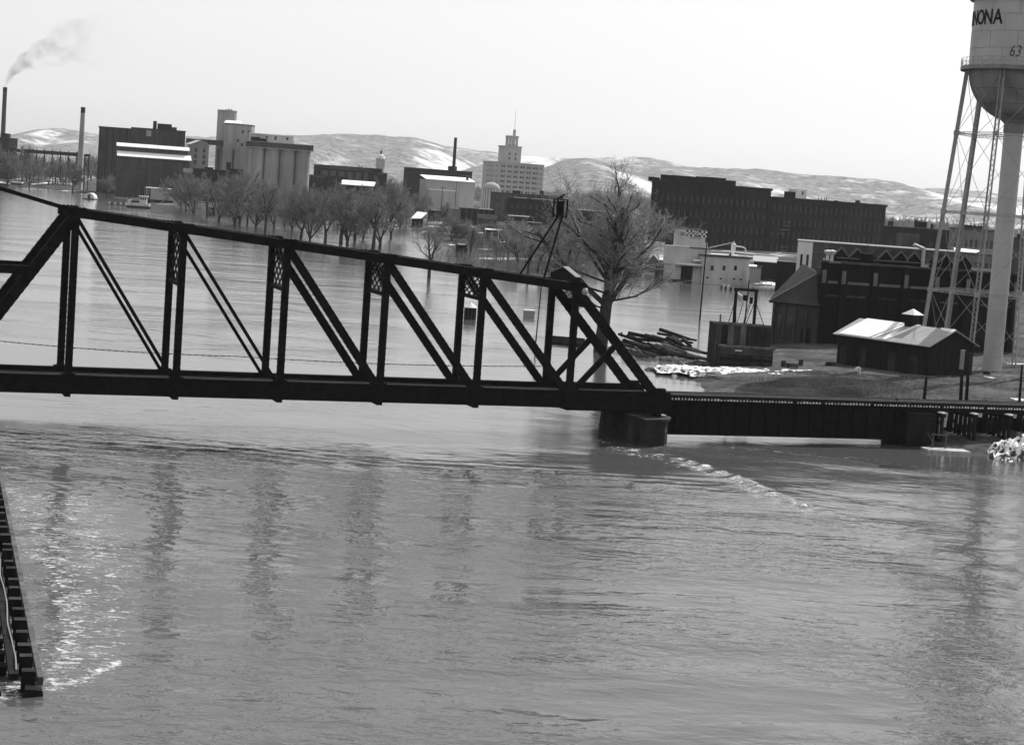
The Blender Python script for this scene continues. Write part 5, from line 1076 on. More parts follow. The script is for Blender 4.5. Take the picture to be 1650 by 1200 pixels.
# ---------- powerhouse
b = Bld('powerhouse', 'dark brick powerhouse with a pale band, buttresses and a crowded roof', 'powerhouse', (1325, 426), (1640, 441), 268, 272, 26, z0=.2)
PWH = b; az = b.A[:2]/np.linalg.norm(b.A[:2]); b.k = float((az@b.ux)/(az@b.uy)); zb_ = b.loc(1400, 457)[1]
b.wall(M['brick'], zt=b.H)
bays = [b.loc(px, 440)[0] for px in (1327, 1359, 1410, 1460, 1510, 1560, 1610, 1638)]
for i, (xa, xb) in enumerate(zip(bays[:-1], bays[1:])):
    b.box('band', M['brickpale'], xa+.75, xb-.75, -.14, 0, zb_-.32, zb_+.06); b.box('parapet_panel', M['brick'], xa+.6, xb-.6, -.10, 0, zb_+.5, b.H-.55)
    b.box('coping', M['brickmid'] if i else M['brickpale'], xa+.5, xb-.5, -.3, .4, b.H, b.H+.28)
    for k in range(2): x = xa+(xb-xa)*(.3+.32*k); b.box('blind_window', M['black'], x-.5, x+.5, -.05, -.005, zb_-5.2, zb_-2.2); b.box('lintel', M['brickmid'], x-.65, x+.65, -.1, 0, zb_-2.2, zb_-1.9)
for x in bays:
    b.box('buttress', M['brick'], x-.42, x+.42, -.45, 0, 0, b.H+.05); b.box('buttress_cap', M['brickmid'], x-.5, x+.5, -.55, .2, b.H+.05, b.H+.35); b.box('buttress_block', M['brickpale'], x-.3, x+.3, -.52, -.45, zb_-.3, zb_+1.6)
b.part('roof', MB().flat([(.4*b.k, .4), (b.W, .4), (b.W+26*b.k, 26), (26*b.k, 26)], b.H-.9, b.H+.01), M['roof'])
for i, px in enumerate((1352, 1378, 1424, 1448, 1470, 1520, 1550)):       # roof light gables; pale verges paint in their lit edges
    x, z = b.loc(px, 410 if i < 5 else 424, 7.0); hz_ = b.H+1.0
    mb = MB(); mb.prism([(x-1.1, b.H-.6), (x+1.1, b.H-.6), (x+1.1, hz_), (x, hz_+1.2), (x-1.1, hz_)], 6, 10); rl = b.part('roof_light', mb, M['brick'])
    mb = MB(); mb.beam((x-1.25, 5.95, hz_-.1), (x, 5.95, hz_+1.25), .14, .22); mb.beam((x, 5.95, hz_+1.25), (x+1.25, 5.95, hz_-.1), .14, .22); o = part('verge', mb, M['brickpale'], rl)
b.pbox('roof_stack', M['black'], (1393, 408.5), (1407.5, 430), 2, 2); x, z = b.loc(1400.5, 409, 2); mb = MB(); mb.tube((x, 3, z), (x, 3, z+5.5), .05, .03, 5); b.part('aerial', mb, M['framedk'])
for px in (1334, 1341): x, z = b.loc(px, 409, 5); mb = MB(); mb.lathe([(.25, b.H-.6), (.25, z-.2), (.6, z+.3), (.6, z+.45), (0, z+.6)], 10, (x, 5, 0)); b.part('ventilator', mb, M['white'])
x, z = b.loc(1489, 399, 4); mb = MB(); mb.tube((x, 4, b.H-.6), (x, 4, z), .25, .25, 10); mb.tube((x, 4, z-.2), (x-1.6, 4, z+.35), .25, .25, 10); b.part('bent_flue', mb, M['tank'])
b.box('pipe_rail', M['brickpale'], b.loc(1348, 417, 4)[0], b.loc(1500, 427, 4)[0], 3.9, 4.05, b.H+.7, b.H+.82)
# hipped wing
A = atY(1243, 484, 271); B_ = atY(1318, 494, 267); an = math.atan2(B_[1]-A[1], B_[0]-A[0]); W = math.hypot(B_[0]-A[0], B_[1]-A[1])
t = thing('engine_house', 'small dark brick wing with a hipped slate roof at the water by the powerhouse', 'building', (A[0], A[1], 0), an)
ze = (A[2]+B_[2])/2
def lf(px, py, y=0.0):
    d = ray(px, py); ux = np.array([math.cos(an), math.sin(an)]); uy = np.array([-math.sin(an), math.cos(an)]); q = A[:2]+uy*y; k = (q@uy)/(d[:2]@uy); p = d*k; return float((p[:2]-A[:2])@ux), float(CAMH+p[2])
D = 9
mb = MB(); mb.flat([(.2, .2), (W-.1, .2), (W+2, 17.5), (lf(1245, 482, 17.5)[0]+.4, 17.5)], -.5, ze); part('wall', mb, M['brickmid'], t)
for x in (W*.04, W*.27, W*.50, W*.73): mb = MB(); mb.box(x, x+.4, 0, .2, -.5, ze-.1); part('pilaster', mb, M['brickmid'], t)
for px in (1254, 1270, 1276): x, _ = lf(px, 530); mb = MB(); mb.box(x-.3, x+.35, .14, .2, ze*.15, ze*.72); w_ = part('window', mb, M['glass'], t)
x, _ = lf(1296, 545); mb = MB(); mb.box(x-.7, x+.8, .12, .2, -.3, 3.0); part('door', mb, M['black'], t)
xr, zr = lf(1317, 441, 5.0); xq, zq = lf(1294, 425, 16.0); xd, _ = lf(1245, 482, 18.0)
mb = MB(); V = [(-.25, -.3, ze), (W+.05, -.3, ze), (W+2.5, 18, ze), (xd, 18, ze), (xr, 5.0, zr), (xq, 16, zq)]
mb.add([V[0], V[1], V[4]], [(0, 1, 2)]); part('near_roof', mb, M['slate'], t)
mb = MB(); mb.add(V, [(0, 4, 5), (0, 5, 3), (3, 5, 2), (2, 5, 4), (1, 2, 4)]); part('far_roof', mb, M['roof'], t)
mb = MB(); mb.box(-.25, W+.05, -.3, D, ze-.2, ze-.005); part('eave', mb, M['brick'], t)
mb = MB(); mb.beam(Vector(V[0])+Vector((0, 0, .05)), Vector(V[4])+Vector((0, 0, .05)), .22, .12); part('hip_tile', mb, M['brickpale'], t)
# ---------- snow roofed shed
A = atY(1352, 532, 233.5); B_ = atY(1497, 560.5, 223); an2 = math.atan2(B_[1]-A[1], B_[0]-A[0]); W = math.hypot(B_[0]-A[0], B_[1]-A[1]); ze = (A[2]+B_[2])/2; z0 = .7
t = thing('snow_roof_shed', 'dark timber shed with half its roof under snow and a capped ventilator', 'shed', (A[0], A[1], z0), an2)
D = 9.0; ze -= z0; rz_ = ze+1.75
mb = MB(); mb.box(0, W, 0, D, -.6, ze); part('wall', mb, M['darktimber'], t)
for k in range(26):
    x = W*k/26; mb = MB(); pr = rnd.uniform(.02, .05); mb.box(x+.015, x+W/26-.015, -pr, -.003, -.5, ze-.05); part('board', mb, M['darktimber'], t)
for k in range(14):
    y = D*k/14; mb = MB(); pr = rnd.uniform(.02, .05); mb.box(W+.003, W+pr, y+.015, y+D/14-.015, -.5, ze-.05); part('board', mb, M['darktimber'], t)
for f in (.04, .26, .58, .82):
    mb = MB(); mb.box(W*f, W*f+1.05, -.09, -.055, .1, 2.7); part('door', mb, M['cribwood'], t)
g = MB(); 
for x in (0, W-.2): g.add([(x, 0, ze), (x, D, ze), (x, D/2, rz_), (x+.2, 0, ze), (x+.2, D, ze), (x+.2, D/2, rz_)], [(0, 1, 2), (5, 4, 3), (0, 3, 4, 1), (1, 4, 5, 2), (2, 5, 3, 0)])
part('gable_wall', g, M['darktimber'], t)
sl_ = (rz_-ze)/(D/2); hz = lambda y: rz_-sl_*abs(y-D/2)
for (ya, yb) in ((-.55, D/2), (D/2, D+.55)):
    mb = MB(); mb.hexa([(-.5, ya, hz(ya)), (W+.5, ya, hz(ya)), (W+.5, yb, hz(yb)), (-.5, yb, hz(yb)), (-.5, ya, hz(ya)+.1), (W+.5, ya, hz(ya)+.1), (W+.5, yb, hz(yb)+.1), (-.5, yb, hz(yb)+.1)]); part('roof', mb, M['greyroof'], t)  # grey of the uncovered half stands for the water tower's shadow on snow
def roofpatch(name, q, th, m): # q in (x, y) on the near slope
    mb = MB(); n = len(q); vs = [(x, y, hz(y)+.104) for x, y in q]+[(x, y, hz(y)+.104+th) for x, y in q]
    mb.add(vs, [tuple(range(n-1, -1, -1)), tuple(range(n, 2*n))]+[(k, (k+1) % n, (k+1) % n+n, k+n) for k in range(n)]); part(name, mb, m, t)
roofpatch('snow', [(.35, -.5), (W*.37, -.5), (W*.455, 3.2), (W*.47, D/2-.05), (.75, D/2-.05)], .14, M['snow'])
roofpatch('snow', [(W*.395, -.5), (W*.42, -.5), (W*.505, D/2-1.0), (W*.50, D/2-.05), (W*.485, D/2-.05)], .10, M['snow'])  # gaps beside this strip stand for shadows of the tower legs
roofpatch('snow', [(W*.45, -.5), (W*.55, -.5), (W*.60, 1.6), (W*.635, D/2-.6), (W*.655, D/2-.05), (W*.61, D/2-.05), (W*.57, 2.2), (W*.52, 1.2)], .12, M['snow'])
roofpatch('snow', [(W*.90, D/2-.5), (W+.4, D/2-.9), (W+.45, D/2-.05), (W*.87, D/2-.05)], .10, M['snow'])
xv = W*.555; mb = MB(); mb.box(xv-.66, xv+.66, D/2-.66, D/2+.66, rz_-.7, rz_+1.35); part('ventilator', mb, M['darktimber'], t)
for k in range(4): mb = MB(); mb.box(xv-.55, xv+.55, D/2-.71, D/2-.665, rz_+.05+.3*k, rz_+.22+.3*k); part('louvre', mb, M['brick'], t)
mb = MB(); mb.add([(xv-1.0, D/2-1.0, rz_+1.36), (xv+1.0, D/2-1.0, rz_+1.36), (xv+1.0, D/2+1.0, rz_+1.36), (xv-1.0, D/2+1.0, rz_+1.36), (xv, D/2, rz_+2.1)], [(3, 2, 1, 0), (0, 1, 4), (1, 2, 4), (2, 3, 4), (3, 0, 4)]); part('ventilator_cap', mb, M['snow'], t)
# ---------- water tower
TX, TY = (float(q) for q in ground(1597.5, 602, .6)[:2])
wt = thing('water_tower', 'tall riveted steel water tower on latticed legs lettered WINONA beside the shed', 'water tower', (TX, TY, 0.6), 0)
RT = 6.3; zbal = float(atY(1640, 110, TY)[2])-.6; zbal -= .22; ztop = zbal+8.45
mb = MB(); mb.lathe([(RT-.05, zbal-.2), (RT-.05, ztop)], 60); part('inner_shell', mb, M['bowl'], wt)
ch = [zbal, zbal+2.25, zbal+4.35, zbal+6.45, ztop]
for j in range(4):
    n = 11
    for k in range(n):
        a0 = 2*math.pi*(k+.5*(j % 2)+.17)/n; a1 = a0+2*math.pi/n; g = .004
        mb = MB(); r0 = RT+(.012 if j % 2 else 0); mb.lathe([(r0, ch[j]+.015), (r0+.03, ch[j]+.02), (r0+.03, ch[j+1]-.02), (r0, ch[j+1]-.015)], 7, (0, 0, 0), a0+g, a1-g); part('shell_plate', mb, M['tank'], wt, smooth=False)
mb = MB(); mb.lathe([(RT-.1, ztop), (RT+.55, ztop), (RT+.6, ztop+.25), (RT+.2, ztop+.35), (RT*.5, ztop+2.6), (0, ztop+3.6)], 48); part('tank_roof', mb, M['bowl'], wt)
zb0 = float(atY(1626, 197, TY)[2])-.6; hb = zbal-zb0
lv = [0, .42, .75, 1.05, 1.36]
for j in range(4):
    n = 12 if j < 2 else 8
    for k in range(n):
        a0 = 2*math.pi*(k+.5*(j % 2))/n; a1 = a0+2*math.pi/n; pr = []
        for q in np.linspace(lv[j]+.003, lv[j+1]-.003, 5): pr.append((RT*math.cos(q)+.005*(j % 2), zbal-hb*math.sin(q)))
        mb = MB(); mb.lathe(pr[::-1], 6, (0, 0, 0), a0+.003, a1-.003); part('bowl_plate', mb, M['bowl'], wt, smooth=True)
mb = MB(); mb.lathe([(RT*math.cos(q)-.06, zbal-hb*math.sin(q)) for q in np.linspace(1.5, 0, 12)], 40); part('bowl_liner', mb, M['black'], wt)
mb = MB(); mb.lathe([(1.30, zb0-1.4), (1.30, zb0-.2), (1.9, zb0+.35), (2.2, zb0+.6)], 28); part('riser_collar', mb, M['bowl'], wt)
k = 0; z = -.6
while z < zb0-1.4:
    h = min(2.9, zb0-1.4-z); mb = MB(); mb.lathe([(1.2, z+.01), (1.215, z+.03), (1.215, z+h-.03), (1.2, z+h-.01)], 44); part('riser_section', mb, M['tank'], wt); z += h; k += 1
mb = MB(); mb.lathe([(1.19, -.6), (1.19, zb0-1.2)], 24); part('riser_core', mb, M['bowl'], wt)
mb = MB(); mb.lathe([(1.6, -.8), (1.6, .1), (1.25, .15)], 24); part('riser_footing', mb, M['pier'], wt)
# balcony and rail
mb = MB(); mb.lathe([(RT+.05, zbal-.08), (RT+1.0, zbal-.08), (RT+1.0, zbal+.06), (RT+.05, zbal+.06)], 60); mb.lathe([(RT+.9, zbal-.45), (RT+1.02, zbal-.45), (RT+1.02, zbal-.08)], 60); part('balcony', mb, M['bowl'], wt)
mb = MB()
for z, r in ((zbal+1.05, .025), (zbal+.55, .02)):
    for k in range(60):
        a, c = 2*math.pi*k/60, 2*math.pi*(k+1)/60; mb.tube((RT*1.155*math.cos(a), RT*1.155*math.sin(a), z), (RT*1.155*math.cos(c), RT*1.155*math.sin(c), z), r, r, 4, caps=False)
for k in range(30):
    a, c = 2*math.pi*k/30, 2*math.pi*(k+1)/30; p = (RT*1.155*math.cos(a), RT*1.155*math.sin(a)); q = (RT*1.155*math.cos(c), RT*1.155*math.sin(c))
    mb.tube((*p, zbal), (*p, zbal+1.07), .03, .03, 4, caps=False); mb.tube((*p, zbal+.05), (*q, zbal+1.05), .018, .018, 4, caps=False)
part('handrail', mb, M['legpaint'], wt)
# legs: six latticed columns splayed outwards
R0, R1, zt_ = 9.6, 6.55, zbal-.1
VAZ = math.atan2(TX, TY)
angs = [math.radians(-90+q)-VAZ for q in (-77, -17, 43, 103, 163, 223)]
def lp(i, z): a = angs[i % 6]; r = R0+(R1-R0)*z/zt_; return Vector((r*math.cos(a), r*math.sin(a), z))
for i in range(6):
    p, q = lp(i, -.4), lp(i, zt_); d = (q-p).normalized(); ou = Vector((math.cos(angs[i]), math.sin(angs[i]), 0)); tg = Vector((-math.sin(angs[i]), math.cos(angs[i]), 0))
    mb = MB()
    for sg in (-.24, .24): mb.beam(p+tg*sg, q+tg*sg, .09, .42, ou)
    n = 62
    for k in range(n):
        u0, u1 = k/n, (k+1)/n; s0 = .22 if k % 2 else -.22
        for oo in (.19, -.19): mb.beam(p.lerp(q, u0)+tg*s0+ou*oo, p.lerp(q, u1)-tg*s0+ou*oo, .03, .09, ou)
    part('leg', mb, M['legpaint'], wt)
    mb = MB(); c = lp(i, 0); mb.hexa([(c.x-.8, c.y-.8, -.9), (c.x+.8, c.y-.8, -.9), (c.x+.8, c.y+.8, -.9), (c.x-.8, c.y+.8, -.9), (c.x-.5, c.y-.5, .15), (c.x+.5, c.y-.5, .15), (c.x+.5, c.y+.5, .15), (c.x-.5, c.y+.5, .15)]); part('footing', mb, M['pier'], wt)
zs_ = [0.2, 10.3, 20.4, 30.5, zt_-.4]
for i in range(6):
    for z in zs_[1:4]:
        a, c = lp(i, z), lp(i+1, z); mb = MB()
        for sg in (-.14, .14): mb.beam(a+Vector((0, 0, sg)), c+Vector((0, 0, sg)), .10, .07)
        n = 16
        for k in range(n): s0 = .14 if k % 2 else -.14; mb.beam(a.lerp(c, k/n)+Vector((0, 0, s0)), a.lerp(c, (k+1)/n)-Vector((0, 0, s0)), .03, .05)
        part('strut', mb, M['legpaint'], wt)
        mb = MB(); mb.beam(a-Vector((0, 0, .3)), a+Vector((0, 0, .3)), .62, .62); part('node_plate', mb, M['legpaint'], wt)
    for za, zc in zip(zs_[:-1], zs_[1:]):
        for (a, c) in ((lp(i, za), lp(i+1, zc)), (lp(i+1, za), lp(i, zc))):
            mb = MB(); mb.tube(a, c, .032, .032, 5); part('tie_rod', mb, M['legpaint'], wt)
for z in zs_[1:4]:
    for i in range(6):
        a = lp(i, z); q = Vector((a.x, a.y, 0)).normalized()*1.2; mb = MB(); mb.tube(a, (q.x, q.y, z), .03, .03, 5); part('tie_rod', mb, M['legpaint'], wt)
# lettering bent round the tank
def bent_text(txt, size, squeeze, a_mid, zc, r, m, name, bold=.0, shear=0.0):
    cu = bpy.data.curves.new(name, 'FONT'); cu.body = txt; cu.size = size; cu.align_x = 'CENTER'; cu.align_y = 'CENTER'; cu.extrude = .02; cu.offset = bold; cu.resolution_u = 3; cu.shear = shear
    o = bpy.data.objects.new(name, cu); C.objects.link(o); dg = bpy.context.evaluated_depsgraph_get()
    me = bpy.data.meshes.new_from_object(o.evaluated_get(dg)); bpy.data.objects.remove(o); bpy.data.curves.remove(cu)
    import bmesh
    bm = bmesh.new(); bm.from_mesh(me)
    bmesh.ops.subdivide_edges(bm, edges=[e for e in bm.edges if e.calc_length() > .25], cuts=3); bmesh.ops.triangulate(bm, faces=bm.faces)
    for v in bm.verts:
        a = a_mid+v.co.x*squeeze/r; rr_ = r+.05+v.co.z; v.co = (rr_*math.cos(a), rr_*math.sin(a), zc+v.co.y)
    bm.to_mesh(me); bm.free(); me.materials.clear(); me.materials.append(m); return link(name, me, wt)
lettering = 'WINONA'
a = -math.pi/2-VAZ-math.radians(24); zl = zbal+5.95
for ch_, w_ in zip(lettering[::-1], (1.26, 1.26, 1.26, 1.26, .55, 1.7)):
    a_c = a-(w_/2)/RT; bent_text(ch_, 2.62, .74 if ch_ != 'I' else .8, a_c, zl, RT+.012, M['black'], 'letter', .045); a -= (w_+.17)/RT
bent_text('63', 2.05, .72, -math.pi/2-VAZ+math.radians(-6.5), zbal+1.75, RT+.012, M['graff'], 'painted_numeral', -.012, .2)
# ---------- intake crib with its gallows frame
A = atY(1157, 552, 226); t = thing('intake_crib', 'two stepped dark timber crib with a tall gallows hoist frame on top', 'crib', (float(ground(1158, 590, .4)[0]), 224, 0), .06)
mb = MB(); mb.box(0, 6.3, 0, 3.2, -.5, 2.9); part('lower_crib', mb, M['cribwood'], t)
for k in range(7): mb = MB(); mb.box(-.06, 6.36, -.09-.02*(k % 2), -.005, .1+.4*k, .1+.4*k+.37); part('crib_timber', mb, M[rnd.choice(('cribwood', 'cribwood', 'darktimber', 'timber', 'brickmid'))], t)
mb = MB(); mb.box(-.3, 6.5, 3.2, 8.2, -.5, 5.4); part('upper_crib', mb, M['cribwood'], t)
for k in range(9): mb = MB(); mb.box(-.3+.76*k+.02, -.3+.76*(k+1)-.02, 3.12-.02*(k % 2), 3.195, 2.95, 5.35); part('crib_timber', mb, M[rnd.choice(('cribwood', 'cribwood', 'darktimber', 'timber', 'brickmid'))], t)
for x in (2.25, 4.75): mb = MB(); mb.box(x-.17, x+.17, 5.2, 5.55, 5.4, 9.5); part('frame_post', mb, M['darktimber'], t)
mb = MB(); mb.box(2.0, 5.0, 5.15, 5.6, 9.5, 9.85); part('frame_beam', mb, M['darktimber'], t)
for p, q in (((2.2, 5.4, 8.2), (1.3, 4.0, 5.4)), ((4.8, 5.4, 8.2), (5.8, 4.0, 5.4)), ((2.3, 5.4, 8.4), (2.9, 7.5, 5.4)), ((4.7, 5.4, 8.4), (4.2, 7.5, 5.4))): mb = MB(); mb.tube(p, q, .05, .05, 5); part('stay', mb, M['darktimber'], t)
mb = MB(); mb.tube((3.6, 5.4, 5.4), (3.75, 5.4, 10.9), .10, .07, 7); part('hoist_rod', mb, M['darktimber'], t)
mb = MB(); mb.lathe([(0, 8.3), (.3, 8.35), (.34, 8.7), (.3, 9.0), (0, 9.05)], 10, (3.45, 5.3, 0)); mb.box(4.0, 4.35, 5.1, 5.4, 8.0, 8.8); part('pulley', mb, M['darktimber'], t)
for x, y in ((3.9, 4.9), (4.25, 5.8), (3.2, 5.2)): mb = MB(); mb.tube((x, y, 8.1), (x-.6, y, 5.4), .04, .04, 5); part('chain', mb, M['darktimber'], t)
for (x0, x1, y0, y1, z) in ((.9, 4.2, .2, .75, 2.9), (1.7, 2.5, -.2, .2, 2.5), (.1, .8, 1.2, 1.8, 2.9), (.6, 1.2, 3.3, 3.8, 5.4), (4.9, 5.5, 3.3, 3.7, 5.4), (4.5, 6.2, .5, .8, 2.9)): mb = MB(); mb.box(x0, x1, y0, y1, z+.005, z+.12); part('snow', mb, M['snow'], t)
for z in (2.92, 5.42): mb = MB(); mb.box(-.4, 6.6, (-.15 if z < 4 else 3.05), (.2 if z < 4 else 3.4), z-.05, z+.2); part('edge_timber', mb, M['timber'], t)
mb = MB(); mb.box(0.05, .25, 3.0, 3.1, 5.4, 6.6); mb.box(-.5, -.42, 1.4, 1.5, .4, 3.4); part('gauge_post', mb, M['timber'], t)
# ---------- snow roof shed neighbours: gooseneck vent, poles, rubble
P = ground(1383, 607, .8); t = thing('gooseneck_vent', 'small pale gooseneck vent pipe on the grass beside the dark shed', 'vent pipe', (P[0], P[1], .8)); mb = MB(); pts = [(.12, 0, -.3), (.12, 0, .85)]+[(.12-.22*(1-math.cos(q)), 0, .85+.25*math.sin(q)) for q in np.linspace(.3, 2.9, 6)]
for p, q in zip(pts[:-1], pts[1:]): mb.tube(p, q, .13, .13, 10)
mb.lathe([(.2, .62), (.24, .85), (.2, 1.0), (0, 1.0)], 10, (-.3, 0, 0)); part('pipe', mb, M['white'], t)
def pole(label, base, top, z0, r=.14, arms=(), m='timber', name='utility_pole', group=None):
    P = ground(base[0], base[1], z0); Q = atY(top[0], top[1], P[1]); t = thing(name, label, 'pole', (P[0], P[1], z0), 0, group)
    mb = MB(); mb.tube((0, 0, -.8), (Q[0]-P[0], 0, Q[2]-z0), r, r*.7, 9); part('shaft', mb, M[m], t, smooth=True)
    for (dz, L) in arms:
        z = Q[2]-z0-dz; mb = MB(); mb.box(-L/2, L/2, -.14, -.04, z-.07, z+.07); ar = part('crossarm', mb, M[m], t)
        for k in range(4): x = -L/2+.15+(L-.3)*k/3; mb = MB(); mb.lathe([(.03, z+.07), (.05, z+.18), (0, z+.22)], 6, (x, -.09, 0)); part('insulator', mb, M['frame'], ar)
    return t
pole('tall thin dark pole leaning up out of the flood in front of the feed mill', (1127.5, 515), (1140, 378), 0, .15, m='darktimber')
p = pole('dark post with a pale painted top at the track side by the shed', (1548, 652), (1552, 565), 1.1, .2, m='darktimber'); mb = MB(); Q = atY(1552, 564, ground(1548, 652, 1.1)[1]); mb.tube((Q[0]-p.location.x-.02, 0, Q[2]-1.1-2.0), (Q[0]-p.location.x, 0, Q[2]-1.1+.02), .23, .23, 9); part('pale_top', mb, M['frame'], p)
pole('plain dark post close beside the pale topped post at the track', (1557, 652), (1562, 568), 1.1, .2, m='darktimber')
pole('single dark pole on the snowy grass below the water tower', (1642, 656), (1647, 588), 1.2, .16, m='darktimber')
pole('short leaning stump in the brush behind the girder span', (1488, 652), (1493, 607), 1.1, .2, m='darktimber')
for (x, y, tp, lab) in ((708, 345, 296, 'thin utility pole standing among cars and snow beside the pale block'), (752, 342, 312, 'utility pole with one crossarm against the pale block wall'), (705+5, 352, 300, 'second thin utility pole in the flooded yard by the pale block'), (728, 344, 327, 'short thick pole stub in front of the black shed')):
    pole(lab, (x, y), (x+(y-tp)*.07, tp), 1.5, .22, ((.8, 3.0),) if tp < 320 else (), m='darktimber')
def stuff(name, mb, m): o = link(name, mb.mesh(name, m)); o['kind'] = 'stuff'; return o
def heap(name, cx, cy, rx, ry, h, n, z0, m, seed, size=(.2, .7), rot=0.0):      # a ragged mound: noisy height sheet that dives under the ground at its rim
    nx = int(min(90, max(24, rx*9))); ny = int(min(70, max(20, ry*9)))
    gx, gy = np.meshgrid(np.linspace(-1.15, 1.15, nx), np.linspace(-1.15, 1.15, ny)); X, Y = gx*rx, gy*ry
    ns = fbm(X*.9+seed*3.1, Y*.9+seed*1.7, 4); rid = np.abs(fbm(X*1.7+seed, Y*1.7+9, 4)-.5)*2; lump = fbm(X*3.1+seed*2, Y*3.1, 2)
    r = np.hypot(gx, gy)+(ns-.5)*1.1
    z = h*np.clip(1-r**2, -1, 1)*(.55+.6*ns)+h*.55*(lump-.5)*np.clip(1.1-r, 0, 1)-h*.35*np.clip(.35-rid, 0, 1)
    z = np.where(r > 1, -.35-.2*(r-1), z)
    c, s_ = math.cos(rot), math.sin(rot); W_ = np.stack([cx+X*c-Y*s_, cy+X*s_+Y*c, z0+z], -1).reshape(-1, 3)
    W_ += np.random.RandomState(seed).normal(0, .035, W_.shape)
    o = link(name, fastmesh(name, W_, gridq(nx, ny), m)); o['kind'] = 'stuff'; return o
def speckled(name, lo, hi, a, b_, scale):
    m = gm(name, lo, .9, .3, 2.0, bump=.5, bscale=5); t = m.node_tree; bs = t.nodes['Principled BSDF']; src = bs.inputs['Base Color'].links[0].from_socket
    tc = t.nodes.new('ShaderNodeTexCoord'); n_ = t.nodes.new('ShaderNodeTexNoise'); n_.inputs['Scale'].default_value = scale; n_.inputs['Detail'].default_value = 6; n_.inputs['Roughness'].default_value = .7
    t.links.new(tc.outputs['Object'], n_.inputs['Vector']); r = t.nodes.new('ShaderNodeMapRange'); r.inputs[1].default_value = a; r.inputs[2].default_value = b_; t.links.new(n_.outputs[0], r.inputs[0])
    mx = t.nodes.new('ShaderNodeMix'); mx.data_type = 'FLOAT'; t.links.new(r.outputs[0], mx.inputs[0]); t.links.new(src, mx.inputs[2]); mx.inputs[3].default_value = hi; t.links.new(mx.outputs[0], bs.inputs['Base Color']); return m
M['dirtysnow'] = speckled('snow on rubble', .05, .74, .46, .51, 2.2)
M['patchsnow'] = speckled('melting snow', .06, .78, .45, .50, 1.6)
M['rock'] = speckled('wet rubble', .03, .12, .45, .60, 2.0)
P = ground(1640, 722, .8)
heap('snow_rubble', P[0]+2.3, P[1]+1.0, 4.8, 2.9, 2.5, 1500, .2, M['dirtysnow'], 2, (.05, .30), .3); heap('rubble', P[0]+3.2, P[1]+2.5, 4.6, 3.2, 1.4, 900, .1, M['rock'], 3, (.1, .34), .3)
for k, (x, y, rx, n) in enumerate(((1272, 600, 1.4, 40), (1300, 601, 1.6, 60), (1205, 600, 4.6, 90), (1165, 600, 2.8, 50), (1235, 601, 3.0, 50), (1108, 594, 2.6, 40), (1225, 587, 1.0, 20), (1250, 606, 1.5, 30), (1600, 645, 2.0, 40), (1640, 648, 3.0, 70), (1560, 613, 2.2, 30), (1525, 612, 1.6, 24), (1590, 612, 2, 22))):
    P = ground(x, y, .7); heap('snow_patch', P[0], P[1], rx*1.25, rx*.9, .4, n, .75, M['patchsnow'], 20+k)
for k, (x, y, rx, n) in enumerate(((1150, 598, 3.0, 120), (1115, 600, 2.2, 80), (1180, 597, 3, 90), (1070, 595, 2.0, 50), (1090, 578, 3.5, 60), (1130, 585, 3, 60), (1260, 585, 3, 60), (1310, 588, 3.5, 60), (1360, 606, 3, 60))):
    P = ground(x, y, .2); heap('rubble', P[0], P[1], rx, rx*.8, .5, n, .05, M['rock'], 50+k, (.15, .45))
# logs jammed by the tree
R_ = random.Random(8)
for k in range(38):
    px, py = R_.uniform(1020, 1122), 0; py = 563+R_.uniform(-13, 12)+(px-1075)*.12; P = ground(px, py, .3); L = R_.uniform(3.4, 9.0); a = R_.gauss(-1.0, .32)
    if k in (4, 11): a += 1.2
    z = .15+R_.random()*.95; mb = MB(); r = R_.uniform(.17, .30); mb.tube((-L/2, 0, R_.uniform(-.1, .8)), (L/2, 0, R_.uniform(-.2, .1)), r, r*.8, 9)
    tag(link('log', mb.mesh('log', M['darktimber' if k % 3 else 'timber'], True), None, (P[0], P[1], z), a), 'wet log or beam lying in the jumbled drift pile by the big tree', 'log', 'logs in the drift pile')
for k in range(4):
    P = ground(912+4*k, 545+3.2*k, .2); mb = MB(); mb.tube((-2.2, 0, 0), (2.6, 0, .05), .3, .26, 9); tag(link('log', mb.mesh('log', M['darktimber'], True), None, (P[0]-.4*k, P[1], .12), -.25), 'floating log of the dark raft beside the truss end post', 'log', 'logs of the raft')
P = ground(975, 557, .2); mb = MB(); mb.box(-1.1, 1.0, 0, .5, -.1, .14); o = tag(link('ice_floe', mb.mesh('ice_floe', M['snow']), None, (P[0], P[1], .05), .1), 'small white ice slab floating at the foot of the big tree', 'ice')
for (p, q, lab, m) in (((1180, 608), (1262, 612), 'long dark plank lying on the grass at the water edge', 'timber'), ((1130, 604), (1190, 607), 'pale plank lying over the rubble below the crib', 'plank'), ((1236, 583), (1256, 588), 'short white plank leaning by the corner of the crib', 'plank'), ((1186, 470), (1196, 477), 'white board slanting out of the water beside the feed mill', 'plank')):
    a = Vector(ground(*p, .55)); c = Vector(ground(*q, .75)); mb = MB(); mb.beam((0, 0, 0), c-a, .35, .12); tag(link('plank', mb.mesh('plank', M[m]), None, a), lab, 'plank')
for k in range(16):
    x = R_.uniform(1212, 1258); y = R_.uniform(446, 466); P = ground(x, y, .4); L = R_.uniform(2, 7); mb = MB(); mb.beam((-L/2, 0, 0), (L/2, R_.uniform(-1, 1), R_.uniform(-.2, .5)), .4, .18)
    tag(link('plank', mb.mesh('plank', M['plank' if k % 2 else 'timber']), None, (P[0], P[1], .3+.1*k % .7), R_.uniform(-.5, .5)), 'loose board in the litter of lumber between feed mill and powerhouse', 'plank', 'loose boards by the feed mill')
P = ground(1232, 456, .3); heap('snow_patch', P[0], P[1], 5, 8, .7, 70, .1, M['patchsnow'], 77)
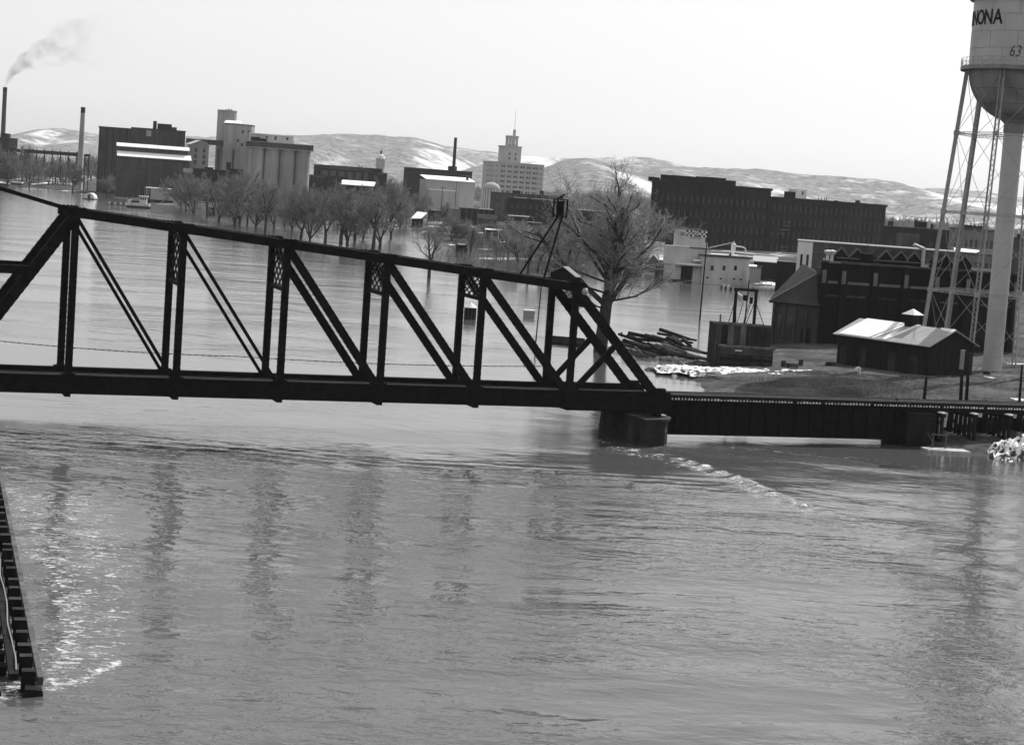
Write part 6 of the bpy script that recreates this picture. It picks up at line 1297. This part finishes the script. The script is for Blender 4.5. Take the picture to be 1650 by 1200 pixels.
P = ground(950, 402, .5); 
for k in range(6): Q = ground(900+19*k, 397+2.4*k, .8); heap('snow_patch', Q[0], Q[1], 3.4, 6, 1.2, 70, .5, M['dirtysnow'], 90+k, (.3, .9))
for k, (x, y) in enumerate(((650, 327), (668, 329), (684, 324), (660, 332), (20, 291), (60, 287), (95, 290), (120, 288), (150, 281))): Q = ground(x, y, 1.5); heap('snow_patch', Q[0], Q[1], 6, 14, .8, 50, 1.5, M['patchsnow'], 120+k)
for k in range(26):
    px = R_.uniform(1120, 1265); py = R_.uniform(594, 613); P = ground(px, py, .6); L = R_.uniform(.8, 3.2); mb = MB(); r = R_.uniform(.05, .13)
    if k % 3: mb.tube((-L/2, 0, 0), (L/2, 0, R_.uniform(-.05, .2)), r, r*.7, 7)
    else: mb.box(-L/2, L/2, -.12, .12, -.03, .04)
    tag(link('driftwood', mb.mesh('driftwood', M[('timber', 'darktimber', 'plank')[k % 3 if k % 5 else 2]]), None, (P[0], P[1], R_.uniform(.35, .75)), R_.gauss(-.2, .6)), 'stray piece of driftwood on the muddy rubble edge round the crib', 'driftwood', 'driftwood round the crib')
for k, (x, y, kind_, lab) in enumerate(((1262, 592, 'drum', 'rusty drum standing between crib and engine house'), (1276, 594, 'crate', 'dark crate on the mud in front of the engine house door'), (1290, 590, 'drum', 'dented dark drum by the engine house corner'), (1338, 592, 'crate', 'low dark crate lying before the powerhouse wall'), (1590, 606, 'crate', 'dark crate at the foot of the water tower riser'))):
    P = ground(x, y, .8); t = thing({'drum': 'oil_drum', 'crate': 'crate', 'reel': 'cable_reel', 'sawhorse': 'sawhorse'}[kind_], lab, kind_, (P[0], P[1], .75), .3*k)
    if kind_ == 'drum':
        mb = MB(); mb.lathe([(0, 0), (.3, 0), (.3, .3), (.32, .32), (.3, .34), (.3, .6), (.32, .62), (.3, .64), (.3, .9), (.27, .88), (0, .88)], 12); part('shell', mb, M['drum'], t)
    elif kind_ == 'crate':
        mb = MB(); mb.box(-.6, .6, -.4, .4, -.1, .7); part('body', mb, M['brickpale' if 'pale' in lab else 'cribwood'], t)
        for z in (.05, .3, .55): mb = MB(); mb.box(-.64, .64, -.44, -.405, z-.08, z+.08); part('slat', mb, M['timber'], t)
    elif kind_ == 'reel':
        for x_ in (-.4, .4): mb = MB(); mb.tube((x_-.04, 0, .7), (x_+.04, 0, .7), .75, .75, 18); part('flange', mb, M['timber'], t)
        mb = MB(); mb.tube((-.36, 0, .7), (.36, 0, .7), .42, .42, 14); part('drum_core', mb, M['darktimber'], t)
    else:
        mb = MB(); mb.beam((-.8, 0, .8), (.8, 0, .8), .12, .12); part('beam', mb, M['timber'], t)
        for x_ in (-.65, .65):
            for y_ in (-.35, .35): mb = MB(); mb.beam((x_, y_, -.1), (x_, 0, .8), .07, .07); part('leg', mb, M['timber'], t)
# float under the trestle
P = ground(1523, 725, .15); t = thing('work_float', 'small pale timber float with a braced frame moored at the trestle piles', 'float', (P[0], P[1], 0), .15); mb = MB(); mb.box(-1.9, 2.0, -.9, .9, -.15, .22); part('deck', mb, M['plank'], t)
mb = MB(); mb.beam((-1.0, .5, .2), (-1.0, .5, 1.5), .1, .1); mb.beam((.2, .5, .2), (.2, .5, 1.5), .1, .1); mb.beam((-1.2, .5, 1.4), (.4, .5, 1.4), .1, .1); mb.beam((-1.5, .5, 1.5), (-1.0, .5, .7), .08, .08); part('frame', mb, M['timber'], t)
# things standing in the flood behind the truss
P = ground(757, 514); t = thing('tank_hut', 'small dark round hut with a white conical cap standing in the flood', 'hut', (P[0], P[1], 0)); mb = MB(); mb.lathe([(.85, -.5), (.85, 1.75)], 16); part('wall', mb, M['brick'], t)
for k in range(10): a = 2*math.pi*k/10; mb = MB(); mb.beam((.87*math.cos(a), .87*math.sin(a), -.3), (.87*math.cos(a), .87*math.sin(a), 1.7), .12, .08); part('stave', mb, M['brickmid'], t)
mb = MB(); mb.lathe([(1.0, 1.72), (1.0, 1.8), (.12, 2.5), (0, 2.9)], 16); part('cap', mb, M['snow'], t)
P = ground(852, 511); t = thing('float_hut', 'pale curved sided float hut with two white rails standing in the flood', 'hut', (P[0], P[1], 0)); mb = MB(); mb.hexa([(-.85, 0, -.2), (.85, 0, -.2), (.85, 1, -.2), (-.85, 1, -.2), (-.95, -.1, .95), (.95, -.1, .95), (.95, 1.1, .95), (-.95, 1.1, .95)]); part('body', mb, M['paleconc'], t)
mb = MB(); mb.box(-.95, .95, -.15, 1.0, .95, 1.15); part('snow', mb, M['snow'], t); mb = MB(); mb.box(-.95, .95, -.15, .1, 1.5, 1.62); mb.box(-.93, -.85, -.1, 0, 1.15, 1.5); mb.box(.85, .93, -.1, 0, 1.15, 1.5); part('rail', mb, M['white'], t)
P = ground(863, 558); t = pole('slender dark pole standing in the flood beside the pale float hut', (862, 560), (873, 455), 0, .09, m='darktimber')
P = ground(1001, 546); t = thing('marker_stake', 'thin stake with a small dark marker box near the drift logs', 'marker', (P[0], P[1], 0)); mb = MB(); mb.tube((0, 0, -.5), (0, 0, .8), .04, .04, 6); part('stake', mb, M['timber'], t); mb = MB(); mb.box(-.12, .12, -.1, .1, .45, .95); part('marker_box', mb, M['framedk'], t)
# ================================================================== BARE TREES
def rotv(v, ax, a):
    return v*math.cos(a)+np.cross(ax, v)*math.sin(a)+ax*np.dot(ax, v)*(1-math.cos(a))
def grow(seed, H, r0, fork, spec, up=.12, spread=(.45, .75), extra=(), forks=2, wob=.10, tilt=(.18, .5)):
    """skeleton of a bare tree: list of (p, q, r0, r1, level)"""
    R = np.random.RandomState(seed); seg = []; stack = []
    tw = spec[-1]['r']
    def branch(p, d, L, ra, lev):
        sp = spec[lev]; n = sp['n']; rb = max(ra*sp['taper'], tw)
        q = p; pts = [(p, ra)]
        for k in range(n):
            d = d+R.normal(0, wob*(1+.3*lev), 3); d[2] += up*(.5+.5*lev/len(spec)); d = d/np.linalg.norm(d)
            r_a = ra+(rb-ra)*k/n; r_b = ra+(rb-ra)*(k+1)/n; q2 = q+d*L/n; seg.append((q, q2, r_a, r_b, lev)); q = q2; pts.append((q, r_b))
        if lev+1 < len(spec):
            m = sp['kids']
            for k in range(m):
                f = sp['from']+(1-sp['from'])*(k+R.rand()*.8)/m; f = min(f, .999); i = int(f*n); u = f*n-i
                pos = pts[i][0]*(1-u)+pts[i+1][0]*u; rr = pts[i][1]*(1-u)+pts[i+1][1]*u
                ax = np.cross(d, R.normal(0, 1, 3)); ax /= np.linalg.norm(ax)+1e-9
                nd = rotv(d, ax, R.uniform(*sp.get('ang', spread)))
                branch(pos, nd, L*sp['len']*R.uniform(.7, 1.15)*(1.15-.45*f), max(rr*sp['kr'], tw), lev+1)
    p = np.array([0, 0, -1.0]); d = np.array([R.normal(0, .03), R.normal(0, .03), 1.0]); d /= np.linalg.norm(d)
    q = p+d*(fork*H+1.0)
    for k in range(3): seg.append((p+(q-p)*k/3, p+(q-p)*(k+1)/3, r0*(1.25-.1*k), r0*(1.15-.1*k), 0))
    for k in range(forks):
        a = 2*math.pi*(k+R.rand()*.5)/forks+seed; t = R.uniform(*tilt)
        nd = np.array([math.sin(t)*math.cos(a), math.sin(t)*math.sin(a), math.cos(t)])
        branch(q-d*R.uniform(0, .06)*H, nd, H*spec[0]['L']*R.uniform(.85, 1.1), r0*(.72 if forks < 4 else .55), 0)
    for (z, dirv, L, r) in extra:
        dv_ = np.array(dirv, float); branch(np.array([0, 0, z]), dv_/np.linalg.norm(dv_), L, r, 1)
    return seg
def skin(name, seg, levmax, mat, sides):
    sg = [s for s in seg if levmax[0] <= s[4] <= levmax[1]]
    P = np.array([s[0] for s in sg]); Q = np.array([s[1] for s in sg]); ra = np.array([s[2] for s in sg]); rb = np.array([s[3] for s in sg])
    D = Q-P; D /= np.linalg.norm(D, axis=1, keepdims=True)+1e-9
    U = np.where(np.abs(D[:, 2:3]) < .9, np.array([[0, 0, 1.]]), np.array([[1., 0, 0]])); A = np.cross(D, U); A /= np.linalg.norm(A, axis=1, keepdims=True); B = np.cross(D, A)
    V = []
    for (c, r) in ((P, ra), (Q+D*rb[:, None]*.3, rb)):
        for k in range(sides): t = 2*math.pi*k/sides; V.append(c+(A*math.cos(t)+B*math.sin(t))*r[:, None])
    V = np.stack(V, 1); n = len(sg); base = (np.arange(n)*2*sides)[:, None]
    Qd = np.concatenate([np.stack([base[:, 0]+k, base[:, 0]+(k+1) % sides, base[:, 0]+sides+(k+1) % sides, base[:, 0]+sides+k], 1) for k in range(sides)])
    return fastmesh(name, V.reshape(-1, 3), Qd, mat, smooth=True)
def tree_pair(seed, H, r0, fork, spec, split=1, tw='twig', **k):
    seg = grow(seed, H, r0, fork, spec, **k)
    return skin('trunk', seg, (0, split), M['bark'], 7), skin('crown', seg, (split+1, 9), M[tw], 3)
def plant(pair, label, loc, s=1.0, rz=0.0, group=None, name='bare_tree', sxy=None):
    t = thing(name, label, 'tree', (loc[0], loc[1], loc[2]), rz, group); k = sxy or s; t.scale = (k, k, s)
    if group: t.rotation_euler = (lean_.gauss(0, .06), lean_.gauss(0, .06), rz)
    link('trunk', pair[0], t); link('crown', pair[1], t); return t
def tall(pair): return max(v.co.z for v in pair[1].vertices)
def spec_(L, tw, kids=(5, 5, 5, 4), lens=(.62, .60, .58, .6)):
    return [dict(L=L, n=4, taper=.55, kids=kids[0], len=lens[0], kr=.6, r=.1, **{'from': .25}), dict(n=4, taper=.45, kids=kids[1], len=lens[1], kr=.6, r=.05, **{'from': .2}),
            dict(n=3, taper=.4, kids=kids[2], len=lens[2], kr=.65, r=.02, **{'from': .15}), dict(n=3, taper=.5, kids=kids[3], len=lens[3], kr=.7, r=tw, **{'from': .15}), dict(n=2, taper=.6, kids=0, len=.5, kr=1, r=tw, **{'from': .1})]
# the big tree in front (two stems, long low arm reaching over the water)
big = tree_pair(11, 24, .62, .30, spec_(.52, .014, (9, 7, 6, 4), (.46, .6, .58, .6)), forks=5, tilt=(.12, .60), tw='twigpale', up=.07, wob=.13, spread=(.35, .8), extra=((6.4, (1, -.1, .32), 7.5, .17), (8.2, (.9, .2, .45), 4.5, .10), (5.6, (-.8, -.3, .25), 5.0, .12), (9.0, (-.9, .3, .6), 6.0, .15), (7.5, (-.2, -1, .5), 5, .12), (9.5, (-.75, .2, .95), 10, .2), (9.0, (.55, -.5, 1.0), 9.5, .2), (10.5, (-.45, -.5, 1.1), 10, .2), (10, (.8, .4, .9), 8.5, .17), (7.6, (-1, 0, .55), 7, .15), (3.2, (.20, -.12, 1), 13, .40)))
P = ground(966, 566); plant(big, 'big bare tree with twin dark stems standing in the flood beyond the truss end', (P[0], P[1], 0), 1.0, .4, sxy=1.22)
tA = tree_pair(21, 15, .34, .22, spec_(.42, .016, (5, 5, 4, 3)), forks=2, spread=(.4, .85), extra=((4.2, (-1, .1, .35), 4.5, .12), (4.8, (1, .2, .5), 3.6, .10)))
P = ground(691, 448); plant(tA, 'dark lone bare tree with crooked side arms in the flood near the truss top chord', (P[0], P[1], 0), 1.0, .2)
small = [tree_pair(30+k, 18, .34, (.07, .13, .10, .20, .05, .16)[k], spec_((.40, .46, .36, .44, .42, .5)[k], .028, (6, 6, 6, 4), (.66, .62, .6, .6)), forks=(5, 3, 4, 2, 6, 3)[k], tilt=((.2, .8), (.1, .5), (.2, .7), (.1, .4), (.2, .9), (.1, .6))[k], spread=(.4, 1.0), up=(.07, .10, .05, .09, .06, .08)[k], wob=.13) for k in range(6)]
lean_ = random.Random(12)
loose = [tree_pair(40+k, 12, .2, .18, spec_(.42, .026, (5, 5, 4, 3)), forks=(3, 4)[k], spread=(.4, .9), up=.12, tw='twigpale') for k in range(2)]
R_ = random.Random(4)
ordn = ['first', 'second', 'third', 'fourth', 'fifth', 'sixth', 'seventh', 'eighth', 'ninth', 'tenth', 'eleventh', 'twelfth', 'thirteenth', 'fourteenth', 'fifteenth', 'sixteenth', 'seventeenth', 'eighteenth', 'nineteenth', 'twentieth', 'twenty-first', 'twenty-second', 'twenty-third', 'twenty-fourth', 'twenty-fifth', 'twenty-sixth', 'twenty-seventh', 'twenty-eighth', 'twenty-ninth', 'thirtieth', 'thirty-first', 'thirty-second', 'thirty-third', 'thirty-fourth', 'thirty-fifth']
# flooded park below the elevators: (x of trunk, y of waterline, y of crown top, kind)
row = [(292, 338, 275), (312, 345, 285), (334, 350, 284), (352, 358, 296), (378, 366, 282), (386, 362, 283), (398, 362, 290), (412, 366, 300), (427, 377, 297), (441, 370, 306), (458, 366, 300), (470, 374, 308), (484, 386, 297), (499, 388, 312), (524, 393, 300), (549, 392, 290), (560, 397, 298), (572, 388, 304), (585, 386, 306), (601, 404, 302), (612, 402, 300), (630, 384, 300), (645, 366, 305), (655, 362, 312), (300, 340, 286), (345, 346, 292), (370, 349, 290), (430, 354, 296), (465, 356, 302), (508, 360, 296), (538, 362, 300), (566, 364, 302), (592, 366, 306), (622, 362, 298)]
row.sort()
for k, (x, y, yt) in enumerate(row):
    P = ground(x, y); h = (y-yt)/3000*P[1]
    plant(small[(k*5+k//4) % 6], f'{ordn[k]} tree counting from the silo side of the bare flooded row before the elevators' if k else 'bare flooded tree beside the cabin boat, first of the long row before the elevators', (P[0], P[1], 0), h*R_.uniform(.86, 1.24)/tall(small[(k*5+k//4) % 6]), R_.uniform(0, 6.28), 'bare flooded trees before the elevators', sxy=h/15.5*R_.uniform(.95, 1.4))
shore_ = [(-14, 298, 225), (12, 300, 240), (35, 296, 228), (47, 301, 252), (62, 298, 250), (78, 301, 254), (88, 300, 252), (103, 302, 255), (117, 309, 262), (121, 302, 250), (146, 296, 245), (158, 300, 262), (172, 318, 276)]
for k, (x, y, yt) in enumerate(shore_):
    P = ground(x, y, .5); h = (y-yt)/3000*P[1]
    plant(small[(k*5+1) % 6], f'{ordn[k]} bare shore tree counted from the smoking chimney to the dark mill', (P[0], P[1], .3), h/tall(small[(k*5+1) % 6]), R_.uniform(0, 6.28), 'bare trees along the chimney shore', sxy=h/15.5)
yard = [(668, 352, 306), (684, 356, 318), (640, 346, 300), (716, 372, 322), (735, 396, 345), (758, 410, 352), (800, 420, 372), (818, 424, 360), (836, 436, 366), (850, 446, 372), (866, 440, 350), (884, 436, 372), (905, 428, 362), (930, 430, 372), (1000, 428, 352), (1022, 420, 330), (1042, 418, 322), (1060, 398, 330), (1078, 404, 342), (788, 396, 352), (870, 410, 352), (950, 420, 340)]
for k, (x, y, yt) in enumerate(yard):
    P = ground(x, y, .2); h = (y-yt)/3000*P[1]
    plant((small[k % 4] if k < 5 or k > 18 else loose[k % 2]), f'{ordn[k]} bare yard tree in the flooded town blocks between pale block and feed mill', (P[0], P[1], 0), h/(tall(small[k % 4]) if k < 5 or k > 18 else tall(loose[k % 2])), R_.uniform(0, 6.28), 'bare trees of the flooded yards')
# brush: thickets of thin stems, uncountable
def thicket(name, cx, cy, rx, ry, n, h, seed, mat, r=.02):
    Rn = np.random.RandomState(seed); seg = []
    for k in range(n):
        a = Rn.rand()*6.283; q = math.sqrt(Rn.rand()); p = np.array([cx+rx*q*math.cos(a), cy+ry*q*math.sin(a), -.2])
        d = np.array([Rn.normal(0, .22), Rn.normal(0, .22), 1.0]); hh = h*Rn.uniform(.5, 1.1); m = p
        for j in range(3):
            d = d+Rn.normal(0, .12, 3); d /= np.linalg.norm(d); q2 = m+d*hh/3; seg.append((m, q2, r*(1-.25*j), r*(1-.25*(j+1)), 0))
            if j: 
                for s in range(2): dd = d+Rn.normal(0, .45, 3); dd /= np.linalg.norm(dd); seg.append((m, m+dd*hh*.35, r*.6, r*.4, 0))
            m = q2
    o = link(name, skin(name, seg, (0, 9), M[mat], 3)); o['kind'] = 'stuff'
P = ground(1455, 652, 1.0); thicket('brush', P[0], P[1]+6, 3.6, 3.0, 120, 3.6, 5, 'twigpale', .018)
for k, (x, y, rx, ry, n, h) in enumerate(((770, 405, 10, 16, 260, 5), (850, 425, 12, 14, 320, 6), (930, 428, 12, 14, 320, 6), (1020, 425, 8, 14, 200, 6), (700, 380, 9, 20, 200, 5), (880, 400, 16, 20, 260, 6), (1110, 600, 2.5, 2.5, 60, 1.2), (720, 345, 16, 30, 220, 9), (600, 340, 40, 40, 500, 12), (560, 372, 30, 25, 260, 5), (430, 352, 30, 25, 260, 6), (330, 345, 24, 20, 160, 5), (740, 425, 9, 12, 260, 4), (800, 434, 10, 12, 320, 4), (900, 440, 12, 12, 320, 4), (960, 430, 10, 14, 260, 5), (860, 380, 30, 30, 300, 6), (690, 362, 20, 24, 240, 6), (1000, 395, 18, 24, 260, 6))):
    P = ground(x, y, .3); thicket('brush', P[0], P[1], rx, ry, n, h, 60+k, 'twig', .012*P[1]/250+.01)
Rn = np.random.RandomState(77); seg = []
while len(seg) < 9000:
    px = Rn.uniform(1150, 1660); py = Rn.uniform(600, 665); P = ground(px, py, 1.0)
    if polysd(np.array([P[0]]), np.array([P[1]]), BANK)[0] < 1.5 or vnoise(np.array([P[0]*.35]), np.array([P[1]*.35]))[0] < .45: continue
    for j in range(3):
        p = np.array([P[0]+Rn.normal(0, .15), P[1]+Rn.normal(0, .15), .55]); d = np.array([Rn.normal(0, .35), Rn.normal(0, .35), 1.0]); seg.append((p, p+d*Rn.uniform(.5, .95), .014, .006, 0))
o = link('dry_grass', skin('dry_grass', seg, (0, 9), gm('dry grass', .10, .95, .4, .4), 3)); o['kind'] = 'stuff'
# woods at the foot of the bluffs, one mass
def woods(name, specs, seed, mat):
    Rn = np.random.RandomState(seed); seg = []
    for (x0, x1, Ya, Yb, n, h) in specs:
        for k in range(n):
            Y = Rn.uniform(Ya, Yb); X = float(atY(Rn.uniform(x0, x1), 310, Y)[0]); hh = h*Rn.uniform(.6, 1.2); p = np.array([X, Y, .5]); rt = Y*.00016
            seg.append((p, p+np.array([0, 0, hh*.6]), rt*1.6, rt, 0))
            for j in range(16):
                b0 = p+np.array([0, 0, hh*Rn.uniform(.15, .6)]); d = np.array([Rn.normal(0, .6), Rn.normal(0, .6), Rn.uniform(.3, 1)]); d /= np.linalg.norm(d); L = hh*Rn.uniform(.25, .45); q = b0+d*L; seg.append((b0, q, rt, rt*.7, 0))
                for s in range(3): d2 = d+Rn.normal(0, .45, 3); d2 /= np.linalg.norm(d2); seg.append((q-d*L*Rn.uniform(0, .5), q+d2*L*.5, rt*.8, rt*.5, 0))
    o = link(name, skin(name, seg, (0, 9), M[mat], 3)); o['kind'] = 'stuff'
woods('far_woods', [(560, 680, 1350, 2100, 110, 16), (880, 1060, 1300, 2300, 150, 18), (1420, 1680, 950, 1700, 230, 15), (-60, 300, 1500, 2400, 150, 18), (640, 900, 1900, 2800, 120, 16), (1000, 1500, 2400, 3200, 80, 16)], 9, 'twig')

# ================================================================== CHIMNEY SMOKE
def smoke():
    path = [(8.6, 140.5, 1.2), (12, 131, 1.9), (19, 118, 3.6), (31, 105, 6.0), (46, 97, 8.5), (66, 88, 11), (100, 76, 17), (150, 62, 24), (230, 58, 30), (330, 66, 34)]
    C_ = [np.array(atY(x, y, 1260)) for x, y, r in path]; RR = [p[2] for p in path]
    n = 16; V = []; Q = []
    P = []; rad = []
    for i in range(len(C_)-1):
        for k in range(5): u = k/5; P.append(C_[i]*(1-u)+C_[i+1]*u); rad.append(.75*(RR[i]*(1-u)+RR[i+1]*u))
    P = np.array(P); rad = np.array(rad); T = np.gradient(P, axis=0); T /= np.linalg.norm(T, axis=1, keepdims=True)
    for i in range(len(P)):
        A = np.array([0, 1.0, 0]); B = np.cross(T[i], A); B /= np.linalg.norm(B)
        for k in range(n): t = 2*math.pi*k/n; V.append(P[i]+(A*math.cos(t)+B*math.sin(t))*rad[i]*(1+.18*math.sin(3*t+i*.9)))
    for i in range(len(P)-1):
        for k in range(n): Q.append((i*n+k, i*n+(k+1) % n, (i+1)*n+(k+1) % n, (i+1)*n+k))
    mb = MB(); mb.add(V, Q+[tuple(range(n)), tuple(range(len(V)-1, len(V)-n-1, -1))])
    m = bpy.data.materials.new('coal smoke'); m.use_nodes = True; t = m.node_tree; t.nodes.remove(t.nodes['Principled BSDF']); N = t.nodes.new; L = t.links.new
    v = N('ShaderNodeVolumePrincipled'); v.inputs['Color'].default_value = (.12, .12, .12, 1)
    tc = N('ShaderNodeTexCoord'); no = N('ShaderNodeTexNoise'); no.inputs['Scale'].default_value = .09; no.inputs['Detail'].default_value = 4; L(tc.outputs['Object'], no.inputs['Vector'])
    r = N('ShaderNodeMapRange'); r.inputs[1].default_value = .42; r.inputs[2].default_value = .68; L(no.outputs[0], r.inputs[0])
    sx = N('ShaderNodeSeparateXYZ'); L(tc.outputs['Object'], sx.inputs[0])
    f = N('ShaderNodeMapRange'); f.inputs[1].default_value = float(C_[0][0]); f.inputs[2].default_value = float(C_[-1][0]); f.inputs[3].default_value = 1; f.inputs[4].default_value = 0; L(sx.outputs[0], f.inputs[0])
    pw = N('ShaderNodeMath'); pw.operation = 'POWER'; pw.inputs[1].default_value = 6.5; L(f.outputs[0], pw.inputs[0])
    ml = N('ShaderNodeMath'); ml.operation = 'MULTIPLY'; L(r.outputs[0], ml.inputs[0]); L(pw.outputs[0], ml.inputs[1])
    m2 = N('ShaderNodeMath'); m2.operation = 'MULTIPLY'; m2.inputs[1].default_value = .19; L(ml.outputs[0], m2.inputs[0]); L(m2.outputs[0], v.inputs['Density'])
    L(v.outputs[0], t.nodes['Material Output'].inputs['Volume'])
    o = link('chimney_smoke', mb.mesh('chimney_smoke', m)); o['kind'] = 'stuff'
smoke()
